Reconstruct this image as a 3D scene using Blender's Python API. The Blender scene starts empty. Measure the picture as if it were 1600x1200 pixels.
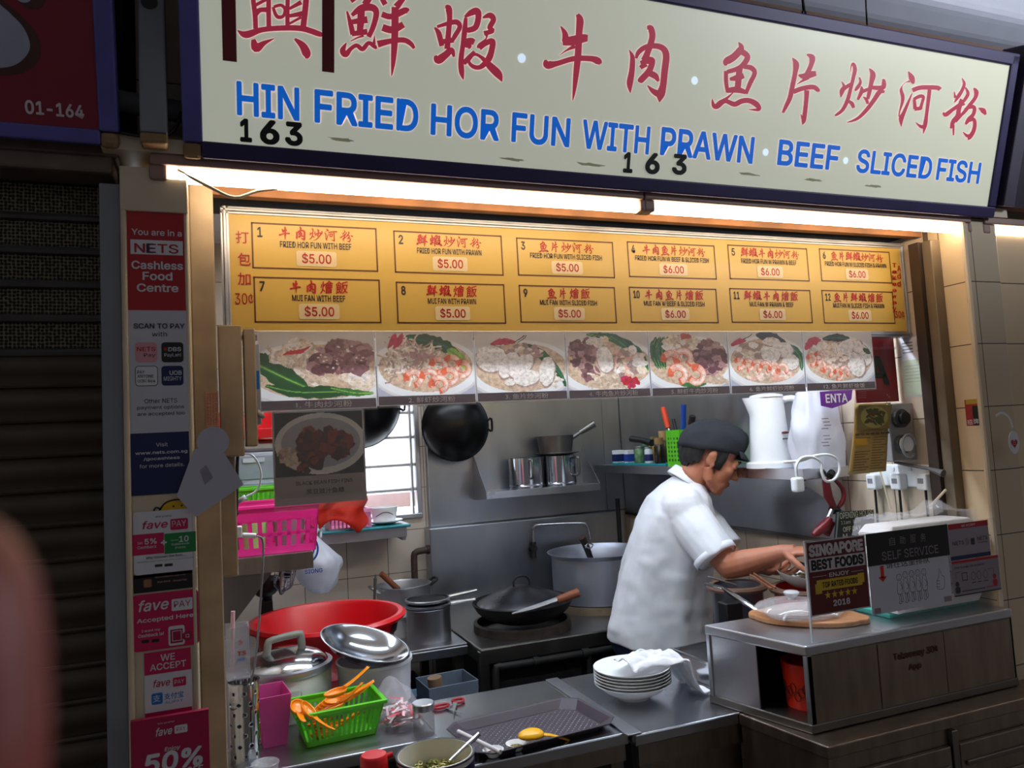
import bpy, math, random
from mathutils import Vector, Matrix, noise
R = random.Random(7)
PI = math.pi
SC = bpy.context.scene
COL = SC.collection

# ------------------------------------------------------------------ camera
FPX, EYE = 1196.0, 1.58
AX = Vector((0.93230267, -0.02443900, 0.36085242))      # world X, Y, Z axes seen in camera space (right, down, forward)
AY = Vector((-0.35747675, 0.08938382, 0.92963482))
AZ = Vector((-0.05497371, -0.99569738, 0.07459640))
CAM = Vector((0, 0, EYE))
RIGHT = Vector((AX.x, AY.x, AZ.x)); DOWN = Vector((AX.y, AY.y, AZ.y)); FWD = Vector((AX.z, AY.z, AZ.z))
cd = bpy.data.cameras.new('camera'); cam = bpy.data.objects.new('camera', cd); COL.objects.link(cam)
m3 = Matrix((RIGHT, -DOWN, -FWD)).transposed()
cam.matrix_world = Matrix.Translation(CAM) @ m3.to_4x4()
cd.sensor_fit = 'HORIZONTAL'; cd.sensor_width = 36.0; cd.lens = FPX * 36 / 1600
cd.clip_start = 0.01
cd.dof.use_dof = True; cd.dof.focus_distance = 2.3; cd.dof.aperture_fstop = 10.5
SC.camera = cam

# ------------------------------------------------------------------ world, lights, exposure
SC.view_settings.view_transform = 'Standard'; SC.view_settings.look = 'None'
SC.view_settings.gamma = 1; SC.view_settings.exposure = 0.0
SC.view_settings.use_curve_mapping = False
w = bpy.data.worlds.new('world'); SC.world = w; w.use_nodes = True
nt = w.node_tree; nt.nodes.clear()
o = nt.nodes.new('ShaderNodeOutputWorld'); bg = nt.nodes.new('ShaderNodeBackground')
tc = nt.nodes.new('ShaderNodeTexCoord'); sp = nt.nodes.new('ShaderNodeSeparateXYZ'); rp = nt.nodes.new('ShaderNodeValToRGB')
nt.links.new(tc.outputs['Generated'], sp.inputs[0]); nt.links.new(sp.outputs['Y'], rp.inputs[0])
# open daylight behind the stalls, the dim hall on the customers' side
rp.color_ramp.elements[0].position = 0.02; rp.color_ramp.elements[0].color = (0.092, 0.086, 0.092, 1)
rp.color_ramp.elements[1].position = 0.12; rp.color_ramp.elements[1].color = (6.0, 6.4, 6.8, 1)
nt.links.new(rp.outputs[0], bg.inputs[0]); nt.links.new(bg.outputs[0], o.inputs[0])

def area(name, loc, rot, sx, sy, power, col):
    l = bpy.data.lights.new(name, 'AREA'); l.shape = 'RECTANGLE'; l.size = sx; l.size_y = sy
    l.energy = power; l.color = col
    ob = bpy.data.objects.new(name, l); COL.objects.link(ob); ob.location = loc; ob.rotation_euler = rot
    return ob
area('kitchen_ceiling_light', (1.0, 2.06, 2.46), (0, 0, 0), 1.6, 0.12, 9, (0.74, 0.86, 1.0))
area('kitchen_rear_fill_light', (0.9, 3.0, 2.5), (0, 0, 0), 1.3, 0.12, 13, (0.76, 0.87, 1.0))  # unseen extra lamp, added to brighten the back tiles and steel
area('tube_behind_menu', (1.02, 1.93, 2.03), (math.radians(-14), 0, 0), 1.8, 0.04, 16, (0.78, 0.89, 1.0))
area('window_daylight', (0.62, 3.85, 1.55), (PI / 2, 0, 0), 0.75, 0.6, 8, (0.8, 0.9, 1.0))
lo = area('beam_fill_daylight', (3.4, -0.6, 3.05), (math.radians(90), 0, math.radians(28)), 1.2, 0.3, 9, (0.84, 0.9, 1.0)); lo.data.spread = math.radians(55)  # lamp added near the hall beam, spread narrowed to brighten mainly that
area('hall_daylight', (3.2, -2.2, 2.6), (math.radians(62), 0, math.radians(52)), 1.5, 1.0, 2, (0.8, 0.85, 1.0))

# ------------------------------------------------------------------ materials
def lin(c):
    return tuple(((x / 255 / 12.92) if x <= 10 else ((x / 255 + 0.055) / 1.055) ** 2.4) for x in c)
_M = {}
def mat(name, col, rough=0.5, metal=0.0, var=0.12, scale=14.0, bump=0.0, emit=None, es=1.0, trans=0.0, alpha=1.0, coat=0.0, stretch=None, sub=0.0, transl=0.0):
    if name in _M: return _M[name]
    m = bpy.data.materials.new(name); m.use_nodes = True; _M[name] = m
    n = m.node_tree.nodes; L = m.node_tree.links
    b = n['Principled BSDF']
    c = lin(col)
    tc = n.new('ShaderNodeTexCoord'); mp = n.new('ShaderNodeMapping'); tx = n.new('ShaderNodeTexNoise')
    L.new(tc.outputs['Object'], mp.inputs[0]); L.new(mp.outputs[0], tx.inputs['Vector'])
    if stretch: mp.inputs['Scale'].default_value = stretch
    tx.inputs['Scale'].default_value = scale; tx.inputs['Detail'].default_value = 3
    rp = n.new('ShaderNodeValToRGB')
    rp.color_ramp.elements[0].position = 0.3; rp.color_ramp.elements[1].position = 0.7
    rp.color_ramp.elements[0].color = tuple(x * (1 - var) for x in c) + (1,)
    rp.color_ramp.elements[1].color = tuple(min(1, x * (1 + var * 0.6)) for x in c) + (1,)
    L.new(tx.outputs[0], rp.inputs[0]); L.new(rp.outputs[0], b.inputs['Base Color'])
    b.inputs['Roughness'].default_value = rough; b.inputs['Metallic'].default_value = metal
    if metal > 0.5:
        mr = n.new('ShaderNodeMapRange'); mr.inputs[3].default_value = max(0.05, rough - 0.1); mr.inputs[4].default_value = rough + 0.12
        L.new(tx.outputs[0], mr.inputs[0]); L.new(mr.outputs[0], b.inputs['Roughness'])
    if bump:
        bp = n.new('ShaderNodeBump'); bp.inputs['Strength'].default_value = bump; bp.inputs['Distance'].default_value = 0.004
        L.new(tx.outputs[0], bp.inputs['Height']); L.new(bp.outputs[0], b.inputs['Normal'])
    if emit is not None:
        b.inputs['Emission Color'].default_value = lin(emit) + (1,); b.inputs['Emission Strength'].default_value = es
    b.inputs['Transmission Weight'].default_value = trans
    b.inputs['Coat Weight'].default_value = coat
    if sub: b.inputs['Subsurface Weight'].default_value = sub; b.inputs['Subsurface Radius'].default_value = (0.01, 0.004, 0.002)
    out = n['Material Output']
    if transl:
        tl = n.new('ShaderNodeBsdfTranslucent'); mx = n.new('ShaderNodeMixShader'); mx.inputs[0].default_value = transl
        L.new(rp.outputs[0], tl.inputs[0]); L.new(b.outputs[0], mx.inputs[1]); L.new(tl.outputs[0], mx.inputs[2]); L.new(mx.outputs[0], out.inputs[0])
    if alpha < 1:
        # thin clear sheet: mostly see-through with a glossy skin
        tr = n.new('ShaderNodeBsdfTransparent'); mx = n.new('ShaderNodeMixShader'); mx.inputs[0].default_value = alpha
        L.new(tr.outputs[0], mx.inputs[1]); L.new(b.outputs[0], mx.inputs[2]); L.new(mx.outputs[0], out.inputs[0])
    return m
def tiles(name, col, axis, size, off=(0, 0), grout=(60, 52, 44), rough=0.35):
    m = bpy.data.materials.new(name); m.use_nodes = True; _M[name] = m
    n = m.node_tree.nodes; L = m.node_tree.links; b = n['Principled BSDF']
    tc = n.new('ShaderNodeTexCoord'); s = n.new('ShaderNodeSeparateXYZ'); cb = n.new('ShaderNodeCombineXYZ'); mp = n.new('ShaderNodeMapping')
    br = n.new('ShaderNodeTexBrick')
    L.new(tc.outputs['Object'], s.inputs[0]); L.new(s.outputs[axis], cb.inputs[0]); L.new(s.outputs[2], cb.inputs[1])
    L.new(cb.outputs[0], mp.inputs[0]); mp.inputs['Location'].default_value = (off[0], off[1], 0); L.new(mp.outputs[0], br.inputs['Vector'])
    br.offset = 0; br.inputs['Scale'].default_value = 1; br.inputs['Mortar Size'].default_value = 0.0015
    br.inputs['Brick Width'].default_value = size[0]; br.inputs['Row Height'].default_value = size[1]
    c = lin(col); br.inputs['Color1'].default_value = c + (1,); br.inputs['Color2'].default_value = tuple(x * 0.93 for x in c) + (1,)
    br.inputs['Mortar'].default_value = lin(grout) + (1,)
    L.new(br.outputs['Color'], b.inputs['Base Color']); b.inputs['Roughness'].default_value = rough
    return m

steel = mat('brushed_steel', (186, 188, 194), 0.30, 1.0, 0.06, 5)
worktop = mat('worktop_steel', (190, 193, 200), 0.22, 1.0, 0.06, 5)
steel_wall = mat('steel_wall_sheet', (168, 172, 180), 0.34, 1.0, 0.12, 4, stretch=(2, 2, 1))
steel_dark = mat('worn_steel', (128, 124, 120), 0.36, 1.0, 0.14, 6)
steel_warm = mat('cabinet_steel', (150, 136, 124), 0.36, 1.0, 0.2, 5, stretch=(6, 6, 1))
chrome = mat('polished_steel', (205, 207, 212), 0.12, 1.0, 0.05, 10)
alu = mat('aluminium', (185, 186, 192), 0.42, 1.0, 0.12, 18)
iron = mat('black_wok_iron', (20, 19, 20), 0.32, 0.6, 0.3, 12)
soot = mat('sooty_iron', (24, 21, 20), 0.7, 0.2, 0.4, 20, bump=0.4)
cream = mat('cream_paint', (206, 190, 166), 0.5, 0, 0.12, 5)
creamd = mat('soiled_cream_paint', (170, 150, 124), 0.6, 0, 0.28, 9)
greyp = mat('grey_paint', (128, 130, 138), 0.5, 0, 0.10, 8)
white = mat('white_plastic', (228, 230, 234), 0.35, 0, 0.04)
whitep = mat('white_paper', (222, 220, 224), 0.6, 0, 0.04)
melamine = mat('white_melamine', (232, 233, 234), 0.22, 0, 0.03)
black = mat('black_plastic', (16, 16, 18), 0.45, 0, 0.2)
blackp = mat('black_print', (12, 11, 13), 0.6, 0, 0.1)
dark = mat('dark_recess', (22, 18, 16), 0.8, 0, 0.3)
redp = mat('red_plastic', (205, 16, 26), 0.3, 0, 0.08)
pinkp = mat('pink_plastic', (226, 40, 134), 0.35, 0, 0.08)
greenp = mat('green_plastic', (88, 190, 30), 0.35, 0, 0.08)
tealp = mat('teal_plastic', (18, 128, 136), 0.35, 0, 0.08)
orangep = mat('orange_plastic', (250, 142, 8), 0.3, 0, 0.06)
woodm = mat('brown_wood', (120, 62, 30), 0.5, 0, 0.3, 8, stretch=(1, 8, 1))
glass = mat('clear_acrylic', (235, 240, 245), 0.08, 0, 0.02, alpha=0.07)
film = mat('clear_film', (232, 230, 236), 0.18, 0, 0.1, alpha=0.18, bump=0.25, scale=18)
bagm = mat('white_carrier_bag', (225, 226, 236), 0.35, 0, 0.05, 20, transl=0.35, bump=0.25)

# ------------------------------------------------------------------ measuring on planes of the place
def ray(px, py):
    d = Vector((px - 800, py - 600, FPX)); return Vector((d.dot(AX), d.dot(AY), d.dot(AZ)))
def WY(px, py, Y): d = ray(px, py); return CAM + d * (Y / d.y)
def WX(px, py, X): d = ray(px, py); return CAM + d * (X / d.x)
def WZ(px, py, Z): d = ray(px, py); return CAM + d * ((Z - EYE) / d.z)

class Fr:
    """a flat face in the place: origin, in-face right and up, normal towards the customer"""
    def __init__(s, O, U=(1, 0, 0), V=(0, 0, 1)):
        s.O = Vector(O); s.U = Vector(U).normalized(); s.V = Vector(V).normalized(); s.N = s.U.cross(s.V).normalized()
    def p(s, u, v, h=0.0): return s.O + s.U * u + s.V * v + s.N * h
    def uv(s, px, py):
        d = ray(px, py); t = (s.O - CAM).dot(s.N) / d.dot(s.N); q = CAM + d * t - s.O
        return (q.dot(s.U), q.dot(s.V))

# ------------------------------------------------------------------ text and brush writing
_T = {}
try:
    FONT = bpy.data.fonts.load(bpy.utils.system_resource('DATAFILES', path='fonts') + '/Inter.woff2')
except Exception:
    FONT = None
def glyphs(s, wgt):
    k = (s, wgt)
    if k in _T: return _T[k]
    c = bpy.data.curves.new('t', 'FONT'); c.body = s; c.resolution_u = 3; c.fill_mode = 'FRONT'
    if FONT and all(ord(q) < 256 for q in s): c.font = FONT
    ob = bpy.data.objects.new('t', c); COL.objects.link(ob)
    dg = bpy.context.evaluated_depsgraph_get(); me = bpy.data.meshes.new_from_object(ob.evaluated_get(dg))
    V = [(v.co.x, v.co.y) for v in me.vertices]; F = [list(p.vertices) for p in me.polygons]
    bpy.data.objects.remove(ob); bpy.data.curves.remove(c); bpy.data.meshes.remove(me)
    x0 = min(v[0] for v in V); x1 = max(v[0] for v in V); y0 = min(v[1] for v in V); y1 = max(v[1] for v in V)
    if wgt:
        # heavier weight: the same letters printed again, nudged all round
        n = len(V); dirs = [(math.cos(a), math.sin(a)) for a in [2 * PI * i / (8 if wgt > 0.018 else 4) + 0.39 for i in range(8 if wgt > 0.018 else 4)]]
        V0, F0 = V, F; V = []; F = []
        for i, (dx, dy) in enumerate(dirs):
            V += [(x + dx * wgt, y + dy * wgt, i) for x, y in V0]; F += [[q + i * n for q in f] for f in F0]
        x0 -= wgt; x1 += wgt; y0 -= wgt; y1 += wgt
    _T[k] = ([((q[0] - x0) / max(1e-6, x1 - x0), (q[1] - y0) / max(1e-6, y1 - y0), q[2] if len(q) > 2 else 0) for q in V], F, (x1 - x0) / max(1e-6, y1 - y0))
    return _T[k]
def catmull(P, n=5):
    out = []
    for i in range(len(P) - 1):
        a = P[max(0, i - 1)]; b = P[i]; c = P[i + 1]; d = P[min(len(P) - 1, i + 2)]
        for k in range(n):
            t = k / n
            out.append(tuple(0.5 * (2 * b[j] + (c[j] - a[j]) * t + (2 * a[j] - 5 * b[j] + 4 * c[j] - d[j]) * t * t + (3 * b[j] - a[j] - 3 * c[j] + d[j]) * t ** 3) for j in range(len(b))))
    out.append(tuple(P[-1])); return out

class B:
    """collects shapes, then links them as ONE mesh object"""
    def __init__(s): s.v = []; s.f = []; s.mi = []; s.k = 0; s.M = None
    def add(s, V, F):
        b = len(s.v)
        for q in V:
            q = Vector(q); s.v.append(s.M @ q if s.M is not None else q)
        for f in F: s.f.append([b + i for i in f]); s.mi.append(s.k)
        return s
    def box(s, x0, x1, y0, y1, z0, z1):
        return s.hexa([(x0, y0, z0), (x1, y0, z0), (x1, y1, z0), (x0, y1, z0), (x0, y0, z1), (x1, y0, z1), (x1, y1, z1), (x0, y1, z1)])
    def hexa(s, P): return s.add(P, [(3, 2, 1, 0), (4, 5, 6, 7), (0, 1, 5, 4), (1, 2, 6, 5), (2, 3, 7, 6), (3, 0, 4, 7)])
    def quad(s, *P): return s.add(P, [tuple(range(len(P)))])
    def prism(s, P, off):
        P = [Vector(p) for p in P]; off = Vector(off); n = len(P)
        return s.add(P + [p + off for p in P], [tuple(range(n))[::-1], tuple(range(n, 2 * n))] + [(i, (i + 1) % n, n + (i + 1) % n, n + i) for i in range(n)])
    def grid(s, fn, nu, nv, cu=False, cv=False):
        V = []; F = []; mu = nu if cu else nu + 1; mv = nv if cv else nv + 1
        for i in range(mu):
            for j in range(mv): V.append(fn(i / nu, j / nv))
        for i in range(nu):
            for j in range(nv):
                a = i * mv + j; b = ((i + 1) % mu) * mv + j; c = ((i + 1) % mu) * mv + (j + 1) % mv; d = i * mv + (j + 1) % mv
                F.append((a, b, c, d))
        return s.add(V, F)
    def tube(s, P, r, seg=8, cap=True, closed=False, sm=0):
        if sm: P = [Vector(q) for q in catmull([tuple(p) for p in P], sm)]
        P = [Vector(p) for p in P]; n = len(P); rr = [r] * n if not isinstance(r, (list, tuple)) else list(r)
        if len(rr) != n: rr = [rr[0] + (rr[-1] - rr[0]) * i / (n - 1) if len(rr) == 2 else rr[min(len(rr) - 1, int(i * (len(rr) - 1) / (n - 1) + 0.5))] for i in range(n)]
        V = []; F = []; up = None
        for i in range(n):
            if closed: t = P[(i + 1) % n] - P[i - 1]
            else: t = P[min(n - 1, i + 1)] - P[max(0, i - 1)]
            if t.length < 1e-9: t = Vector((0, 0, 1))
            t.normalize()
            if up is None:
                up = Vector((0, 0, 1)) if abs(t.z) < 0.9 else Vector((1, 0, 0))
            a = t.cross(up)
            if a.length < 1e-6: a = t.cross(Vector((0.3, 1, 0.2)))
            a.normalize(); up = a.cross(t).normalized()
            for k in range(seg):
                g = 2 * PI * k / seg; V.append(P[i] + (a * math.cos(g) + up * math.sin(g)) * rr[i])
        m = n if closed else n - 1
        for i in range(m):
            for k in range(seg):
                F.append((i * seg + k, i * seg + (k + 1) % seg, ((i + 1) % n) * seg + (k + 1) % seg, ((i + 1) % n) * seg + k))
        if cap and not closed: F += [tuple(range(seg))[::-1], tuple(range((n - 1) * seg, n * seg))]
        return s.add(V, F)
    def lathe(s, prof, seg=32, c=(0, 0, 0), rot=None, sx=1, sy=1):
        c = Vector(c); V = []; F = []; n = len(prof)
        for k in range(seg):
            g = 2 * PI * k / seg
            for r, z in prof:
                q = Vector((math.cos(g) * r * sx, math.sin(g) * r * sy, z))
                V.append((rot @ q if rot else q) + c)
        for k in range(seg):
            for i in range(n - 1):
                F.append((k * n + i, ((k + 1) % seg) * n + i, ((k + 1) % seg) * n + i + 1, k * n + i + 1))
        return s.add(V, F)
    def ell(s, c, r, seg=16, rings=10, rot=None):
        return s.lathe([(math.sin(PI * i / rings) * 1.0, -math.cos(PI * i / rings)) for i in range(rings + 1)], seg, (0, 0, 0)) if False else s._ell(c, r, seg, rings, rot)
    def _ell(s, c, r, seg, rings, rot):
        c = Vector(c); V = []; F = []
        V.append(Vector((0, 0, -r[2])))
        for i in range(1, rings):
            t = PI * i / rings
            for k in range(seg):
                g = 2 * PI * k / seg; V.append(Vector((math.sin(t) * math.cos(g) * r[0], math.sin(t) * math.sin(g) * r[1], -math.cos(t) * r[2])))
        V.append(Vector((0, 0, r[2])))
        V = [(rot @ q if rot else q) + c for q in V]
        for k in range(seg): F.append((0, 1 + (k + 1) % seg, 1 + k))
        for i in range(rings - 2):
            for k in range(seg):
                a = 1 + i * seg + k; b = 1 + i * seg + (k + 1) % seg; F.append((a, b, b + seg, a + seg))
        e = len(V) - 1
        for k in range(seg): F.append((e, 1 + (rings - 2) * seg + k, 1 + (rings - 2) * seg + (k + 1) % seg))
        return s.add(V, F)
    # flat things on a face
    def poly(s, fr, P, h=0.0008): return s.add([fr.p(u, v, h) for u, v in P], [tuple(range(len(P)))])
    def rect(s, fr, u0, u1, v0, v1, h=0.0008): return s.poly(fr, [(u0, v0), (u1, v0), (u1, v1), (u0, v1)], h)
    def slab(s, fr, u0, u1, v0, v1, h0, h1):
        return s.prism([fr.p(u0, v0, h0), fr.p(u1, v0, h0), fr.p(u1, v1, h0), fr.p(u0, v1, h0)], fr.N * (h1 - h0))
    def rrect(s, fr, u0, u1, v0, v1, r, h=0.0008):
        P = []
        for cx, cy, a in ((u1 - r, v1 - r, 0), (u0 + r, v1 - r, 1), (u0 + r, v0 + r, 2), (u1 - r, v0 + r, 3)):
            for k in range(5): g = (a + k / 4) * PI / 2; P.append((cx + r * math.cos(g), cy + r * math.sin(g)))
        return s.poly(fr, P, h)
    def disc(s, fr, u, v, r, h=0.0008, ry=None, n=24):
        ry = r if ry is None else ry
        return s.poly(fr, [(u + r * math.cos(2 * PI * k / n), v + ry * math.sin(2 * PI * k / n)) for k in range(n)], h)
    def prect(s, fr, tl, br, h=0.0008, r=0.0):
        u0, v1 = fr.uv(*tl); u1, v0 = fr.uv(*br)
        return s.rrect(fr, u0, u1, v0, v1, r, h) if r else s.rect(fr, u0, u1, v0, v1, h)
    def border(s, fr, u0, u1, v0, v1, t, h=0.0008):
        return s.rect(fr, u0, u1, v0, v0 + t, h).rect(fr, u0, u1, v1 - t, v1, h).rect(fr, u0, u0 + t, v0, v1, h).rect(fr, u1 - t, u1, v0, v1, h)
    def text(s, fr, t, u0, u1, v0, v1, h=0.0012, wgt=0.0, slant=0.0, rise=0.0):
        V, F, _ = glyphs(t, wgt)
        return s.add([fr.p(u0 + (u1 - u0) * x + slant * y * (v1 - v0), v0 + (v1 - v0) * y + rise * x * (u1 - u0), h + k * 3e-5) for x, y, k in V], F)
    def ptext(s, fr, t, a, b, hpx, h=0.0012, wgt=0.0, **k):
        """text whose baseline runs from photo point a to b on that face, cap height hpx"""
        u0, va = fr.uv(*a); u1, vb = fr.uv(*b); v1 = fr.uv(a[0], a[1] - hpx)[1]
        v0 = (va + vb) / 2
        return s.text(fr, t, u0, u1, v0, v0 + (v1 - va), h, wgt, **k)
    def brush(s, strokes, to):
        """ink strokes (x, y, width) swept as ribbons; to() sends ink coordinates to the place"""
        for si, st in enumerate(strokes):
            P = catmull(st, 5); L = []; Rr = []
            for i, q in enumerate(P):
                a = P[max(0, i - 1)]; b = P[min(len(P) - 1, i + 1)]
                dx, dy = b[0] - a[0], b[1] - a[1]; l = math.hypot(dx, dy) or 1; wd = max(2, q[2]) / 2
                L.append((q[0] - dy / l * wd, q[1] + dx / l * wd)); Rr.append((q[0] + dy / l * wd, q[1] - dx / l * wd))
            n = len(P); s.add([to(x[0], x[1], si * 3e-5) for x in L + Rr], [(i, i + 1, n + i + 1, n + i) for i in range(n - 1)])
        return s
    def blob(s, fr, u, v, ru, rv, h=0.001, n=14, jag=0.18, rot=0.0, rnd=R):
        P = []
        for k in range(n):
            g = 2 * PI * k / n; q = 1 + rnd.uniform(-jag, jag); x = ru * q * math.cos(g); y = rv * q * math.sin(g)
            P.append((u + x * math.cos(rot) - y * math.sin(rot), v + x * math.sin(rot) + y * math.cos(rot)))
        return s.poly(fr, P, h)
    def strip(s, fr, P, wd, h=0.001, sm=4):
        P = catmull([(p[0], p[1]) for p in P], sm); n = len(P); L = []; Q = []
        for i, q in enumerate(P):
            a = P[max(0, i - 1)]; b = P[min(n - 1, i + 1)]; dx, dy = b[0] - a[0], b[1] - a[1]; l = math.hypot(dx, dy) or 1
            L.append(fr.p(q[0] - dy / l * wd / 2, q[1] + dx / l * wd / 2, h)); Q.append(fr.p(q[0] + dy / l * wd / 2, q[1] - dx / l * wd / 2, h))
        return s.add(L + Q, [(i, i + 1, n + i + 1, n + i) for i in range(n - 1)])
    def build(s, name, mats, parent=None, smooth=None, bevel=0, bseg=2, sub=0, solid=0, kind=None, label=None, local=False, wn=False):
        me = bpy.data.meshes.new(name)
        V = s.v
        if parent is not None and not local:
            r = parent
            while r.parent: r = r.parent
            I = r.matrix_basis.inverted(); V = [I @ q for q in V]
        me.from_pydata([tuple(q) for q in V], [], s.f); me.validate(); me.update()
        if not isinstance(mats, (list, tuple)): mats = [mats]
        for q in mats: me.materials.append(q)
        if len(mats) > 1 and len(me.polygons) == len(s.mi): me.polygons.foreach_set('material_index', s.mi)
        ob = bpy.data.objects.new(name, me); COL.objects.link(ob)
        if parent is not None: ob.parent = parent
        if smooth:
            me.polygons.foreach_set('use_smooth', [True] * len(me.polygons))
            if smooth is not True: me.set_sharp_from_angle(angle=math.radians(smooth))
        if solid: md = ob.modifiers.new('thick', 'SOLIDIFY'); md.thickness = solid; md.offset = 0
        if bevel:
            md = ob.modifiers.new('bevel', 'BEVEL'); md.width = bevel; md.segments = bseg; md.limit_method = 'ANGLE'
        if sub: md = ob.modifiers.new('sub', 'SUBSURF'); md.levels = sub; md.render_levels = sub
        if kind: ob['kind'] = kind
        if label: ob['label'] = label
        return ob
def tag(o, label, cat, group=None, kind=None):
    o['label'] = label; o['category'] = cat
    if group: o['group'] = group
    if kind: o['kind'] = kind
    return o
def T(name, label, cat, loc=(0, 0, 0), rz=0.0, group=None):
    o = bpy.data.objects.new(name, None); COL.objects.link(o); o.empty_display_size = 0.03
    o.location = loc; o.rotation_euler = (0, 0, rz)
    o.matrix_basis = Matrix.Translation(Vector(loc)) @ Matrix.Rotation(rz, 4, 'Z')
    return tag(o, label, cat, group)
def S(name, b, m, **k): return b.build(name, m, kind='structure', **k)
def dup(root, loc, rz=0.0, label=None, group=None):
    r = root.copy(); COL.objects.link(r); r.matrix_basis = Matrix.Translation(Vector(loc)) @ Matrix.Rotation(rz, 4, 'Z')
    if label: r['label'] = label
    if group: r['group'] = group
    for ch in list(root.children):
        c = ch.copy(); COL.objects.link(c); c.parent = r
        for g in ch.children: d = g.copy(); COL.objects.link(d); d.parent = c
    return r
def rotm(ax, deg): return Matrix.Rotation(math.radians(deg), 3, ax)
def cup(r0, r1, h, t=0.002, z=0.0, flare=0.0):
    """profile of an open vessel: outside up, rim, inside down"""
    return [(0.0001, z), (r0, z), (r0 + (r1 - r0) * 0.5, z + h * 0.5), (r1, z + h - flare), (r1 + flare, z + h), (r1 + flare - t, z + h + t * 0.3), (r1 - t, z + h - flare - t), (r0 + (r1 - r0) * 0.5 - t, z + h * 0.5), (r0 - t, z + t * 1.5), (0.0001, z + t * 1.5)]
# ================================================================== the setting
tile_x = tiles('cream_wall_tiles', (196, 182, 168), 0, (0.195, 0.20), (0.03, 0.02))
tile_y = tiles('cream_side_wall_tiles', (198, 180, 160), 1, (0.195, 0.20), (0.05, 0.02))
pil_t = tiles('pillar_tiles', (205, 184, 156), 0, (0.30, 0.185), (0.0, 0.06), rough=0.3)
pil_ty = tiles('pillar_side_tiles', (214, 190, 156), 1, (0.30, 0.185), (0.13, 0.06), rough=0.3)
floorm = mat('floor_tiles', (92, 84, 78), 0.4, 0, 0.2, 4)
XW, YB = 2.05, 3.70
S('floor', B().box(-4, 6, -5, 5.2, -0.05, 0), floorm)
S('ceiling', B().box(-4, 6, -5, 1.9, 3.25, 3.3), mat('hall_ceiling_paint', (150, 152, 150), 0.7))
S('ceiling', B().box(-0.14, XW + 0.1, 1.80, YB + 0.1, 2.56, 2.60), white)
wx0, wx1, wz0, wz1 = 0.44, 0.928, 1.235, 1.86
b = B()
for a in ((-0.14, wx0, 0, 2.6), (wx1, XW + 0.1, 0, 2.6), (wx0, wx1, 0, wz0), (wx0, wx1, wz1, 2.6)): b.box(a[0], a[1], YB, YB + 0.1, a[2], a[3])
S('wall_back', b, tile_x)
S('wall_left', B().box(-0.14, -0.02, 1.72, YB, 0, 2.6), tile_y)
S('wall_right', B().box(XW, XW + 0.1, 1.705, YB, 0, 2.6), tile_y)
# window: steel louvre frame, bright panes, a brown wall beyond at the bottom
b = B(); t = 0.022
b.box(wx0, wx0 + t, YB - 0.01, YB + 0.04, wz0, wz1).box(wx1 - t, wx1, YB - 0.01, YB + 0.04, wz0, wz1).box(wx0, wx1, YB - 0.01, YB + 0.04, wz1 - t, wz1).box(wx0, wx1, YB - 0.015, YB + 0.04, wz0, wz0 + t)
b.box(wx1 - 0.05, wx1 - 0.038, YB - 0.01, YB + 0.03, wz0, wz1)
for z in (1.375, 1.495, 1.63, 1.75): b.box(wx0 + t, wx1 - t, YB, YB + 0.03, z - 0.007, z + 0.007)
S('window_1', b, alu, bevel=0.003)
gm = mat('frosted_window_glass', (250, 252, 255), 0.3, 0, 0.02, transl=0.85)
S('window_1_pane', B().box(wx0 + t, wx1 - t, YB + 0.012, YB + 0.016, 1.36, wz1 - t), gm)
S('trim_1', B().box(0.3, 1.1, 4.1, 4.2, 1.26, 1.40), mat('brown_outside_ledge', (120, 98, 98), 0.7))
# left pillar, jamb, neighbour's shutter
b = B().box(-0.162, -0.043, 1.60, 1.74, 0, 2.147)
S('trim_2', b, cream, bevel=0.004)
S('trim_3', B().box(-0.162, -0.043, 1.592, 1.60, 2.06, 2.147).tube([(-0.047, 1.602, 0), (-0.047, 1.602, 2.14)], 0.0055).tube([(-0.157, 1.598, 0), (-0.157, 1.598, 2.14)], 0.006), cream, bevel=0.003, smooth=40)
S('trim_4', B().box(-0.043, 0.004, 1.69, 1.74, 0, 2.175), creamd, bevel=0.003)
S('trim_5', B().box(0.006, 0.054, 1.72, 1.80, 1.58, 1.86).box(0.058, 0.082, 1.73, 1.82, 1.60, 1.855), creamd, bevel=0.003)
S('trim_6', B().box(0.002, 0.035, 1.74, 1.80, 1.33, 1.585), creamd, bevel=0.003)
# right pillar
S('trim_7', B().box(2.072, 2.207, 1.585, 1.597, 0, 2.165), pil_t, bevel=0.003)
S('trim_8', B().box(2.070, 2.40, 1.596, 1.74, 0, 2.165), pil_ty)
S('trim_9', B().tube([(2.0735, 1.5885, 0), (2.0735, 1.5885, 2.16)], 0.008), cream, smooth=40)
S('trim_10', B().box(2.018, 2.05, 1.70, 1.735, 0, 2.12), mat('brown_door_channel', (74, 62, 56), 0.4, 0.5))
S('trim_11', B().box(2.031, 2.070, 1.665, 1.699, 0, 2.12), mat('olive_door_channel', (122, 108, 90), 0.45, 0.3), bevel=0.003)
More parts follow.
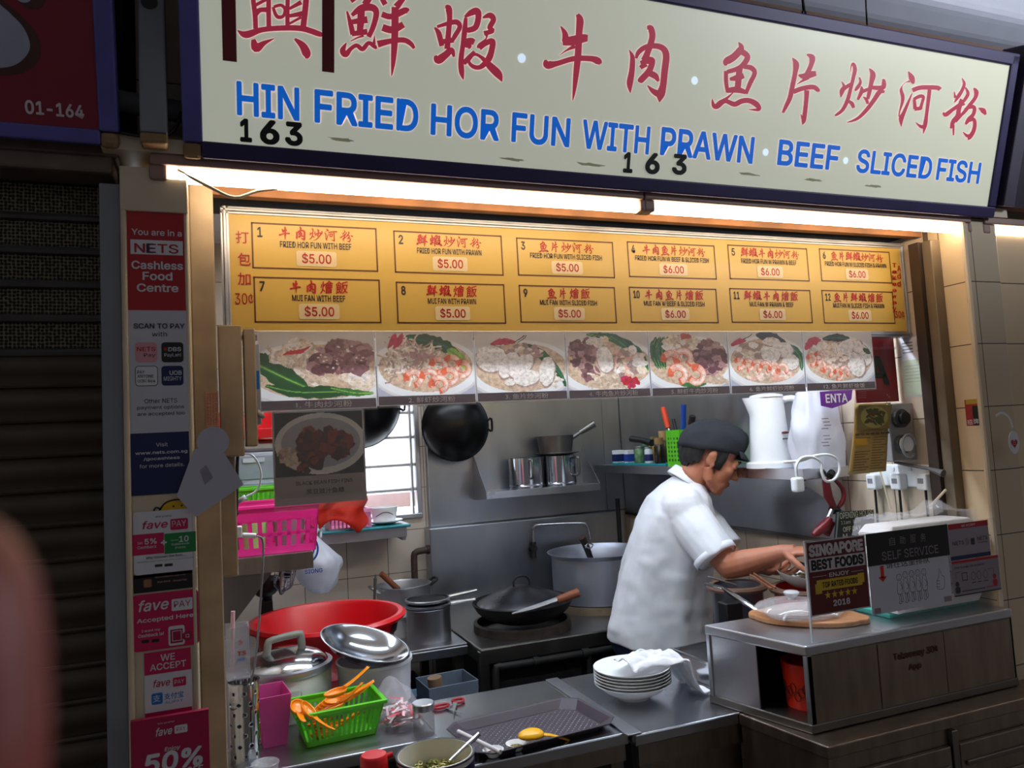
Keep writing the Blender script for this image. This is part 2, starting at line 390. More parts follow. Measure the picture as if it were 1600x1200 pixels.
# shutter housing over the opening: lit cream soffit, brown edge, dark slot, upper wall
S('trim_12', B().box(-0.19, 2.25, 1.575, 1.71, 2.172, 2.20), cream)
S('trim_13', B().box(0.0, 2.06, 1.71, 1.735, 2.140, 2.20), mat('stained_brown_beam', (146, 98, 62), 0.6, 0, 0.35, 10), bevel=0.002)
S('trim_14', B().box(0.0, 2.06, 1.735, 1.90, 2.155, 2.20), dark)
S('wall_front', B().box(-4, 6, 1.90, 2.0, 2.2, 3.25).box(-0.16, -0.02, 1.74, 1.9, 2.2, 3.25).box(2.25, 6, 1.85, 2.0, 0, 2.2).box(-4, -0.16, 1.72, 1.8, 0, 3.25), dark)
S('trim_15', B().box(-0.19, 2.24, 1.60, 1.90, 2.20, 2.215), creamd)
# beam under the hall ceiling, above the sign
b = B(); P = [(0, 1.62 + 0.06 * math.cos(a), 2.86 + 0.06 * math.sin(a)) for a in [PI + i * PI / 12 for i in range(7)]]
S('trim_16', B().prism([(0.6, 1.62, 2.86), (0.6, 1.70, 2.80), (0.6, 1.9, 2.80), (0.6, 1.9, 3.25), (0.6, 1.60, 3.25)], (5, 0, 0)), mat('grey_beam_paint', (168, 170, 182), 0.5, 0, 0.05), bevel=0.03, bseg=4)
S('trim_17', B().box(-0.16, 2.4, 1.50, 1.62, 2.62, 2.66), mat('rust_brown_ledge', (96, 60, 34), 0.7))

# neighbour's shutter
def perf(name):
    m = mat(name, (66, 60, 54), 0.5, 0.6, 0.3, 8); n = m.node_tree.nodes; L = m.node_tree.links; bs = n['Principled BSDF']
    tc = n.new('ShaderNodeTexCoord'); v = n.new('ShaderNodeTexVoronoi'); v.inputs['Scale'].default_value = 150; v.inputs['Randomness'].default_value = 0.25
    s = n.new('ShaderNodeSeparateXYZ'); c = n.new('ShaderNodeCombineXYZ'); L.new(tc.outputs['Object'], s.inputs[0]); L.new(s.outputs[0], c.inputs[0]); L.new(s.outputs[2], c.inputs[1])
    L.new(c.outputs[0], v.inputs['Vector'])
    r = n.new('ShaderNodeValToRGB'); r.color_ramp.elements[0].position = 0.40; r.color_ramp.elements[1].position = 0.50
    r.color_ramp.elements[0].color = (0.004, 0.004, 0.004, 1); r.color_ramp.elements[1].color = lin((112, 100, 80)) + (1,)
    L.new(v.outputs['Distance'], r.inputs[0]); L.new(r.outputs[0], bs.inputs['Base Color'])
    return m
sh = T('roller_shutter', 'closed dark roller shutter of the neighbouring stall, left of the pillar', 'shutter', (-0.7, 1.66, 0))
slat = mat('shutter_slat', (78, 66, 56), 0.45, 0.4, 0.25, 10); bar = mat('shutter_bar', (84, 82, 82), 0.4, 0.6, 0.2, 10)
pm = perf('perforated_shutter_sheet')
x0, x1 = -1.3, -0.199
b1 = B(); b2 = B(); b3 = B(); z = 2.127; i = 0
while z > 0:
    if z > 1.83: b1.box(x0, x1, 1.672, 1.675, z - 0.066, z); b2.tube([(x0, 1.668, z - 0.066), (x1, 1.668, z - 0.066)], 0.0085)
    else:
        b3.grid(lambda u, v: (x0 + (x1 - x0) * u, 1.672 - 0.012 * math.sin(PI * min(1, v * 1.35)) ** 0.8, z - 0.066 * v), 1, 8)
        b3.tube([(x0, 1.668, z - 0.062), (x1, 1.668, z - 0.062)], 0.005, 6)
    z -= 0.066
b1.build('perforated_slats', pm, sh); b2.build('cross_bars', bar, sh, smooth=40); b3.build('solid_slats', slat, sh, smooth=40)
tag(B().box(-0.199, -0.162, 1.605, 1.69, 0, 2.115).build('guide_rail', greyp, None, bevel=0.003), 'grey upright shutter rail between the dark shutter and sticker pillar', 'rail')
b = B().box(-1.3, -0.164, 1.602, 1.70, 2.165, 2.20).box(-1.3, -0.19, 1.606, 1.70, 2.20, 2.215).box(-1.3, -0.175, 1.598, 1.70, 2.132, 2.168)
tag(b.build('shutter_housing', mat('housing_metal', (110, 92, 84), 0.5, 0.3, 0.2), bevel=0.006), 'brownish ribbed metal lintel under the magenta sign, above shutter', 'lintel')

# ================================================================== the sign plane
SG = Fr((0, 1.56, 2.196), (1, 0, 0), (0, -0.11, 0.379))
signm = mat('backlit_cream_acrylic', (214, 212, 182), 0.35, 0, 0.05, 2.2, emit=(205, 210, 196), es=0.43)
inkr = mat('backlit_red_film', (170, 48, 72), 0.4, 0, 0.05, emit=(188, 50, 78), es=0.40)
inkw = mat('white_film_halo', (235, 220, 214), 0.4, 0, 0.03, emit=(232, 214, 206), es=0.60)
inkb = mat('backlit_blue_film', (8, 84, 180), 0.4, 0, 0.04, emit=(8, 98, 200), es=0.62)
maroon = mat('maroon_film', (56, 6, 10), 0.5, 0, 0.1, emit=(58, 4, 8), es=0.3)
dotm = mat('pale_blue_dot_film', (205, 225, 248), 0.4, 0, 0.02, emit=(206, 224, 248), es=0.9)
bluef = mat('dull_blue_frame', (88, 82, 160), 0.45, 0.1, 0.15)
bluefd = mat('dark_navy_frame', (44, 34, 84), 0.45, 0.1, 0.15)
GL = {
 '興': ((360, 0, 5.333), [[(60,255,10),(130,290,60),(260,250,45),(430,235,45),(600,240,48),(740,285,45),(765,290,25)],[(365,322,6),(280,360,40),(215,400,75),(190,330,35)],[(535,325,20),(600,380,60),(635,450,70),(635,490,20)],[(190,-150,40),(190,0,40),(205,120,42),(210,240,40)],[(320,-120,36),(318,60,40),(320,230,40)],[(480,-120,36),(475,80,36),(475,230,36)],[(640,-150,50),(625,60,50),(605,230,50)],[(200,50,28),(310,-10,30)],[(200,120,60),(250,85,40),(320,85,45)],[(355,60,26),(375,120,30),(400,145,32),(440,135,28),(455,80,28),(420,45,28),(360,60,26)],[(490,75,24),(590,20,40)],[(490,135,30),(600,115,45)],[(490,200,20),(590,145,24)],[(190,-150,40),(300,-160,40)],[(500,-160,40),(640,-150,40)],[(330,-120,30),(480,-125,30)]]),
 '鮮': ((360, 0, 5.333), [[(1100,-110,30),(1060,-40,45),(1000,10,45)],[(1040,-70,40),(1180,-80,50),(1120,40,60)],[(970,95,15),(1000,200,40),(1020,290,45)],[(1010,130,30),(1090,70,60),(1180,65,60),(1215,110,50),(1190,220,45),(1150,310,40)],[(1090,70,60),(1085,180,60),(1075,280,50)],[(1010,185,40),(1140,165,60)],[(1010,285,40),(1140,265,50)],[(1000,345,8),(1060,315,14),(1110,300,20)],[(965,360,10),(935,420,50),(960,455,50),(1000,410,35),(1050,380,35),(1100,410,40),(1150,360,35),(1200,390,35),(1215,410,15)],[(1200,300,6),(1195,370,30)],[(1255,-20,40),(1290,40,45)],[(1480,-60,30),(1380,60,60)],[(1260,120,50),(1340,140,50),(1450,90,55),(1480,100,40)],[(1265,230,60),(1350,250,60),(1440,205,55)],[(1225,370,60),(1330,345,45),(1440,335,45),(1500,365,40),(1530,405,25)],[(1370,60,60),(1370,200,60),(1365,370,55),(1355,520,38),(1342,635,8)]]),
 '蝦': ((660, 0, 5.333), [[(188,60,25),(215,70,55),(225,150,45),(215,280,45),(205,410,50)],[(100,230,15),(135,280,45),(160,385,40)],[(120,225,25),(200,200,35),(280,185,45),(310,225,40),(270,300,40),(245,345,30)],[(150,350,40),(260,335,45)],[(105,465,25),(130,500,70),(190,460,60),(240,420,50),(262,475,20)],[(360,150,30),(350,260,45),(335,380,40),(320,500,45),(325,600,45),(340,665,8)],[(350,145,20),(400,110,50),(450,95,60),(465,140,50),(440,230,50),(370,255,45)],[(340,350,40),(400,345,60),(430,355,45)],[(340,370,30),(385,385,50),(385,410,8)],[(340,530,40),(390,480,45),(430,430,25)],[(500,150,15),(560,130,50),(590,165,45),(560,230,45),(580,260,40),(510,280,40)],[(530,280,40),(530,320,12),(480,380,45),(470,405,40)],[(470,400,50),(520,365,45),(580,345,50),(575,420,50),(545,500,55),(480,560,40),(420,555,35),(385,510,25),(430,455,25),(490,480,30),(560,550,60),(630,620,65),(660,680,10)]]),
 '牛': ((660, 0, 5.333), [[(1150,220,10),(1185,280,45),(1190,350,60),(1180,365,40)],[(1165,350,60),(1250,340,80),(1340,320,70),(1375,320,55)],[(1140,462,4),(1200,420,15),(1270,385,40)],[(1022,500,20),(1040,540,70),(1120,530,45),(1260,490,45),(1400,490,48),(1460,510,60),(1480,535,30)],[(1290,120,30),(1310,170,60),(1303,280,55),(1295,450,55),(1280,600,50),(1262,760,28),(1250,838,6)]]),
 '肉': ((960, 20, 6.1538), [[(140,360,8),(170,430,45),(165,560,55),(145,680,60),(150,770,10)],[(310,145,35),(345,150,60),(362,220,60),(345,300,60),(310,400,60),(290,460,80)],[(205,440,25),(230,380,45),(300,330,50),(400,320,55),(470,350,60),(495,420,65),(480,560,65),(465,700,65),(440,790,80),(430,860,10)],[(315,700,10),(370,755,50),(440,790,70)],[(245,480,30),(330,460,70),(360,470,60),(330,560,60),(250,650,60),(235,670,25)],[(245,530,40),(300,490,60)],[(330,580,60),(390,610,60),(420,660,25)]]),
 '魚': ((960, 20, 6.1538), [[(1190,285,10),(1215,340,60),(1150,420,70),(1075,470,70),(1065,510,20)],[(1210,370,60),(1270,410,55),(1265,460,55),(1200,530,50),(1080,570,40)],[(1070,560,40),(1070,660,40),(1085,765,35)],[(1240,520,40),(1310,530,50),(1345,580,45),(1300,680,45),(1260,780,35)],[(1075,750,45),(1170,740,60),(1260,765,40)],[(1200,530,60),(1190,640,60),(1180,740,60)],[(1105,640,30),(1180,625,60),(1240,605,50)],[(1140,765,10),(1080,820,25),(1010,870,50),(965,915,40)],[(935,830,8),(950,890,40),(985,900,50),(1060,850,40),(1150,880,50),(1220,850,50),(1290,845,50),(1360,880,55),(1385,930,35),(1285,930,6)]]),
 '片': ((1200, 70, 8), [[(300,165,10),(345,240,75),(335,350,60),(300,520,60),(270,660,60),(220,770,50),(180,850,30)],[(480,120,20),(545,160,75),(535,250,60),(490,350,60),(470,380,50)],[(375,380,20),(450,395,80),(540,370,80),(595,360,60)],[(355,498,4),(410,460,25),(500,410,50)],[(310,590,60),(430,545,60),(560,530,60),(620,570,50),(632,588,15)],[(480,570,65),(472,700,55),(455,860,55),(440,950,55),(425,1000,8)],[(405,868,8),(425,930,30)]]),
 '炒': ((1200, 70, 8), [[(1030,340,6),(1035,270,15),(1060,240,40),(1082,310,50),(1060,420,45),(1030,540,45),(990,690,50),(930,810,45),(860,870,35),(830,885,20)],[(915,460,8),(945,520,40),(920,580,60),(905,655,15)],[(920,570,50),(1000,510,45),(1050,480,35)],[(1135,405,15),(1150,470,35),(1110,540,45),(1080,575,20)],[(1000,700,30),(1045,740,50),(1065,790,35)],[(1260,295,10),(1305,370,70),(1285,480,55),(1260,600,50),(1240,680,40)],[(1160,520,15),(1165,580,50),(1115,690,30)],[(1160,590,50),(1250,555,40),(1300,530,40)],[(1300,535,50),(1400,540,60),(1440,520,60),(1440,450,45),(1420,445,20)],[(1450,590,30),(1390,590,60),(1320,690,55),(1230,810,50),(1130,910,40),(1040,955,25),(975,970,6)],[(1185,650,12),(1225,690,40),(1240,740,30)]]),
 '河': ((1380, 90, 8.572), [[(330,185,8),(370,260,75),(390,320,60),(400,352,25)],[(350,320,30),(300,330,10),(250,380,10),(235,440,40),(255,520,50),(250,600,40),(215,720,18),(205,790,15)],[(237,925,8),(235,820,65),(270,740,50),(330,600,35),(380,480,12)],[(385,440,60),(480,405,60),(600,400,60),(720,405,60),(755,430,60)],[(615,430,50),(600,560,50),(575,760,45),(555,900,55),(530,1020,8)],[(425,865,6),(490,920,40),(545,930,60)],[(410,560,40),(420,690,50)],[(400,560,40),(480,520,50),(530,530,45),(510,620,40),(490,690,50)],[(410,690,50),(500,680,50)]]),
 '粉': ((1380, 90, 8.572), [[(1050,275,8),(1080,350,40),(1050,440,45),(1000,520,50),(950,600,15)],[(945,455,10),(960,540,40)],[(1095,400,20),(1130,480,45),(1090,560,45),(1060,600,30)],[(1050,560,60),(1010,680,60),(990,780,60),(930,860,60),(900,950,30)],[(935,900,30),(935,1040,20)],[(795,735,20),(830,765,60),(920,700,50),(1010,640,55),(1080,610,55)],[(1040,770,40),(960,860,40)],[(1205,410,25),(1240,460,60),(1225,540,50),(1150,640,50),(1070,740,45),(1000,800,30)],[(1270,675,10),(1330,710,70),(1365,765,30)],[(1085,690,30),(1180,660,50),(1215,680,50),(1200,760,50),(1140,830,60),(1095,895,30)],[(1140,840,50),(1205,830,50),(1220,900,50),(1200,990,55),(1150,1070,55),(1130,1105,8)],[(1060,995,8),(1110,1045,40),(1160,1050,50)]]),
}
def on_sign(o, h):
    return lambda x, y, d=0: SG.p(*SG.uv(o[0] + x / o[2], o[1] + y / o[2]), h + d)
def norm_glyph(ch):
    o, st = GL[ch]
    pts = [[SG.uv(o[0] + x / o[2], o[1] + y / o[2]) for x, y, _ in s] for s in st]
    u0 = min(p[0] for s in pts for p in s); u1 = max(p[0] for s in pts for p in s); v0 = min(p[1] for s in pts for p in s); v1 = max(p[1] for s in pts for p in s)
    k = max(u1 - u0, v1 - v0)
    kk = 1.0 / (o[2] * 1196 / 1.75) / k
    return [[((p[0] - (u0 + u1) / 2) / k + 0.5, (p[1] - (v0 + v1) / 2) / k + 0.5, q[2] * kk) for p, q in zip(s, t)] for s, t in zip(pts, st)]
NG = {c: norm_glyph(c) for c in GL}
def brush_text(b, fr, s, uc, v0, v1, pitch, h=0.0012, wk=1.0):
    n = len(s); sz = v1 - v0
    for i, c in enumerate(s):
        u = uc + (i - (n - 1) / 2) * pitch - sz / 2
        if c in NG: b.brush([[(x * 100, y * 100, max(2.01, w * 100 * wk)) for x, y, w in st] for st in NG[c]], lambda x, y, d, u=u: fr.p(u + x / 100 * sz, v0 + y / 100 * sz, h + d))
        else: b.text(fr, c, u + sz * 0.02, u + sz * 0.98, v0, v1, h, 0.012, slant=0.08, rise=0.10)

sg = T('signboard', 'long cream backlit stall signboard with red Chinese brush lettering and blue English', 'sign', (1.07, 1.56, 2.166))
u0, u1, v1 = -0.012, 2.147, 0.395
B().slab(SG, u0, u1, 0, v1, -0.03, 0).build('light_panel', signm, sg)
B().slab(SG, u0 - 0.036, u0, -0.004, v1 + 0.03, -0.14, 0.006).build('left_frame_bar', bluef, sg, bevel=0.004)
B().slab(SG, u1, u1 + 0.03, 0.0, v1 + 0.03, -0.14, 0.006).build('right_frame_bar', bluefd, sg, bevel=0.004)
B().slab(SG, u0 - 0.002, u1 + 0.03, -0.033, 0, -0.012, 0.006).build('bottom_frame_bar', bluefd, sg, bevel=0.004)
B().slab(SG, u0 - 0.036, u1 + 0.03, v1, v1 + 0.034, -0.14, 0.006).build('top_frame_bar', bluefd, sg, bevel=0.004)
B().slab(SG, u0 - 0.036, u0 - 0.002, -0.036, -0.004, -0.012, 0.004).build('corner_cap', mat('tan_corner_cap', (140, 110, 76), 0.5), sg, bevel=0.008)
B().slab(SG, u0 - 0.03, u1 + 0.03, 0, v1, -0.14, -0.03).build('light_box', dark, sg)
for ch, (o, st) in GL.items():
    e = B().brush(st, on_sign(o, 0.0016)).build('chinese_character', inkr, sg)
    B().brush([[(x, y, w + 2.2 * o[2]) for x, y, w in s] for s in st], on_sign(o, 0.0004)).build('white_outline', inkw, e)
for t, a, c, hp in (('HIN', (370, 181), (468, 189), 54), ('FRIED', (491, 192), (653, 207), 53), ('HOR', (672, 211), (779, 222), 51), ('FUN', (798, 223), (889, 231), 48), ('WITH', (908, 232), (1013, 242), 46), ('PRAWN', (1030, 243), (1175, 256), 45), ('BEEF', (1213, 258), (1308, 267), 41), ('SLICED', (1336, 270), (1453, 281), 38), ('FISH', (1461, 281), (1528, 289), 36)):
    e = B().ptext(SG, t, a, c, hp, 0.0016, 0.022).build('english_word', inkb, sg)
    B().ptext(SG, t, (a[0] - 1.2, a[1] + 1), (c[0] + 1.2, c[1] + 1), hp + 2.4, 0.0006, 0.045).build('white_outline', inkw, e)
for p, r in (((815, 91), 0.0092), ((1085, 126), 0.0088), ((1196, 238), 0.0086), ((1321, 251), 0.0084)): B().disc(SG, *SG.uv(*p), r, 0.0014).build('separator_dot', dotm, sg)
for xa, xb, yb in ((348, 370, 97), (503, 522, 114)):
    ua, va = SG.uv(xa, yb - 2); ub, vb = SG.uv(xb, yb); B().rect(SG, ua, ub, (va + vb) / 2, v1 - 0.01, 0.002).build('maroon_bar', maroon, sg)
bk = mat('black_adhesive_numbers', (10, 8, 8), 0.5, 0, 0.2)
for N in ((('1', (375, 222), (394, 223), 37), ('6', (406, 226), (437, 227), 39), ('3', (445, 228), (473, 229), 38)), (('1', (972, 270), (987, 271), 33), ('6', (1006, 272), (1029, 273), 34), ('3', (1048, 273), (1071, 274), 33))):
    for t, a, c, hp in N: B().ptext(SG, t, a, c, hp, 0.0028, 0.035).build('unit_digit', bk, sg)
for x, y, l in ((800, 249, 50), (920, 257, 52), (1170, 272, 44), (1270, 281, 40), (1365, 291, 38), (535, 218, 40)):
    u, v = SG.uv(x, y); B().blob(SG, u, v, l / 1196 * 0.85, 0.0032, 0.0007, 16, 0.35, -0.02).build('glue_residue', mat('grey_glue_residue', (150, 148, 124), 0.7, 0, 0.3, emit=(150, 150, 122), es=0.25), sg)

# neighbour's magenta sign
sn = T('neighbour_signboard', 'dim magenta neighbouring stall sign reading 01-164 in a dull blue frame', 'sign', (-0.7, 1.56, 2.23))
mg = mat('magenta_sign_face', (128, 8, 40), 0.45, 0, 0.06)
ur, vb = SG.uv(155, 203); vb2 = SG.uv(80, 203)[1]
B().slab(SG, -1.3, ur, vb, 0.43, -0.02, 0).build('sign_face', mg, sn)
B().slab(SG, ur, ur + 0.033, vb - 0.002, 0.46, -0.028, 0.006).build('side_frame_bar', bluef, sn, bevel=0.004)
B().slab(SG, -1.3, ur + 0.002, vb - 0.027, vb, -0.026, 0.006).build('bottom_frame_bar', bluef, sn, bevel=0.004)
B().slab(SG, ur, ur + 0.033, vb - 0.032, vb - 0.002, -0.024, 0.005).build('corner_cap', _M['tan_corner_cap'], sn, bevel=0.01)
B().slab(SG, -1.3, ur + 0.03, vb + 0.03, 0.43, -0.06, -0.03).build('light_box', dark, sn)
B().ptext(SG, '01-164', (40, 180), (132, 184), 22, 0.0014, 0.025).build('unit_number', mat('pale_pink_print', (214, 196, 206), 0.5), sn)
def spx(L): return [SG.uv(*p) for p in L]
c1 = catmull([(-200, 60), (-60, 120), (0, 118), (40, 112), (62, 90), (58, 55), (30, 22), (5, 0), (-40, -60), (-200, -60)], 6); c2 = catmull([(-200, 40), (-60, 100), (0, 106), (30, 98), (47, 75), (38, 45), (15, 20), (-5, 0), (-40, -60), (-200, -60)], 6)
b = B().poly(SG, spx(c1)[::-1], 0.0006); b.k = 1; b.poly(SG, spx(c2)[::-1], 0.0012)
b.k = 0; b.disc(SG, *SG.uv(48, -6), 0.022, 0.0006); b.k = 1; b.disc(SG, *SG.uv(36, -9), 0.014, 0.0012)
b.build('printed_picture', [mat('brown_print', (72, 34, 26), 0.5), mat('pale_grey_print', (168, 172, 194), 0.5)], sn)
# bracket channel and pipe between the two signs
ch = T('metal_upright', 'grey upright metal channel hanging between the magenta and cream signs', 'post', (-0.12, 1.56, 2.2))
pa = WY(219, 205, 1.55); pb = WY(262, 205, 1.55)
B().box(pa.x, pb.x, 1.54, 1.575, pb.z - 0.008, 2.62).build('channel', greyp, ch, bevel=0.004)
B().box(pa.x, pb.x, 1.538, 1.575, pb.z - 0.03, pb.z - 0.009).build('end_cap', _M['tan_corner_cap'], ch, bevel=0.005)
e1 = WY(233, 2, 1.538); B().tube([(e1.x, 1.5385, e1.z), (e1.x, 1.5375, e1.z)], 0.015, 20).build('knockout_hole', black, ch)
S('trim_18', B().tube([(-0.22, 1.64, 2.30), (0.0, 1.64, 2.28)], 0.022, 14), greyp, smooth=True)
tag(B().tube([(-0.165, 1.57, 2.205), (-0.13, 1.565, 2.198), (-0.085, 1.565, 2.2), (-0.06, 1.57, 2.222), (-0.05, 1.58, 2.26)], 0.0035, 6, sm=4).build('sign_cable', black, smooth=True), 'black cable looping under the grey channel left of cream sign', 'cable')

# fluorescent lamps under the sign
tubem = mat('lit_warm_tube', (255, 240, 210), 0.4, 0, 0.0, emit=(255, 231, 196), es=18.0)
def batten(xa, xb, lab):
    t = T('fluorescent_lamp', lab, 'lamp', ((xa + xb) / 2, 1.60, 2.172), 0, 'lamps under the sign')
    B().box(xa - 0.03, xb + 0.01, 1.578, 1.628, 2.150, 2.172).build('lamp_body', mat('lamp_housing', (150, 120, 110), 0.5), t, bevel=0.004)
    b = B(); b.tube([(xa, 1.602, 2.137), (xb, 1.602, 2.137)], 0.0145, 14); b.build('tube', tubem, t, smooth=40)
    B().box(xa - 0.032, xa, 1.582, 1.622, 2.122, 2.152).build('end_cap', _M['lamp_housing'], t, bevel=0.006)
    B().box(xb, xb + 0.016, 1.582, 1.622, 2.122, 2.152).build('end_cap', _M['lamp_housing'], t, bevel=0.006)
batten(-0.078, 0.975, 'lit fluorescent tube under the left half of the cream sign')
batten(1.018, 2.09, 'lit fluorescent tube under the right half of the cream sign')
batten(2.185, 3.2, 'lit fluorescent tube at the right edge, under the neighbour sign')
tag(B().tube([(-0.06, 1.59, 2.145), (0.0, 1.592, 2.115), (0.045, 1.60, 2.100), (0.09, 1.604, 2.118), (0.14, 1.60, 2.128), (0.19, 1.60, 2.15)], 0.0035, 6, sm=4).build('lamp_cable', cream, smooth=True), 'loose pale cable drooping under left end of the lit tube', 'cable')
# hooks and wire at the top
for x, y0, y1, lab, nm in ((1256, -30, 16, 'bent dark hook hanging above the top edge of cream sign', 'ceiling_hook'), (1355, -40, 44, 'thin dark wire running from the beam down to the sign', 'hanging_wire')):
    p0 = WY(x - 4, y0, 1.5); p1 = WY(x, y1, 1.5)
    b = B().tube([p0, p1], 0.0025 if nm == 'hanging_wire' else 0.004, 6)
    if nm == 'ceiling_hook': b.tube([p1, p1 + Vector((-0.008, 0, -0.014))], 0.0035, 6).tube([p1, p1 + Vector((0.012, 0, -0.02))], 0.0035, 6)
    tag(b.build(nm, black, smooth=True), lab, 'hook' if nm == 'ceiling_hook' else 'wire')
# neighbour sign on the right
sr = T('neighbour_signboard', 'dark end of the next stall sign at the right edge', 'sign', (2.6, 1.56, 2.23))
B().slab(SG, 2.245, 3.3, 0.004, 0.46, -0.14, 0).build('sign_face', mat('dim_navy_face', (30, 24, 44), 0.5), sr)
B().slab(SG, 2.20, 2.247, 0.004, 0.46, -0.10, 0.012).build('side_frame_bar', mat('grey_violet_frame', (78, 72, 88), 0.5, 0.2), sr, bevel=0.004)
# ================================================================== menu board
MY = 1.78
MF = Fr((0, MY, 0))
inkred = mat('menu_red_print', (172, 14, 10), 0.45, 0, 0.05)
inkdk = mat('menu_dark_print', (34, 22, 40), 0.45, 0, 0.05)
inkbr = mat('menu_brown_line', (96, 52, 20), 0.45, 0, 0.05)
pricem = mat('price_patch', (212, 192, 152), 0.45, 0, 0.03)
prred = mat('price_red_print', (172, 12, 22), 0.45, 0, 0.05)
ym = mat('amber_menu_panel', (202, 167, 82), 0.38, 0, 0.03, 3)
mb = T('menu_board', 'long amber menu board with twelve numbered dishes in an aluminium frame', 'menu board', (1.02, MY, 1.855))
ul, vt = MF.uv(357, 334); vb = MF.uv(700, 517)[1]; ur = MF.uv(1409, 432)[0]
B().slab(MF, ul, ur, vb, vt, -0.03, 0).build('panel', ym, mb)
b = B()
for i in range(3):
    e = 0.006 * i; h = -0.004 + 0.003 * (i % 2) + 0.006
    b.slab(MF, ul - 0.006 - e, ul - e, vb - 0.018, vt + 0.018, -0.035, h)
    b.slab(MF, ur + e, ur + 0.006 + e, vb - 0.018, vt + 0.018, -0.035, h)
    b.slab(MF, ul - 0.018, ur + 0.018, vt + e, vt + 0.006 + e, -0.035, h); b.slab(MF, ul - 0.018, ur + 0.018, vb - 0.006 - e, vb - e, -0.035, h)
b.build('frame', alu, mb, bevel=0.0012)
ENT = [((392, 347), (591, 425), '1', '牛肉炒河粉', 'FRIED HOR FUN WITH BEEF', '$5.00'), ((614, 360), (787, 431), '2', '鮮蝦炒河粉', 'FRIED HOR FUN WITH PRAWN', '$5.00'), ((806, 371), (961, 435), '3', '魚片炒河粉', 'FRIED HOR FUN WITH SLICED FISH', '$5.00'), ((979, 377), (1120, 437), '4', '牛肉魚片炒河粉', 'FRIED HOR FUN W BEEF & SLICED FISH', '$6.00'), ((1136, 382), (1265, 440), '5', '鮮蝦牛肉炒河粉', 'FRIED HOR FUN W PRAWN & BEEF', '$6.00'), ((1279, 388), (1394, 443), '6', '魚片鮮蝦炒河粉', 'FRIED HOR FUN W SLICED FISH & PRAWN', '$6.00'),
       ((395.5, 432), (596, 505), '7', '牛肉燴飯', 'MUI FAN WITH BEEF', '$5.00'), ((618, 440), (791, 506), '8', '鮮蝦燴飯', 'MUI FAN WITH PRAWN', '$5.00'), ((810, 445), (964, 505), '9', '魚片燴飯', 'MUI FAN WITH SLICED FISH', '$5.00'), ((982, 448), (1123, 505), '10', '牛肉魚片燴飯', 'MUI FAN W BEEF & SLICED FISH', '$6.00'), ((1139, 450), (1270, 505), '11', '鮮蝦牛肉燴飯', 'MUI FAN W PRAWN & BEEF', '$6.00'), ((1283, 453), (1399, 506), '12', '魚片鮮蝦燴飯', 'MUI FAN W SLICED FISH & PRAWN', '$6.00')]
for tl, br, num, zh, en, pr in ENT:
    a, t = MF.uv(*tl); c, d = MF.uv(*br); W = c - a; H = t - d
    e = B().border(MF, a, c, d, t, 0.0035, 0.0008).build('menu_entry', inkbr, mb, label='boxed dish number %s' % num)
    b = B(); brush_text(b, MF, zh, (a + c) / 2 + (0.02 * W if len(zh) > 6 else 0), d + H * 0.64, d + H * 0.93, H * 0.33 if len(zh) < 7 else H * 0.30, 0.0012, 1.45); b.build('chinese_name', inkred, e)
    wn = 0.0247 * len(en) * W; B().text(MF, en, (a + c) / 2 - wn / 2, (a + c) / 2 + wn / 2, d + H * 0.475, d + H * 0.615, 0.0012, 0.014).build('english_name', inkdk, e)
    k = 0.0345 if W < 0.3 else 0.036; m = (a + c) / 2
    B().rrect(MF, m - 0.16 * W, m + 0.16 * W, d + H * 0.08, d + H * 0.42, 0.006, 0.0012).build('price_patch', pricem, e)
    B().text(MF, pr, m - 0.117 * W, m + 0.117 * W, d + H * 0.115, d + H * 0.38, 0.0018, 0.016).build('price', prred, e)
    B().text(MF, num, a + W * 0.045, a + W * (0.085 if len(num) < 2 else 0.115), d + H * 0.68, d + H * 0.90, 0.0012, 0.02).build('number', inkdk, e)
b = B()
for c, (xa, ya, xb, yb) in (('打', (368, 361, 389, 381)), ('包', (371, 395, 392, 415)), ('加', (371, 426, 392, 446)), ('30¢', (367, 458, 396, 476))):
    a, t = MF.uv(xa, ya); d, e = MF.uv(xb, yb); b.text(MF, c, a, d, e, t, 0.0016, 0.0 if len(c) > 1 else 0.008)
for i, c in enumerate('Takeaway'):
    y = 418 + i * 9.6; a, t = MF.uv(1393, y - (7 if i in (0, 2) else 5)); d, e = MF.uv(1400, y + (3 if c == 'y' else 0)); b.text(MF, c, a, d, e, t, 0.0024, 0.02)
for i, c in enumerate('Add'):
    y = 424 + i * 12; a, t = MF.uv(1400.5, y - 9); d, e = MF.uv(1407, y); b.text(MF, c, a, d, e, t, 0.0024, 0.02)
a, t = MF.uv(1397, 486); d, e = MF.uv(1413, 497); b.text(MF, '30¢', a, d, e, t, 0.0016, 0.01)
b.build('takeaway_lettering', prred, mb)

# ================================================================== food photographs hanging below it
import numpy as np
PC = {}
PRC = dict(bg=(176, 174, 190), bgl=(214, 208, 206), plate=(232, 230, 230), sauce=(206, 176, 150), noodle=(228, 208, 186), noodle2=(206, 180, 158), beef=(138, 92, 98), beef2=(104, 60, 70), beef3=(176, 132, 134), green=(18, 76, 36), green2=(48, 116, 54), lime=(140, 180, 70), prawn=(238, 176, 156), prawn2=(222, 100, 66), prawn3=(248, 216, 202), fish=(234, 222, 214), fish2=(168, 138, 128), chili=(190, 22, 36), chilip=(196, 30, 84), teal=(24, 100, 84), navy=(22, 40, 62), cap=(66, 52, 58), txt=(206, 200, 204), bb=(112, 30, 22), bb2=(150, 52, 34), bb3=(74, 16, 14), dk=(24, 24, 32), lilac=(176, 164, 164))
for n, c in PRC.items():
    PC[n] = mat('print_' + n, c, 0.4, 0, 0.06, 30, transl=0.45)
PN = list(PC); PL = []
PCOL = dict(PRC)
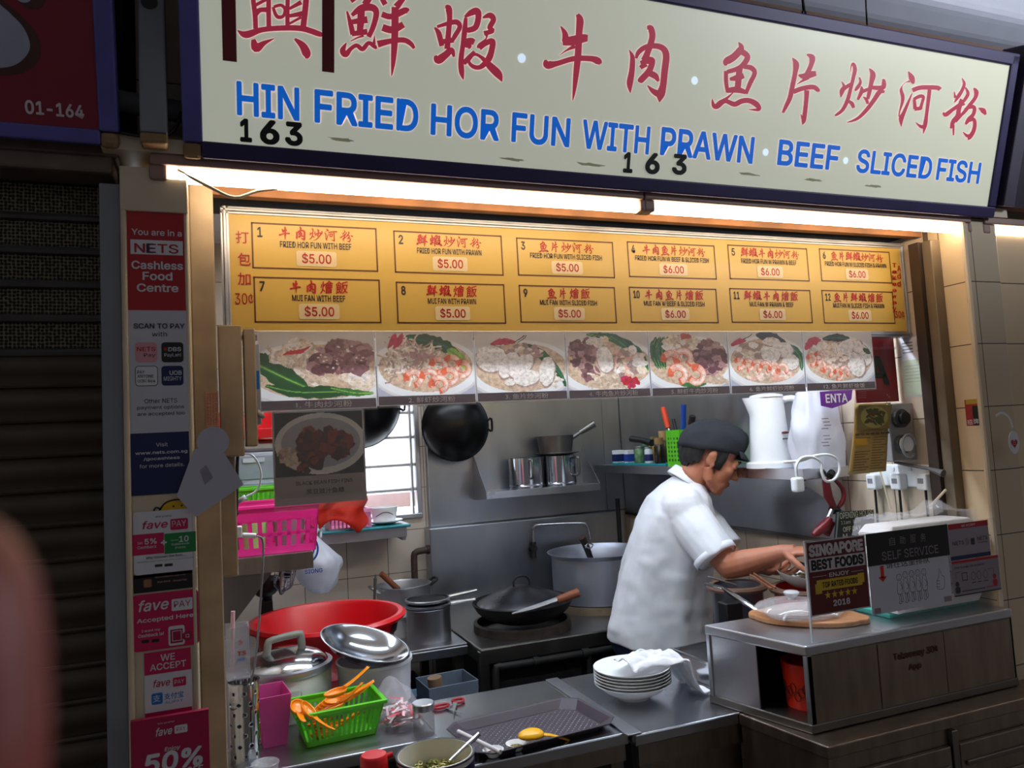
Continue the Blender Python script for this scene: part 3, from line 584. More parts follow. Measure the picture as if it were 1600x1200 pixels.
for n in PN:
    c = PRC[n]
    for k, f in enumerate((0.88, 1.0, 1.07)): PL.append(PC[n] if k == 1 else mat('print_%s_%s' % (n, 'deep' if k == 0 else 'pale'), tuple(min(248, x * f) for x in c), 0.4, 0, 0.06, 30, transl=0.45))
FLAT = [PN.index(n) for n in ('bg', 'bgl', 'cap', 'dk', 'lilac', 'plate')]
class Pic:
    """a printed picture: shapes are laid in order, then flattened into ONE sheet of coloured cells"""
    NX, NY = 190, 120
    def __init__(s, fr, u0, u1, v0, v1, seed):
        s.fr = fr; s.u0 = u0; s.v0 = v0; s.w = u1 - u0; s.h = v1 - v0; s.b = B(); s.r = random.Random(seed)
        s.cells = np.zeros((s.NY, s.NX), dtype=np.int16); s.mask = None
    def q(s, x, y): return (s.u0 + x * s.w, s.v0 + y * s.h)
    def poly(s, c, P):
        X = [p[0] * s.NX for p in P]; Y = [p[1] * s.NY for p in P]
        i0, i1 = max(0, int(min(X))), min(s.NX, int(max(X)) + 2); j0, j1 = max(0, int(min(Y))), min(s.NY, int(max(Y)) + 2)
        if i1 <= i0 or j1 <= j0: return
        gx = np.arange(i0, i1) + 0.5; gy = (np.arange(j0, j1) + 0.5)[:, None]; ins = np.zeros((j1 - j0, i1 - i0), dtype=bool)
        n = len(P)
        for k in range(n):
            xa, ya, xb, yb = X[k], Y[k], X[(k + 1) % n], Y[(k + 1) % n]
            if ya == yb: continue
            ins ^= ((ya > gy) != (yb > gy)) & (gx < (xb - xa) * (gy - ya) / (yb - ya) + xa)
        s.cells[j0:j1, i0:i1][ins] = PN.index(c)
    def ribbon(s, c, P, wd):
        asp = s.w / s.h; n = len(P); L = []; Q = []; ws = wd if isinstance(wd, list) else [wd] * n
        for i, q in enumerate(P):
            a = P[max(0, i - 1)]; b = P[min(n - 1, i + 1)]; dx, dy = b[0] - a[0], (b[1] - a[1]) / asp; l = math.hypot(dx, dy) or 1
            L.append((q[0] - dy / l * ws[i] / 2, q[1] + dx / l * ws[i] / 2 * asp)); Q.append((q[0] + dy / l * ws[i] / 2, q[1] - dx / l * ws[i] / 2 * asp))
        for i in range(n - 1): s.poly(c, [L[i], L[i + 1], Q[i + 1], Q[i]])
    def flatten(s, name, parent):
        sh = np.ones((s.NY, s.NX), dtype=np.int16); sd = s.r.random() * 50
        for j in range(s.NY):
            for i in range(s.NX):
                if int(s.cells[j, i]) not in FLAT:
                    q = noise.noise(Vector((i / 7.0, j / 5.0, sd))) + 0.7 * noise.noise(Vector((i / 2.6, j / 2.2, sd + 9))); sh[j, i] = 0 if q < -0.28 else (2 if q > 0.28 else 1)
        s.cells = s.cells * 3 + sh
        for j in range(s.NY):
            i = 0
            while i < s.NX:
                k = i
                while k < s.NX and s.cells[j, k] == s.cells[j, i]: k += 1
                s.b.k = int(s.cells[j, i]); u0, v0 = s.q(i / s.NX, j / s.NY); u1, v1 = s.q(k / s.NX, (j + 1) / s.NY); s.b.rect(s.fr, u0, u1, v0, v1, 0.0004); i = k
        return s.b.build(name, PL, parent)
    def ell(s, c, x, y, rx, ry, jag=0.0, rot=0.0, n=20):
        P = []
        for k in range(n):
            g = 2 * PI * k / n; f = 1 + s.r.uniform(-jag, jag); a = rx * f * math.cos(g); e = ry * f * math.sin(g)
            P.append((x + a * math.cos(rot) - e * math.sin(rot), y + a * math.sin(rot) + e * math.cos(rot)))
        s.poly(c, P)
    def pile(s, cols, x, y, rx, ry, n, size, jag=0.3, asp=1.6):
        for i in range(n):
            a = s.r.uniform(0, 2 * PI); d = math.sqrt(s.r.random()); k = size * s.r.uniform(0.6, 1.3)
            s.ell(s.r.choice(cols), x + rx * d * math.cos(a), y + ry * d * math.sin(a), k * asp * 0.7, k, jag, s.r.uniform(-1.2, 1.2), 9)
    def strands(s, cols, x, y, rx, ry, n, wd=0.012, ln=0.16):
        for i in range(n):
            a = s.r.uniform(0, 2 * PI); d = math.sqrt(s.r.random()); cx = x + rx * d * math.cos(a); cy = y + ry * d * math.sin(a); t = s.r.uniform(0, 2 * PI); P = []
            for k in range(4): P.append((cx, cy)); cx += ln / 3 * math.cos(t); cy += ln / 3 * math.sin(t) * 1.3; t += s.r.uniform(-1.1, 1.1)
            s.ribbon(s.r.choice(cols), catmull(P, 3), wd)
    def line(s, c, P, wd): s.ribbon(c, catmull([tuple(p) for p in P], 4), wd)
    def prawn(s, x, y, r, a=0.0):
        for c, k, wd, e0, e1 in (('prawn2', 1.0, 0.40, -2.5, 2.4), ('prawn', 1.03, 0.33, -2.2, 1.5), ('prawn3', 1.08, 0.16, -1.8, 0.8)):
            P = [(x + r * k * math.cos(a + e0 + (e1 - e0) * i / 7), y + 1.25 * r * k * math.sin(a + e0 + (e1 - e0) * i / 7)) for i in range(8)]
            s.line(c, P, wd * 2.1 * r)
        s.line('prawn2', [(x + r * 0.9 * math.cos(a + t), y + 1.25 * r * 0.9 * math.sin(a + t)) for t in (1.6, 2.0, 2.5)], 0.5 * r)
    def leaf(s, c, P, wd, vein=None):
        Q = catmull([tuple(p) for p in P], 6); m = len(Q)
        s.ribbon(c, Q, [2 * wd * math.sin(PI * (0.06 + 0.9 * i / (m - 1))) * (1 + s.r.uniform(-0.2, 0.2)) for i in range(m)])
        if vein: s.line(vein, P, wd * 0.3); s.line('lime' if vein == 'green2' else vein, P, wd * 0.1)
    def fish(s, x, y, rx, ry, rot=0.0): s.ell('fish2', x + 0.006, y - 0.016, rx * 1.07, ry * 1.08, 0.05, rot, 18); s.ell('fish', x, y, rx, ry, 0.06, rot, 18)
    def base(s, cx=0.55, cy=0.5, rx=0.62, ry=0.42):
        s.poly('bg', [(0, 0.1), (1, 0.1), (1, 0.62), (0, 0.62)]); s.poly('bgl', [(0, 0.6), (1, 0.6), (1, 1), (0, 1)])
        s.ell('bgl', cx, cy - 0.02, rx * 1.03, ry * 1.03, n=40); s.ell('plate', cx, cy, rx, ry, n=40); s.ell('sauce', cx, cy + 0.02, rx * 0.86, ry * 0.84, n=40)
    def cap(s, txt, x0=0.3, x1=0.78): s.poly('cap', [(0, 0), (1, 0), (1, 0.125), (0, 0.125)]); a = s.q(x0, 0.025); c = s.q(x1, 0.105); return B().text(s.fr, txt, a[0], c[0], a[1], c[1], 0.0009, 0.006)
PF = Fr((0, 1.7695, 0))
XS = [405, 590, 745, 888, 1018, 1142, 1260, 1369]; YS = [645, 636, 629, 624, 620, 616, 612, 607]
def dish(i, p):
    r = p.r
    if i == 0:
        p.base(0.52, 0.46, 0.68, 0.42); p.strands(['noodle', 'fish', 'noodle2'], 0.35, 0.55, 0.2, 0.17, 60, 0.03, 0.2); p.pile(['fish', 'noodle'], 0.88, 0.38, 0.14, 0.12, 20, 0.06)
        p.leaf('green', [(0.0, 0.58), (0.2, 0.42), (0.4, 0.28)], 0.10, 'green2'); p.leaf('green', [(0.05, 0.32), (0.3, 0.23), (0.6, 0.22), (0.85, 0.2)], 0.055, 'green2'); p.leaf('green2', [(0.6, 0.27), (0.8, 0.2), (0.98, 0.19)], 0.03, 'lime'); p.leaf('green', [(0.0, 0.72), (0.04, 0.66), (0.08, 0.6)], 0.05)
        p.pile(['beef', 'beef2', 'beef3', 'beef'], 0.72, 0.66, 0.24, 0.21, 90, 0.055, 0.35); p.pile(['beef', 'beef3', 'beef2'], 0.55, 0.56, 0.1, 0.12, 25, 0.06); p.pile(['beef3', 'fish'], 0.7, 0.66, 0.2, 0.18, 30, 0.012)
        for k in range(5): p.leaf('chili', [(0.2 + 0.03 * k, 0.70 + 0.01 * k), (0.27 + 0.02 * k, 0.74), (0.36 + 0.02 * k, 0.74 + 0.02 * k)], 0.015)
    elif i == 1:
        p.base(0.5, 0.5, 0.56, 0.42); p.leaf('green', [(0.3, 0.93), (0.5, 0.88), (0.7, 0.8), (0.85, 0.68)], 0.07, 'teal'); p.leaf('lime', [(0.72, 0.76), (0.86, 0.62), (0.96, 0.42)], 0.055, 'green2')
        p.strands(['noodle', 'fish', 'noodle2', 'fish2'], 0.33, 0.6, 0.27, 0.24, 120, 0.016, 0.16); p.pile(['beef3', 'fish2', 'noodle'], 0.42, 0.66, 0.15, 0.12, 30, 0.03)
        for a in ((0.12, 0.78, 0.2, 0.98), (0.17, 0.77, 0.27, 0.98)): p.leaf('chilip', [(a[0], a[1]), ((a[0] + a[2]) / 2 + 0.01, (a[1] + a[3]) / 2), (a[2], a[3])], 0.03)
        for x, y, a in ((0.62, 0.52, 0.6), (0.76, 0.55, 0.2), (0.87, 0.48, 0.0), (0.36, 0.36, 1.0), (0.52, 0.36, 0.8), (0.73, 0.38, 0.4), (0.62, 0.27, 0.9)): p.prawn(x, y, 0.075, a)
    elif i == 2:
        p.base(0.5, 0.46, 0.6, 0.42)
        for k in range(7): p.leaf(('green', 'teal', 'green2')[k % 3], [(0.52 + 0.015 * k, 0.84 - 0.012 * k), (0.75, 0.70 - 0.02 * k), (0.92 + 0.01 * k, 0.42 - 0.03 * k), (0.97, 0.2)], 0.022)
        p.pile(['fish2', 'beef3', 'noodle'], 0.55, 0.7, 0.2, 0.1, 40, 0.03); p.pile(['noodle', 'fish'], 0.85, 0.3, 0.1, 0.12, 20, 0.03)
        p.fish(0.17, 0.62, 0.17, 0.19); p.fish(0.36, 0.52, 0.1, 0.2, -0.4); p.fish(0.5, 0.5, 0.1, 0.2, -0.6); p.fish(0.55, 0.33, 0.15, 0.11, 0.3); p.fish(0.78, 0.42, 0.09, 0.22, -0.1); p.fish(0.36, 0.27, 0.06, 0.05)
        p.leaf('chilip', [(0.17, 0.82), (0.3, 0.86), (0.45, 0.85)], 0.035)
        for k in (0, 1): p.line('dk', [(0.42 + 0.04 * k, 0.84), (0.5 + 0.04 * k, 0.9), (0.55 + 0.02 * k, 0.95)], 0.008)
    elif i == 3:
        p.base(0.5, 0.48, 0.62, 0.44)
        for k in range(4): p.leaf(('teal', 'green', 'green2', 'teal')[k], [(0.25 + 0.1 * k, 0.96 - 0.01 * k), (0.6 + 0.04 * k, 0.9 - 0.04 * k), (0.9, 0.66 - 0.04 * k), (0.99, 0.4)], 0.05, 'green2')
        p.pile(['beef', 'beef2', 'beef3'], 0.2, 0.68, 0.16, 0.2, 70, 0.05, 0.35); p.pile(['beef2', 'beef'], 0.28, 0.38, 0.1, 0.1, 25, 0.045); p.strands(['noodle2', 'sauce', 'noodle'], 0.5, 0.28, 0.18, 0.1, 50, 0.02, 0.18)
        p.pile(['noodle', 'fish2', 'fish', 'prawn'], 0.75, 0.52, 0.18, 0.22, 60, 0.05); p.fish(0.46, 0.58, 0.1, 0.2, 0.1); p.pile(['fish', 'noodle'], 0.42, 0.86, 0.12, 0.06, 15, 0.04); p.pile(['chili', 'chili', 'chilip'], 0.76, 0.22, 0.1, 0.09, 24, 0.035, 0.3)
    elif i == 4:
        p.base(0.5, 0.5, 0.6, 0.44)
        for k in range(4): p.leaf(('teal', 'green')[k % 2], [(0.1 + 0.05 * k, 0.92), (0.04 + 0.04 * k, 0.7), (0.1 + 0.03 * k, 0.42)], 0.04, 'green2')
        p.pile(['noodle', 'fish2', 'noodle2', 'fish'], 0.4, 0.76, 0.22, 0.16, 50, 0.05); p.pile(['beef2', 'beef', 'beef2', 'beef3'], 0.76, 0.58, 0.2, 0.27, 90, 0.05, 0.35); p.pile(['sauce', 'noodle2'], 0.85, 0.22, 0.12, 0.06, 20, 0.03); p.pile(['chili'], 0.48, 0.93, 0.06, 0.03, 8, 0.03)
        p.leaf('green2', [(0.35, 0.18), (0.5, 0.16), (0.7, 0.17)], 0.03)
        for x, y, a in ((0.26, 0.54, 0.8), (0.42, 0.58, 1.5), (0.34, 0.33, 1.0), (0.57, 0.32, -0.3)): p.prawn(x, y, 0.095, a)
    elif i == 5:
        p.base(0.5, 0.5, 0.56, 0.44); p.leaf('navy', [(0.38, 0.95), (0.6, 0.9), (0.8, 0.78)], 0.06); p.leaf('teal', [(0.8, 0.8), (0.95, 0.6), (0.97, 0.35)], 0.05, 'green2'); p.leaf('chilip', [(0.04, 0.78), (0.14, 0.84), (0.24, 0.86)], 0.035)
        p.line('dk', [(0.2, 0.88), (0.28, 0.92), (0.33, 0.97)], 0.008); p.pile(['fish2', 'fish', 'noodle'], 0.35, 0.64, 0.26, 0.16, 50, 0.05)
        for x, y, rx, ry in ((0.58, 0.84, 0.12, 0.07), (0.72, 0.7, 0.15, 0.13), (0.56, 0.62, 0.13, 0.13), (0.82, 0.5, 0.12, 0.13)): p.fish(x, y, rx, ry)
        p.pile(['prawn', 'sauce', 'prawn3'], 0.5, 0.28, 0.34, 0.07, 50, 0.035)
        for k in range(6): p.prawn(0.13 + 0.115 * k, 0.48 - 0.02 * k, 0.06, 0.4 + 0.2 * k)
    else:
        p.base(0.5, 0.5, 0.56, 0.44); p.leaf('navy', [(0.28, 0.88), (0.5, 0.9), (0.7, 0.86)], 0.05, 'teal'); p.leaf('chilip', [(0.02, 0.7), (0.12, 0.82), (0.26, 0.86)], 0.05)
        p.pile(['fish', 'noodle', 'prawn3'], 0.3, 0.66, 0.22, 0.14, 45, 0.05); p.fish(0.66, 0.74, 0.2, 0.13, 0.5); p.fish(0.84, 0.6, 0.13, 0.2, 0.3); p.fish(0.74, 0.44, 0.13, 0.22, 0.2); p.pile(['noodle', 'fish2', 'prawn3'], 0.48, 0.5, 0.12, 0.12, 25, 0.04); p.leaf('green', [(0.86, 0.7), (0.92, 0.66), (0.97, 0.62)], 0.03)
        for x, y, a in ((0.1, 0.52, 0.5), (0.22, 0.42, 0.8), (0.32, 0.32, 1.0), (0.46, 0.26, 0.4), (0.56, 0.3, 1.4), (0.2, 0.56, 0.2)): p.prawn(x, y, 0.06, a)
CAPS = ['1. 牛肉炒河粉', '2. 鲜虾炒河粉', '3. 鱼片炒河粉', '4. 牛肉鱼片炒河粉', '5. 鲜虾牛肉炒河粉', '6. 鱼片鲜虾炒河粉', '12. 鱼片鲜虾烩饭']
LABS = ['beef with noodles and dark leafy greens, leftmost of the row', 'prawns curled on shredded noodles with two red chillies', 'pale fish slices fanned out with green stalks at right', 'beef at left, white fish slice and red chilli garnish', 'three plump prawns beside a dark pile of beef', 'row of prawns in front of white fish pieces', 'large white fish slices at right, rightmost of the row']
vtop = PF.uv(700, 518)[1]
for i in range(7):
    a = PF.uv(XS[i] + 0.6, YS[i])[0]; c = PF.uv(XS[i + 1] - 0.6, YS[i + 1])[0]; d = (PF.uv(XS[i], YS[i])[1] + PF.uv(XS[i + 1], YS[i + 1])[1]) / 2
    t = T('food_photo', 'photo placard of ' + LABS[i], 'photo', ((a + c) / 2, 1.7695, d), 0, 'food photos below the menu board')
    B().border(PF, a, c, d, vtop, 0.0022, 0.0012).build('white_edge', mat('placard_white', (226, 224, 226), 0.35, 0, 0.03, transl=0.45), t)
    p = Pic(PF, a + 0.001, c - 0.001, d + 0.001, vtop - 0.001, 20 + i); dish(i, p); cb_ = p.cap(CAPS[i], 0.30 if i < 3 else 0.24, 0.78 if i < 3 else 0.84)
    p.flatten('printed_dish', t); cb_.build('caption', mat('caption_print', (206, 200, 204), 0.5), t)
    B().slab(PF, a, c, d - 0.004, vtop, 0.0032, 0.0042).build('clear_sleeve', glass, t)
BF = Fr((0, 1.7725, 0))
a, d = BF.uv(430, 795); c, e = BF.uv(574, 778); tt = (BF.uv(424, 646)[1] + BF.uv(567, 636)[1]) / 2; d = (d + e) / 2 ; a = (a + BF.uv(424, 646)[0]) / 2; c = (c + BF.uv(567, 636)[0]) / 2
t = T('food_photo', 'dim photo placard captioned black bean fish fins, hanging below the row', 'photo', ((a + c) / 2, 1.7725, d))
B().slab(BF, a, c, d, tt, -0.002, 0).build('placard', mat('grey_placard', (150, 138, 138), 0.5, 0, 0.05), t)
p = Pic(BF, a + 0.004, c - 0.004, d + 0.018, tt - 0.004, 77)
p.poly('dk', [(0, 0.24), (1, 0.24), (1, 1), (0, 1)]); p.ell('plate', 0.52, 0.62, 0.52, 0.37, n=40); p.ell('bg', 0.52, 0.63, 0.45, 0.3, n=40)
p.pile(['noodle', 'fish2', 'noodle2'], 0.2, 0.5, 0.12, 0.1, 30, 0.05); p.pile(['bb', 'bb2', 'bb3', 'bb'], 0.42, 0.58, 0.14, 0.22, 70, 0.06, 0.3); p.pile(['bb', 'bb2', 'bb3'], 0.68, 0.62, 0.17, 0.15, 60, 0.055, 0.3); p.pile(['bb2', 'bb3'], 0.32, 0.34, 0.06, 0.05, 12, 0.04)
cb_ = B(); p.poly('lilac', [(0, 0), (1, 0), (1, 0.24), (0, 0.24)]); p.flatten('printed_dish', t); q0 = p.q(0.22, 0.135); q1 = p.q(0.86, 0.18); cb_.text(BF, 'BLACK BEAN FISH FINS', q0[0], q1[0], q0[1], q1[1], 0.0009, 0.012); q0 = p.q(0.33, 0.02); q1 = p.q(0.76, 0.085); cb_.text(BF, '黑豆豉汁鱼鳍', q0[0], q1[0], q0[1], q1[1], 0.0009, 0.008)
cb_.build('caption', blackp, t)
B().slab(BF, a - 0.002, c + 0.002, d - 0.012, tt + 0.002, 0.0022, 0.0032).build('clear_sleeve', glass, t)
# ================================================================== stickers and papers on the left pillar
KF = Fr((0, 1.5985, 0))
s_red = mat('sticker_red', (176, 12, 28), 0.4, 0, 0.03); s_white = mat('sticker_white', (196, 196, 208), 0.4, 0, 0.03); s_navy = mat('sticker_navy', (16, 28, 84), 0.4, 0, 0.03)
s_mag = mat('sticker_magenta', (200, 14, 84), 0.4, 0, 0.03); s_green = mat('sticker_green', (20, 128, 62), 0.4, 0, 0.03); s_blk = mat('sticker_black', (14, 14, 16), 0.4, 0, 0.05)
s_lt = mat('print_white', (216, 214, 222), 0.45, 0, 0.02); s_gry = mat('print_dark_grey', (44, 40, 50), 0.45, 0, 0.02); s_pink = mat('print_pale_pink', (216, 150, 160), 0.45, 0, 0.02); s_yel = mat('print_yellow', (216, 170, 20), 0.45, 0, 0.03); s_blue = mat('print_bright_blue', (22, 116, 200), 0.45, 0, 0.02)
st = T('payment_sticker', 'tall red, white and navy cashless food centre sticker, topmost on left pillar', 'sticker', (-0.1, 1.5985, 1.5), 0)
u0 = KF.uv(198, 500)[0]; u1 = KF.uv(296.5, 500)[0]
v = [(KF.uv(*a)[1] + KF.uv(*c)[1]) / 2 for a, c in (((196, 321.7), (291, 326)), ((200, 485.5), (296, 484.6)), ((202, 677.5), (299, 674)), ((205, 775), (303, 769)))]
for n, m, i in (('red_panel', s_red, 0), ('white_panel', s_white, 1), ('navy_panel', s_navy, 2)): B().slab(KF, u0, u1, v[i + 1], v[i], -0.001, 0.0003).build(n, m, st)
b = B().ptext(KF, 'You are in a', (205.6, 367), (284, 370), 10, wgt=0.012).ptext(KF, 'Cashless', (205.6, 421.5), (286, 421), 13, wgt=0.02).ptext(KF, 'Food', (223, 438.5), (269.6, 438), 13, wgt=0.02).ptext(KF, 'Centre', (214, 457), (279, 456), 13, wgt=0.02).prect(KF, (203.7, 374), (286, 399.5))
b.build('white_lettering', s_lt, st)
B().ptext(KF, 'NETS', (210, 395.6), (279, 396.4), 15, 0.0016, 0.012).build('logo_lettering', s_red, st)
B().ptext(KF, 'E', (229, 395.7), (241, 395.8), 15, 0.0019, 0.012).build('logo_letter', s_navy, st)
b = B().ptext(KF, 'SCAN TO PAY', (208.7, 514), (288.8, 513.5), 8.5, wgt=0.02).ptext(KF, 'with', (237.4, 526), (261, 525.7), 7.5); b.build('dark_heading', s_gry, st); b = B()
for t, a, c in (('Other NETS', (226, 630), (277, 629.5)), ('payment options', (214.4, 641), (288, 639.6)), ('are accepted too', (215, 651), (289, 649.5))): b.ptext(KF, t, a, c, 7)
b.build('dark_lettering', s_gry, st)
b = B()
for t, a, c, w_ in (('Visit', (244, 698), (262, 697), 0), ('www.nets.com.sg', (211.5, 711), (293, 709.5), 0.014), ('/gocashless', (224.5, 720.5), (281, 718.5), 0.014), ('for more details.', (218, 731.5), (288, 728.5), 0)): b.ptext(KF, t, a, c, 6, wgt=w_)
b.build('navy_panel_lettering', s_lt, st)
for tl, br, m, ts in (((211, 535), (246, 566), s_pink, (('NETS', (214, 549), (243, 549), 7, s_red, 0.012), ('Pay', (225, 559), (243, 559), 7, s_navy, 0))), ((252, 535), (287, 566), s_blk, (('DBS', (263, 549), (283, 549), 6.5, s_lt, 0.01), ('PayLah!', (257, 559), (283, 558), 6.5, s_lt, 0), ('■', (256, 548), (261, 548), 5, s_red, 0))), ((211, 572), (247, 603), s_gry, ()), ((252, 572), (287, 602), s_navy, (('UOB', (265, 586), (284, 586), 7, s_lt, 0.014), ('MIGHTY', (256, 595), (284, 594.5), 6.5, s_lt, 0)))):
    e = B().prect(KF, tl, br, 0.0008, 0.006).build('pay_logo', m, st)
    for t, a, c, hp, mm, wg in ts: B().ptext(KF, t, a, c, hp, 0.0012, wg).build('logo_lettering', mm, e)
    if m is s_gry:
        B().prect(KF, (212, 573), (246, 602), 0.0011, 0.005).build('logo_field', s_lt, e)
        B().ptext(KF, 'PAY', (214.5, 584), (226, 584), 5, 0.0014, 0.01).ptext(KF, 'ANYONE', (214.5, 590.5), (240, 590.5), 5, 0.0014, 0.01).ptext(KF, 'OCBC Bank', (215, 597.5), (243, 597.5), 4.5, 0.0014, 0.01).build('logo_lettering', s_gry, e)

def pay(b_, a, c, hp, fr, h=0.0016): b_.ptext(fr, 'fave', a, c, hp, h, 0.014, slant=0.22)
# yellow smiling sticker peeking out
ss = T('smiley_sticker', 'yellow smiling face sticker half hidden under the cashback card', 'sticker', (-0.09, 1.5985, 1.3))
uc, vc = KF.uv(272, 800); B().disc(KF, uc, vc, 0.025, 0.0004).build('face', s_yel, ss)
B().strip(KF, [KF.uv(*p) for p in ((248, 800), (256, 788), (268, 782), (284, 781), (296, 790))], 0.003, 0.0008).strip(KF, [KF.uv(*p) for p in ((240, 799), (244, 793), (252, 796))], 0.003, 0.0008).disc(KF, *KF.uv(271, 791), 0.0018, 0.0008).disc(KF, *KF.uv(284, 790), 0.0018, 0.0008).build('outline', s_blk, ss)
sp_ = T('payment_sticker', 'white payment sticker offering 5% cashback and 10 points, below the white paper', 'sticker', (-0.1, 1.5985, 1.25))
h0 = 0.0012
B().prect(KF, (207.6, 801), (307, 889.5), h0, 0.006).build('card', s_lt, sp_)
B().prect(KF, (206.5, 836), (256.8, 864), h0 + 0.0004).build('magenta_band', s_mag, sp_); B().prect(KF, (256.8, 834), (306.5, 861), h0 + 0.0004).build('green_band', s_green, sp_)
b = B(); pay(b, (220.6, 828), (261, 824), 13, KF, h0 + 0.0005); b.prect(KF, (266, 811), (294, 826), h0 + 0.0005, 0.003).build('brand_lettering', s_mag, sp_)
B().ptext(KF, 'PAY', (269, 823), (291, 821), 9, h0 + 0.001).ptext(KF, '5%', (226, 851), (245, 849), 9, h0 + 0.001, 0.02).ptext(KF, 'Cashback', (215, 858), (245, 855.5), 4.5, h0 + 0.001, 0.01).ptext(KF, 'Get', (215, 851), (223, 850), 4, h0 + 0.001).ptext(KF, '+', (251.5, 852), (261, 851), 8, h0 + 0.001, 0.04).ptext(KF, '10', (280, 847), (295, 845.5), 9.5, h0 + 0.001, 0.02).ptext(KF, 'Get Up to', (267, 846), (279, 845), 3, h0 + 0.001).ptext(KF, 'GrabRewards', (268, 852), (296, 850), 3.4, h0 + 0.001).ptext(KF, 'Points', (274, 857), (290, 856), 3.4, h0 + 0.001).build('white_lettering', s_lt, sp_)
B().ptext(KF, 'We prefer', (243, 809.5), (269, 807.5), 3.6, h0 + 0.0005).ptext(KF, 'Why Choose? Get Both.', (228, 873.5), (286, 870), 4.2, h0 + 0.0005, 0.008).ptext(KF, 'Maximise your savings when you use both', (214, 878.5), (302, 873.5), 2, h0 + 0.0005).prect(KF, (242, 882), (254, 885), h0 + 0.0005, 0.001).prect(KF, (257, 881), (270, 884), h0 + 0.0005, 0.001).build('dark_lettering', s_gry, sp_)
sb = T('app_strip_sticker', 'black strip sticker with app store badges between the white and magenta payment stickers', 'sticker', (-0.1, 1.5985, 1.2))
B().prect(KF, (208.5, 899), (307, 917), 0.0006).build('strip', s_blk, sb); B().prect(KF, (208.5, 893), (307, 894.5), 0.0006).build('yellow_edge', s_yel, sb)
B().prect(KF, (224.5, 906), (237, 917), 0.001, 0.002).build('app_icon', mat('print_tan', (150, 100, 60), 0.5), sb)
B().ptext(KF, 'Download the app now', (243, 903), (290, 899), 2.4, 0.001).ptext(KF, 'App Store', (246, 911), (266, 909.5), 3.2, 0.001).ptext(KF, 'Google Play', (271, 909), (292, 907), 3.2, 0.001).build('lettering', s_pink, sb)
sa = T('payment_sticker', 'magenta accepted here payment sticker with a phone picture', 'sticker', (-0.1, 1.5985, 1.1))
B().prect(KF, (205.5, 931), (311.5, 1006), 0.0006, 0.008).build('card', s_mag, sa)
b = B(); pay(b, (214, 957), (262, 951.5), 18, KF, 0.001); b.prect(KF, (268, 936.5), (301, 951), 0.001, 0.002); b.build('brand_lettering', s_lt, sa); b = B().ptext(KF, 'Accepted Here', (214, 975), (302.5, 966), 8.5, 0.001, 0.016).ptext(KF, 'I want my', (221.5, 989), (250.5, 986), 4.8, 0.001).ptext(KF, 'Cashback la!', (216, 996.5), (256, 992), 5, 0.001, 0.012)
b.prect(KF, (263, 979), (289, 1006), 0.001, 0.004).build('white_lettering', s_lt, sa)
b = B().ptext(KF, 'PAY', (272, 949), (298, 946), 9.5, 0.0014).prect(KF, (266, 984), (286, 1003), 0.0014); 
uc, vc = KF.uv(293, 993); b.disc(KF, uc, vc, 0.009, 0.0014).build('magenta_print', mat('sticker_magenta_dark', (168, 14, 70), 0.4), sa)
B().border(KF, uc - 0.003, uc + 0.003, vc - 0.003, vc + 0.003, 0.001, 0.0018).border(KF, *(lambda p, q: (p[0], q[0], q[1], p[1]))(KF.uv(269, 986), KF.uv(284, 1000)), 0.001, 0.0018).build('phone_marks', s_lt, sa)
B().prect(KF, (221, 1000.5), (233, 1004), 0.001, 0.001).prect(KF, (237, 999), (249, 1002.5), 0.001, 0.001).build('store_badges', s_blk, sa)
sw = T('payment_sticker', 'white and magenta we accept sticker with a small blue mark', 'sticker', (-0.09, 1.5985, 0.98))
B().prect(KF, (225, 1021), (300, 1112), 0.0004).build('magenta_card', s_mag, sw); B().prect(KF, (225.5, 1056), (301, 1103), 0.0008).build('white_field', s_lt, sw)
B().ptext(KF, 'WE', (251, 1033), (273.5, 1030), 10.5, 0.001, 0.012).ptext(KF, 'ACCEPT', (234.5, 1047.5), (291, 1042), 10.5, 0.001, 0.012).build('white_lettering', s_lt, sw)
b = B(); pay(b, (238, 1074.5), (265, 1071), 12, KF, 0.0012); b.prect(KF, (270, 1059), (291, 1070), 0.0012, 0.002).build('brand_lettering', s_mag, sw)
B().ptext(KF, 'PAY', (273, 1068.5), (288, 1066.5), 6.5, 0.0016).ptext(KF, '支', (239, 1097), (251, 1096), 11, 0.0016).build('badge_lettering', s_lt, sw)
B().prect(KF, (236.6, 1084), (254.5, 1099), 0.0012, 0.003).ptext(KF, '支付宝', (256.5, 1092.5), (287, 1089.5), 10, 0.0012, 0.01).ptext(KF, 'ALIPAY', (258, 1099), (286, 1096), 4, 0.0012).build('blue_print', s_blue, sw)
PFR = Fr((0, 1.572, 0))
sq = T('discount_poster', 'magenta enjoy 50% off poster board at the bottom of left pillar', 'poster', (-0.1, 1.572, 0.7))
u0 = PFR.uv(204, 1150)[0]; u1 = PFR.uv(327, 1150)[0]; vt = (PFR.uv(203.7, 1130)[1] + PFR.uv(325.5, 1107)[1]) / 2
B().slab(PFR, u0, u1, vt - 0.28, vt, -0.012, 0).build('board', mat('dull_magenta_board', (170, 10, 72), 0.5, 0, 0.04), sq)
b = B(); pay(b, (242, 1151.5), (268, 1146.5), 13, PFR, 0.0006); b.prect(PFR, (272.6, 1134), (293, 1143), 0.0006, 0.002)
b.ptext(PFR, 'We prefer', (246, 1133), (273, 1128), 3, 0.0006).ptext(PFR, 'Enjoy', (257, 1176), (281, 1171), 8, 0.0006, 0.012, slant=0.15).ptext(PFR, '50%', (224, 1212), (316, 1195), 32, 0.0006, 0.03, slant=0.12).ptext(PFR, 'OFF', (290, 1212), (316, 1205), 12, 0.0008, 0.02, slant=0.15)
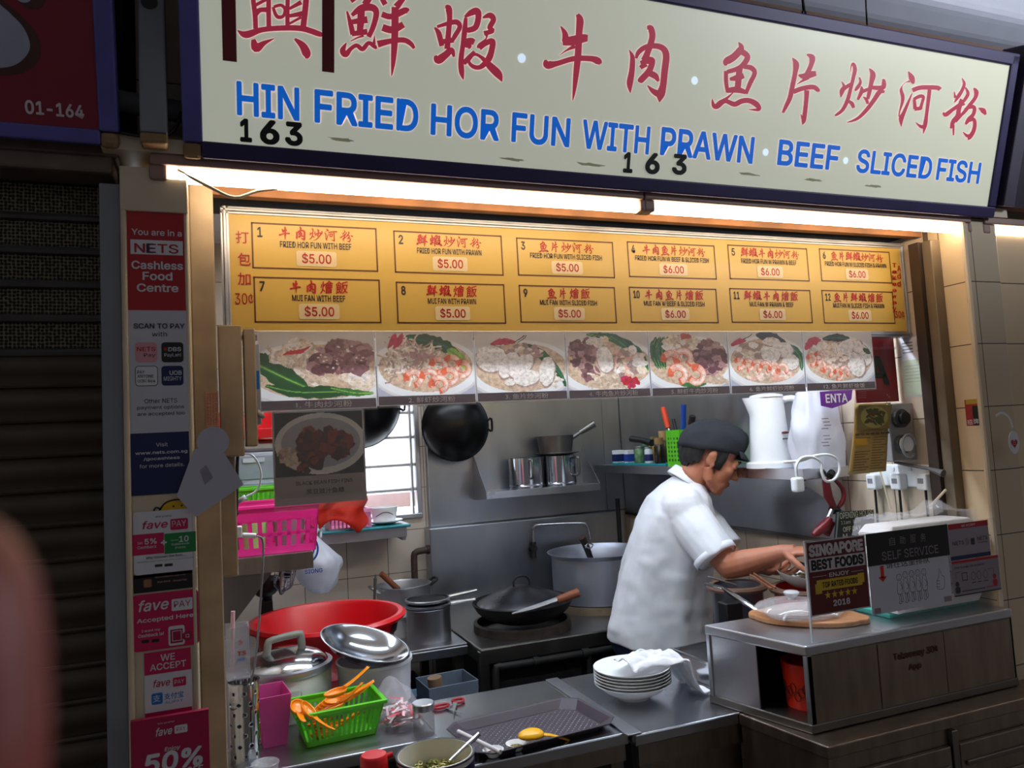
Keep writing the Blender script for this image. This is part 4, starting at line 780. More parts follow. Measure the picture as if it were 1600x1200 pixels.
b.build('white_lettering', s_lt, sq); B().ptext(PFR, 'PAY', (276, 1142.5), (290, 1140), 6, 0.001).build('badge_lettering', s_mag, sq)
# white cut-out paper in front of pillar and jamb
WFr = Fr((0, 1.588, 0)); c = WFr.uv(333, 690); rr = 0.029
wp = T('paper_cutout', 'plain white paper cut-out with a round top taped beside the pillar', 'paper', (0, 1.588, 1.45))
P = [WFr.uv(*p) for p in ((303, 702), (320, 700), (348, 704), (381, 757), (306, 808), (276, 775))]
b = B().prism([WFr.p(u, v_, 0) for u, v_ in P], WFr.N * 0.0012); b.prism([WFr.p(c[0] + rr * math.cos(2 * PI * k / 24), c[1] + rr * math.sin(2 * PI * k / 24), 0) for k in range(24)], WFr.N * 0.0011)
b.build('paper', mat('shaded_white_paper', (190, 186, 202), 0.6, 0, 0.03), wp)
B().poly(WFr, [WFr.uv(*p) for p in ((312, 735), (322, 726), (333, 746), (320, 758))], 0.0016).build('tape', mat('dull_tape', (150, 146, 158), 0.4), wp)
JF = Fr((0, 1.6885, 0), (0, 0, 1), (-1, 0, 0))
pm_ = T('permit_sticker', 'small peach permit sticker with sideways print on the jamb', 'sticker', (0, 1.6885, 1.65))
q = [JF.uv(*p) for p in ((321, 613), (341, 611), (342, 664), (323, 667))]; ua = min(p[0] for p in q); ub = max(p[0] for p in q); va = min(p[1] for p in q); vb_ = max(p[1] for p in q)
B().slab(JF, ua, ub, va, vb_, -0.001, 0.0004).build('label', mat('peach_label', (190, 140, 116), 0.5), pm_)
b = B()
for i, t in enumerate(('LICENSED STALL', 'Repair Services Available', 'Call to report a fault', 'Hotline 6822 2230')):
    y = vb_ - (i + 1) * (vb_ - va) / 4.6; b.text(JF, t, ua + 0.004, ub - 0.004, y, y + (vb_ - va) * 0.14, 0.0009)
b.build('lettering', mat('print_brown_red', (110, 40, 36), 0.5), pm_)
# ================================================================== kitchen: walls, benches, stove
S('trim_19', B().box(0.935, 1.985, 3.60, 3.70, 0.78, 1.185), steel_wall, bevel=0.004)
S('trim_20', B().box(0.955, 1.925, 3.655, 3.70, 1.187, 2.5).box(1.929, 2.05, 3.66, 3.70, 1.187, 2.5), steel_wall, bevel=0.002)
S('trim_21', B().box(2.032, 2.05, 2.12, 3.655, 1.17, 2.5), steel_wall, bevel=0.002)
S('trim_22', B().box(2.026, 2.034, 2.12, 3.655, 1.158, 1.17), steel_dark)
S('trim_23', B().tube([(1.955, 3.60, 0.8), (1.955, 3.60, 1.25)], 0.012), black, smooth=40)
tag(B().tube([(0.955, 3.63, 1.085), (0.90, 3.63, 1.083), (0.868, 3.63, 1.075), (0.860, 3.63, 1.04), (0.860, 3.63, 0.82)], 0.016, 12, sm=3).tube([(0.94, 3.63, 1.085), (0.925, 3.63, 1.085)], 0.022, 12).build('rusty_pipe', mat('rusty_brown_iron', (70, 52, 44), 0.7, 0.3, 0.4, 30, bump=0.5), smooth=40), 'rusty brown elbow pipe on the tiles left of steel backsplash', 'pipe')
def table(name, lab, x0, x1, y0, y1, z, apron, legs, m=steel, cat='table'):
    t = T(name, lab, cat, ((x0 + x1) / 2, (y0 + y1) / 2, 0))
    B().box(x0, x1, y0, y1, z - 0.03, z).build('tabletop', m, t, bevel=0.004)
    if apron: B().box(x0 + 0.01, x1 - 0.01, y0 + 0.006, y0 + 0.02, z - 0.03 - apron, z - 0.03).build('front_apron', steel_warm, t)
    for lx, ly in legs: B().box(lx - 0.018, lx + 0.018, ly - 0.018, ly + 0.018, 0, z - 0.03).build('leg', steel_dark, t)
    return t
table('side_table', 'steel side table holding rice cooker and spoon basket, at lower left', 0.0, 0.495, 1.905, 2.90, 0.86, 0.0, ((0.03, 1.94), (0.46, 1.94), (0.03, 2.86), (0.46, 2.86)))
tw = table('worktop_table', 'bright steel worktop with scissors and brown tray on it', 0.50, 0.962, 1.79, 2.29, 0.824, 0.04, ((0.53, 2.25), (0.935, 2.25), (0.935, 1.83), (0.53, 1.83)), worktop)
B().box(0.55, 0.92, 1.84, 2.25, 0.36, 0.38).build('lower_shelf', steel_dark, tw)
tr = table('counter_table', 'steel counter right of the worktop seam, under the bowl stack', 0.966, 2.045, 1.765, 2.28, 0.824, 0.05, ((1.0, 2.25), (2.0, 2.25), (1.0, 1.80), (2.0, 1.80)), worktop)
B().box(1.005, 1.30, 1.79, 1.80, 0.0, 0.745).build('front_panel', steel_warm, tr); B().box(0.945, 0.985, 1.764, 2.285, 0.8245, 0.8285).build('joint_strip', steel, tr, bevel=0.001)
bn = table('steel_bench', 'steel bench with pots behind the red tub, left of stove', 0.0, 0.90, 2.96, 3.60, 0.80, 0.0, ((0.87, 3.0), (0.03, 3.0), (0.87, 3.56), (0.03, 3.56)), cat='bench')
B().box(0.0, 0.90, 2.955, 2.975, 0.755, 0.79).build('front_edge', steel, bn, bevel=0.003); B().box(0.02, 0.88, 2.98, 3.58, 0.40, 0.42).build('lower_shelf', steel_dark, bn)
stv = T('stove', 'long black and steel gas wok stove against the steel backsplash', 'stove', (1.45, 3.2, 0))
B().box(0.91, 2.0, 2.83, 3.60, 0.74, 0.80).build('stove_top', steel_dark, stv, bevel=0.006)
B().box(0.93, 1.98, 2.86, 3.58, 0.04, 0.74).build('body', mat('greasy_black_panel', (30, 29, 32), 0.45, 0.3, 0.3, 8), stv)
B().box(0.905, 0.945, 2.832, 2.86, 0, 0.79).build('front_post', steel_dark, stv, bevel=0.004)
B().box(0.96, 1.34, 2.85, 2.862, 0.44, 0.72).build('door', mat('stove_door', (44, 42, 46), 0.4, 0.5, 0.3), stv, bevel=0.004)
B().tube([(0.965, 2.825, 0.45), (0.965, 2.825, 0.705), (0.995, 2.825, 0.725), (1.10, 2.825, 0.725), (2.0, 2.825, 0.725)], 0.014, 10, sm=3).tube([(1.33, 2.825, 0.725), (1.36, 2.825, 0.725)], 0.019, 10).tube([(1.12, 2.825, 0.725), (1.14, 2.825, 0.725)], 0.018, 10).build('gas_pipe', soot, stv, smooth=40)
for x in (1.36, 1.70):
    e = B().tube([(x, 2.825, 0.725), (x, 2.825, 0.60)], 0.011, 8).tube([(x - 0.012, 2.825, 0.65), (x + 0.06, 2.825, 0.655)], 0.009, 8).build('gas_tap', soot, stv, smooth=40)
    B().ell((x + 0.07, 2.823, 0.657), (0.02, 0.016, 0.024), 10, 8).build('tap_handle', soot, e, smooth=True)
B().tube([(1.06, 2.845, 0.49), (1.06, 2.82, 0.49)], 0.02, 12).build('door_knob', black, stv, smooth=40)
B().lathe([(0.205, 0.80), (0.205, 0.832), (0.19, 0.836), (0.185, 0.80)], 32, (1.175, 3.06, 0)).build('wok_ring', mat('rusted_ring', (64, 52, 46), 0.6, 0.4, 0.4, 20, bump=0.3), stv, smooth=40)
B().lathe([(0.21, 0.80), (0.21, 0.832), (0.19, 0.836), (0.185, 0.80)], 32, (1.64, 3.24, 0)).build('pot_ring', mat('dull_tan_ring', (120, 104, 84), 0.6, 0.2, 0.3), stv, smooth=40)
B().tube([WZ(866, 1061, 0.60), WZ(884, 1058, 0.605)], 0.008, 8).build('yellow_lever', mat('yellow_lever_plastic', (220, 160, 20), 0.4), stv, smooth=40)
# backsplash shelf with mugs
sf = T('wall_shelf', 'small steel wall shelf with end plates carrying two steel mugs', 'shelf', (1.49, 3.56, 1.32))
B().box(1.19, 1.79, 3.47, 3.655, 1.336, 1.344).build('board', steel, sf); B().box(1.19, 1.79, 3.466, 3.472, 1.312, 1.346).build('front_lip', steel, sf, bevel=0.001)
for x in (1.186, 1.788): B().prism([(x, 3.468, 1.312), (x, 3.655, 1.30), (x, 3.655, 1.53), (x, 3.468, 1.346)], (0.004, 0, 0)).build('end_plate', steel, sf)
def mug(x, y, lab, ha, r=0.084, h=0.15):
    t = T('steel_mug', lab, 'mug', (x, y, 1.3445))
    b = B(); b.lathe(cup(r, r, h), 36); b.lathe([(r + 0.001, 0.012), (r + 0.003, 0.016), (r + 0.001, 0.02)], 36); b.build('body', chrome, t, smooth=40, local=True)
    rz = Matrix.Rotation(ha, 4, 'Z'); P = [rz @ Vector(p) for p in ((r - 0.002, 0, h - 0.012), (r + 0.032, 0, h - 0.012), (r + 0.036, 0, h - 0.03), (r + 0.034, 0, 0.06), (r, 0, 0.05))]
    B().tube(P, 0.006, 8, sm=3).build('handle', steel_dark, t, smooth=True, local=True)
mug(1.432, 3.565, 'open steel mug, left one on the wall shelf', -PI / 2 - 0.1); mug(1.612, 3.56, 'steel mug under the saucepan, right one on wall shelf', -PI / 2 + 0.55)
B_ = B().lathe([(0.0001, 0), (0.05, 0), (0.108, 0.012), (0.112, 0.016), (0.05, 0.006), (0.0001, 0.006)], 32, (1.612, 3.56, 1.4955))
tag(B_.build('steel_plate', steel_dark, smooth=True), 'thin steel plate lying between the right mug and saucepan', 'plate')
sp = T('saucepan', 'small steel saucepan with dark tube handle on top of the right mug', 'saucepan', (1.60, 3.56, 1.512))
B().lathe(cup(0.082, 0.094, 0.085), 32).build('body', steel_dark, sp, smooth=40, local=True)
B().tube([(0.07, -0.02, 0.06), (0.135, -0.035, 0.10)], 0.010, 8).tube([(0.125, -0.033, 0.094), (0.20, -0.05, 0.135)], [0.014, 0.019], 12).build('handle', steel_dark, sp, smooth=40, local=True)
# hanging woks
def hangwok(name, lab, x, z, r, y=3.585):
    t = T(name, lab, 'wok', (x, y, z)); prof = [(r * math.sin(a), -r * 0.62 * (1 - (1 - math.cos(a)) / (1 - math.cos(1.25)))) for a in [i * 1.25 / 14 for i in range(15)]]
    k = r / prof[-1][0]; prof = [(max(0.0001, p * k), q) for p, q in prof]; prof2 = prof + [(prof[-1][0] + 0.004, 0.003)] + [(max(0.0001, p - 0.003), q + 0.003) for p, q in prof[::-1]]
    b = B(); b.lathe(prof2, 40, rot=Matrix.Rotation(-PI / 2, 3, 'X') @ Matrix.Scale(1, 3)); b.build('bowl', iron, t, smooth=60, local=True)
    B().tube([(r * 0.97, -0.005, 0.02), (r * 1.10, 0.0, 0.03), (r * 1.10, 0.0, -0.03), (r * 0.97, -0.005, -0.02)], 0.006, 8, sm=3).build('loop_handle', iron, t, smooth=True, local=True)
    B().tube([(0, 0, r * 0.98), (0, 0.02, r * 1.1), (0, 0.06, r * 1.12)], 0.005, 8).build('hook', steel_dark, t, smooth=True, local=True)
hangwok('hanging_wok', 'black wok hung on the steel wall panel, bottom facing out', 1.086, 1.668, 0.168)
hangwok('hanging_wok', 'black wok hung in front of the bright window behind the fish fins photo', 0.632, 1.792, 0.205, 3.682)
# filler pipe
fa = T('pot_filler', 'thin bent water pipe with dark valve on the steel backsplash', 'tap', (1.46, 3.59, 1.02))
B().tube([(1.455, 3.575, 1.03), (1.455, 3.575, 1.12), (1.462, 3.57, 1.15), (1.49, 3.55, 1.16), (1.68, 3.50, 1.155), (1.715, 3.49, 1.14), (1.725, 3.485, 1.07)], 0.007, 8, sm=4).build('pipe', chrome, fa, smooth=True)
B().tube([(1.452, 3.60, 1.045), (1.452, 3.56, 1.045)], 0.017, 12).tube([(1.452, 3.572, 0.995), (1.455, 3.575, 1.075)], 0.013, 10).build('valve', soot, fa, smooth=40)
# pots
def pot(name, lab, cat, x, y, z, r, h, m, flare=0.004, seg=40):
    t = T(name, lab, cat, (x, y, z)); B().lathe(cup(r, r, h, 0.003, 0, flare), seg).build('body', m, t, smooth=40, local=True); return t
p1 = pot('stockpot', 'tall dull steel pot with two loop handles in the back left corner', 'pot', 0.758, 3.42, 0.80, 0.118, 0.175, alu)
for s_ in (-1, 1): B().tube([(s_ * 0.112, -0.03 + 0.02 * s_, 0.155), (s_ * 0.15, -0.03 + 0.02 * s_, 0.178), (s_ * 0.15, 0.03 + 0.02 * s_, 0.178), (s_ * 0.112, 0.03 + 0.02 * s_, 0.155)], 0.006, 8, sm=4).build('handle', soot if s_ > 0 else steel, p1, smooth=True, local=True)
tag(B().tube([(0.655, 3.40, 1.035), (0.73, 3.41, 0.955)], 0.013, 10).build('ladle', woodm, smooth=40), 'dark wooden ladle handle leaning in the tall corner pot', 'ladle')
tag(B().tube([(0.60, 3.30, 0.90), (0.615, 3.32, 1.03)], [0.004, 0.008], 8).tube([(0.615, 3.32, 1.03), (0.617, 3.322, 1.045)], 0.004, 8).build('skimmer', steel_dark, smooth=40), 'upright skimmer handle sticking up behind the red tub', 'handle')
p2 = pot('stockpot', 'smaller steel pot with sieves on its rim, in front of corner pot', 'pot', 0.783, 3.10, 0.80, 0.09, 0.13, steel)
for i, (dz, ang, ln, lab) in enumerate(((0.138, -0.35, 0.10, 'lower steel sieve on the small pot, handle pointing right'), (0.158, 0.05, 0.12, 'upper steel sieve on the small pot, thin handle pointing right'))):
    t = T('sieve', lab, 'sieve', (0.783, 3.10, 0.80 + dz))
    B().lathe([(0.094 - 0.004 * i, -0.004), (0.097 - 0.004 * i, 0.004), (0.088 - 0.004 * i, 0.006), (0.088 - 0.004 * i, -0.002)], 32).build('rim', steel, t, smooth=40, local=True)
    B().lathe([(0.084 - 0.004 * i, 0), (0.056, -0.012 if i else -0.03), (0.0001, -0.015 if i else -0.045)], 24).build('mesh_bowl', soot, t, smooth=True, local=True)
    B().tube([(0.09 * math.cos(ang), 0.09 * math.sin(ang), 0), ((0.095 + ln) * math.cos(ang), (0.095 + ln) * math.sin(ang), 0.01)], [0.008, 0.006], 8).build('handle', steel, t, smooth=40, local=True)
cp = T('small_pan', 'small white-edged pan beside the red tub rim', 'pan', (0.692, 3.22, 0.80))
B().lathe(cup(0.042, 0.044, 0.085, 0.003, 0, 0.016), 28).build('body', mat('worn_white_enamel', (178, 176, 176), 0.4), cp, smooth=40, local=True)
bp = pot('stockpot', 'very large aluminium stockpot on the stove behind the man', 'pot', 1.645, 3.25, 0.838, 0.218, 0.215, mat('dull_aluminium_pot', (168, 172, 186), 0.42, 0.85, 0.12, 6), 0.02, 48)
B().tube([(0.06, -0.214, 0.10), (0.06, -0.255, 0.105), (0.16, -0.22, 0.105), (0.15, -0.16, 0.10)], 0.006, 8, sm=4).build('handle', steel, bp, smooth=True, local=True)
ld = T('ladle', 'ladle with dark brown handle and wire tie leaning in the large pot', 'ladle', (1.64, 3.3, 0.98))
B().tube([(1.58, 3.28, 1.115), (1.60, 3.29, 1.085), (1.66, 3.33, 0.96)], [0.018, 0.017, 0.012], 10).build('handle', mat('dark_brown_handle', (46, 28, 20), 0.5, 0, 0.3), ld, smooth=40)
B().tube([(1.585, 3.262, 1.078), (1.61, 3.262, 1.062), (1.632, 3.272, 1.075), (1.605, 3.27, 1.085), (1.588, 3.262, 1.066)], 0.003, 6, sm=4).build('wire_tie', chrome, ld, smooth=True)
wk = T('wok', 'large black wok standing on the stove ring', 'wok', (1.18, 3.06, 0.80))
pr = [(0.0001, 0.02)] + [(0.205 * math.sin(a), 0.115 - 0.095 * math.cos(a) ** 0.9) for a in [0.25 + i * 0.16 for i in range(8)]] + [(0.212, 0.112)]
B().lathe(pr + [(max(0.0001, p - 0.004), q + 0.004) for p, q in pr[::-1]], 44).build('bowl', soot, wk, smooth=60, local=True)
lid = T('wok_cover', 'domed dark lid with wire loop covering the stove wok', 'lid', (1.18, 3.06, 0.9085))
B().lathe([(0.192, 0.0), (0.185, 0.006), (0.13, 0.032), (0.07, 0.052), (0.045, 0.062), (0.03, 0.064), (0.0001, 0.066)], 44).build('dome', mat('dark_steel_lid', (74, 72, 76), 0.3, 0.9, 0.2, 10), lid, smooth=50, local=True)
B().tube([(-0.034, 0, 0.06), (-0.034, 0, 0.085), (-0.018, 0, 0.102), (0.018, 0, 0.102), (0.036, 0, 0.085), (0.036, 0, 0.06)], 0.0045, 8, sm=3).build('loop_handle', soot, lid, smooth=True, local=True)
sl = T('spatula', 'long steel wok spatula with brown wooden grip lying across the wok', 'spatula', (1.2, 2.95, 0.92))
B().tube([WY(800, 959, 2.832), WY(835, 950, 2.832), WY(872, 937, 2.835)], [0.004, 0.012, 0.012], 8).build('shaft', steel, sl, smooth=40); B().tube([WY(870, 938, 2.835), WY(903, 926, 2.84)], [0.015, 0.018], 10).build('grip', woodm, sl, smooth=40)
# under the bench
bi = T('grey_bin', 'grey rectangular plastic bin under the bench edge, left of stove', 'bin', (0.765, 2.80, 0), 0.06)
b = B()
def taper(b, x0, y0, x1, y1, h, t, z=0.0):
    o0 = [(-x0, -y0, z), (x0, -y0, z), (x0, y0, z), (-x0, y0, z)]; o1 = [(-x1, -y1, z + h), (x1, -y1, z + h), (x1, y1, z + h), (-x1, y1, z + h)]; i1 = [(-x1 + t, -y1 + t, z + h), (x1 - t, -y1 + t, z + h), (x1 - t, y1 - t, z + h), (-x1 + t, y1 - t, z + h)]; i0 = [(-x0 + t, -y0 + t, z + t), (x0 - t, -y0 + t, z + t), (x0 - t, y0 - t, z + t), (-x0 + t, y0 - t, z + t)]
    F = [(3, 2, 1, 0), (12, 13, 14, 15)]
    for q in range(3):
        for k in range(4): F.append((q * 4 + k, q * 4 + (k + 1) % 4, q * 4 + 4 + (k + 1) % 4, q * 4 + 4 + k))
    b.add(o0 + o1 + i1 + i0, F); return b
taper(b, 0.07, 0.06, 0.095, 0.08, 0.725, 0.004); b.build('body', mat('grey_bin_plastic', (96, 108, 124), 0.45), bi, local=True, bevel=0.003)
B().tube([(0.092, -0.02, 0.69), (0.112, -0.03, 0.682), (0.112, -0.03, 0.66), (0.090, -0.03, 0.64)], 0.004, 6, sm=3).build('handle', black, bi, local=True, smooth=True)
tag(B().tube([(0.74, 2.785, 0.45), (0.712, 2.772, 0.745)], 0.026, 18).build('cardboard_roll', mat('brown_cardboard', (128, 100, 76), 0.8, 0, 0.2), smooth=40), 'brown cardboard roll sticking out of the grey bin', 'roll')
bt = T('blue_crate', 'bright blue plastic crate under the bench beside grey bin', 'crate', (0.60, 3.13, 0.4205))
b = B(); taper(b, 0.13, 0.11, 0.15, 0.13, 0.22, 0.004); b.build('body', mat('bright_blue_plastic', (10, 96, 160), 0.4), bt, local=True, bevel=0.004)
B().box(-0.155, 0.155, -0.135, -0.128, 0.195, 0.225).build('rim', mat('pale_blue_rim', (120, 160, 190), 0.4), bt, local=True, bevel=0.003)

# ================================================================== window ledge shelf
ws = T('wall_shelf', 'narrow steel shelf under the window holding a teal tray', 'shelf', (0.6, 3.55, 1.2))
B().box(0.40, 0.785, 3.43, 3.70, 1.205, 1.222).build('board', steel, ws); B().box(0.40, 0.785, 3.425, 3.432, 1.180, 1.224).build('front_lip', steel, ws, bevel=0.001); B().box(0.765, 0.783, 3.44, 3.66, 1.165, 1.205).build('bracket', steel, ws)
tag(B().box(0.40, 0.80, 3.40, 3.58, 1.2245, 1.238).build('tray', tealp, bevel=0.006), 'teal tray on the shelf under the window', 'tray')
sb2 = T('basket', 'small pale pink basket on the teal tray under the window', 'basket', (0.535, 3.49, 1.2385))
b = B(); n = 11
for k in range(n):
    x = -0.085 + 0.17 * k / (n - 1); b.box(x - 0.0035, x + 0.0035, -0.072, -0.069, 0.004, 0.07)
b.box(-0.088, 0.088, -0.072, 0.07, 0, 0.006).box(-0.092, 0.092, -0.075, -0.066, 0.065, 0.082).box(-0.092, 0.092, 0.062, 0.07, 0, 0.082).box(-0.092, -0.084, -0.072, 0.07, 0, 0.082).box(0.084, 0.092, -0.072, 0.07, 0, 0.082)
b.build('body', mat('pale_pink_plastic', (232, 150, 190), 0.4), sb2, local=True, bevel=0.002)
b = B(); b.grid(lambda u, v: (0.385 + 0.215 * u + 0.01 * math.sin(9 * v), 3.40 - 0.018 * math.sin(u * 9 + v * 3) - 0.02 * v, 1.385 - (0.17 - 0.07 * abs(math.sin(3.4 * u + 0.4))) * v), 18, 10)
tag(b.build('red_cloth', mat('orange_red_cloth', (216, 44, 16), 0.6, 0, 0.1, transl=0.3), smooth=True, solid=0.003), 'orange red cloth draped over the small pink basket by window', 'cloth')
sc = T('saucer', 'white saucer under the bowl on the teal tray by window', 'saucer', (0.70, 3.50, 1.2383)); B().lathe([(0.0001, 0), (0.04, 0), (0.082, 0.014), (0.083, 0.018), (0.04, 0.006), (0.0001, 0.006)], 32).build('dish', melamine, sc, smooth=40, local=True)
bo = T('bowl', 'white bowl with a black brush stroke on the saucer by window', 'bowl', (0.70, 3.50, 1.2485)); B().lathe(cup(0.05, 0.063, 0.066), 36).build('body', melamine, bo, smooth=40, local=True)
b = B(); P = [(0.0635 * math.cos(a), 0.0635 * math.sin(a), 0.035 + 0.012 * math.sin(3 * (a + 2.2))) for a in [-2.4 + i * 0.12 for i in range(12)]]; b.tube([(p[0] * 0.99, p[1] * 0.99, p[2]) for p in P], 0.0016, 6); b.build('painted_stroke', blackp, bo, smooth=True, local=True)

# ================================================================== left shelf, basket, drawers, bag, fan
ls = T('wall_shelf', 'long steel shelf along the left wall under the pink basket', 'shelf', (0.12, 2.7, 1.27))
B().box(-0.02, 0.245, 2.26, 3.35, 1.29, 1.30).build('board', steel, ls); B().box(-0.02, 0.245, 2.254, 2.262, 1.255, 1.302).build('front_lip', steel_warm, ls, bevel=0.001); B().box(0.24, 0.246, 2.26, 3.35, 1.262, 1.302).build('side_lip', steel, ls, bevel=0.001)
B().prism([(-0.02, 2.30, 1.29), (0.17, 2.30, 1.29), (-0.02, 2.30, 1.06)], (0, 0.004, 0)).build('bracket', steel_dark, ls)
def slot_basket(name, lab, loc, rz, x0, y0, x1, y1, h, m, nx, ny, rows, rim=0.012, base=0.012, group=None):
    """tapered basket whose walls are real bars with slots between"""
    t = T(name, lab, 'basket', loc, rz, group); b = B()
    def ring(z): k = z / h; return x0 + (x1 - x0) * k, y0 + (y1 - y0) * k
    b.box(-x0, x0, -y0, y0, 0, 0.004); th = 0.004
    def bar(z0, z1):
        xa, ya = ring(z0); xb, yb = ring(z1)
        for s_ in (-1, 1):
            b.hexa([(-xa, s_ * ya - th * (s_ > 0), z0), (xa, s_ * ya - th * (s_ > 0), z0), (xa, s_ * ya + th * (s_ < 0), z0), (-xa, s_ * ya + th * (s_ < 0), z0), (-xb, s_ * yb - th * (s_ > 0), z1), (xb, s_ * yb - th * (s_ > 0), z1), (xb, s_ * yb + th * (s_ < 0), z1), (-xb, s_ * yb + th * (s_ < 0), z1)])
            b.hexa([(s_ * xa - th * (s_ > 0), -ya, z0), (s_ * xa + th * (s_ < 0), -ya, z0), (s_ * xa + th * (s_ < 0), ya, z0), (s_ * xa - th * (s_ > 0), ya, z0), (s_ * xb - th * (s_ > 0), -yb, z1), (s_ * xb + th * (s_ < 0), -yb, z1), (s_ * xb + th * (s_ < 0), yb, z1), (s_ * xb - th * (s_ > 0), yb, z1)])
    bar(0, base); bar(h - rim * 2.2, h)
    for q in range(1, rows): z = base + (h - rim * 2.2 - base) * q / rows; bar(z - 0.005, z + 0.005)
    for nn, axx in ((nx, 0), (ny, 1)):
        for s_ in (-1, 1):
            for k in range(nn + 1):
                f = -1 + 2 * k / nn; hw = (x1 if axx == 0 else y1) / nn * 0.42
                xa, ya = ring(base); xb, yb = ring(h - rim * 2)
                if axx == 0:
                    b.hexa([(max(-xa, f * xa - hw), s_ * ya - th * (s_ > 0), base), (min(xa, f * xa + hw), s_ * ya - th * (s_ > 0), base), (min(xa, f * xa + hw), s_ * ya + th * (s_ < 0), base), (max(-xa, f * xa - hw), s_ * ya + th * (s_ < 0), base), (max(-xb, f * xb - hw), s_ * yb - th * (s_ > 0), h - rim * 2), (min(xb, f * xb + hw), s_ * yb - th * (s_ > 0), h - rim * 2), (min(xb, f * xb + hw), s_ * yb + th * (s_ < 0), h - rim * 2), (max(-xb, f * xb - hw), s_ * yb + th * (s_ < 0), h - rim * 2)])
                else:
                    b.hexa([(s_ * xa - th * (s_ > 0), max(-ya, f * ya - hw), base), (s_ * xa + th * (s_ < 0), max(-ya, f * ya - hw), base), (s_ * xa + th * (s_ < 0), min(ya, f * ya + hw), base), (s_ * xa - th * (s_ > 0), min(ya, f * ya + hw), base), (s_ * xb - th * (s_ > 0), max(-yb, f * yb - hw), h - rim * 2), (s_ * xb + th * (s_ < 0), max(-yb, f * yb - hw), h - rim * 2), (s_ * xb + th * (s_ < 0), min(yb, f * yb + hw), h - rim * 2), (s_ * xb - th * (s_ > 0), min(yb, f * yb + hw), h - rim * 2)])
    b.build('slotted_body', m, t, local=True)
    e = B()
    for s_ in (-1, 1): e.box(-x1 - 0.006, x1 + 0.006, s_ * y1 - 0.006, s_ * y1 + 0.006, h - 0.006, h + 0.004).box(s_ * x1 - 0.006, s_ * x1 + 0.006, -y1, y1, h - 0.006, h + 0.004)
    e.build('rim', m, t, local=True, bevel=0.002)
    return t
slot_basket('basket', 'large hot pink slotted basket on the left wall shelf', (0.145, 2.42, 1.301), 0.0, 0.112, 0.13, 0.124, 0.142, 0.135, pinkp, 9, 8, 2, 0.02, 0.02)
B_ = T('container', 'pale green tub inside the hot pink basket, at its left', 'container', (0.085, 2.42, 1.307)); B().lathe(cup(0.04, 0.05, 0.10), 24).build('body', mat('pale_green_plastic', (150, 196, 110), 0.5), B_, smooth=40, local=True)
B_ = T('container', 'greyish clear tub inside the hot pink basket, at its right', 'container', (0.195, 2.42, 1.307)); B().lathe(cup(0.04, 0.05, 0.10), 24).build('body', mat('greyish_plastic', (150, 128, 138), 0.4), B_, smooth=40, local=True)
slot_basket('basket', 'small lime green slotted basket behind the hot pink basket', (0.125, 2.66, 1.40), 0.0, 0.075, 0.075, 0.085, 0.085, 0.075, greenp, 10, 8, 1, 0.006, 0.02)
dr = T('drawer_unit', 'pale plastic drawer unit on the left shelf behind the baskets', 'drawers', (0.12, 2.92, 1.301))
dm = mat('pale_grey_plastic', (196, 204, 222), 0.4, 0, 0.04)
B().box(-0.11, 0.12, -0.14, 0.16, 0.0, 0.29).build('cabinet', dm, dr, local=True, bevel=0.004)
for k in range(3):
    e = B().box(-0.10, 0.085, -0.148, -0.14, 0.012 + 0.093 * k, 0.092 + 0.093 * k).build('drawer', mat('clear_grey_plastic', (150, 158, 176), 0.3), dr, local=True, bevel=0.003); B().box(-0.04, 0.03, -0.155, -0.148, 0.07 + 0.093 * k, 0.085 + 0.093 * k).build('handle', dm, e, local=True)
tag(B().box(0.02, 0.21, 2.80, 3.0, 1.592, 1.632).build('steel_pan', steel, bevel=0.012), 'shallow steel pan on top of the pale drawer unit', 'pan')
# red plastic pack sagging over the pan
b = B(); b.grid(lambda u, v: (0.0 + 0.24 * u, 2.76 + 0.2 * v, 1.66 + 0.06 * math.sin(PI * min(1, v + 0.1)) + 0.012 * math.sin(7 * u + 3 * v) + 0.02 * u - 0.035 * (v < 0.12)), 14, 12); b.grid(lambda u, v: (0.24 * u, 2.76 + 0.2 * v, 1.637 + 0.004 * math.sin(6 * u)), 6, 6)
rb = T('red_pack', 'shiny red plastic pack with handwritten size on the steel pan', 'pack', (0.12, 2.86, 1.636))
b.build('pack', mat('shiny_red_plastic', (216, 10, 26), 0.25, 0, 0.1, bump=0.3), rb, smooth=True, solid=0.004)
RF = Fr((0, 2.752, 0)); B().slab(RF, 0.0, 0.24, 1.638, 1.672, -0.004, 0.002).build('front_fold', _M['shiny_red_plastic'], rb, bevel=0.006)
B().text(RF, '10X16', 0.05, 0.125, 1.645, 1.662, 0.0035, 0.01, slant=0.2).build('handwriting', blackp, rb)
# carrier bag hung from the shelf corner
bg_ = T('carrier_bag', 'full white plastic carrier bag with blue print hanging at the shelf corner', 'bag', (0.39, 3.34, 0.995))
b = B(); rn = random.Random(5)
def bagf(u, v):
    a = 2 * PI * u; k = math.sin(PI * (0.04 + 0.90 * v)) ** 0.55 if v < 0.62 else (1 - (v - 0.62) / 0.38) * 0.78 + 0.16
    n_ = noise.noise(Vector((math.cos(a) * 2, math.sin(a) * 2, v * 5))) * 0.18 + 0.05 * math.sin(9 * a + 6 * v) * (v > 0.45)
    return (0.392 + 0.097 * k * (1 + n_) * math.cos(a) - 0.026 * v, 3.34 + 0.088 * k * (1 + n_) * math.sin(a), 0.995 + 0.235 * v)
b.grid(bagf, 32, 20, cu=True); b.build('bag', bagm, bg_, smooth=True)
B().tube([(0.37, 3.33, 1.222), (0.385, 3.36, 1.25), (0.405, 3.41, 1.245), (0.40, 3.38, 1.215)], 0.006, 6, sm=3).build('handle', bagm, bg_, smooth=True)
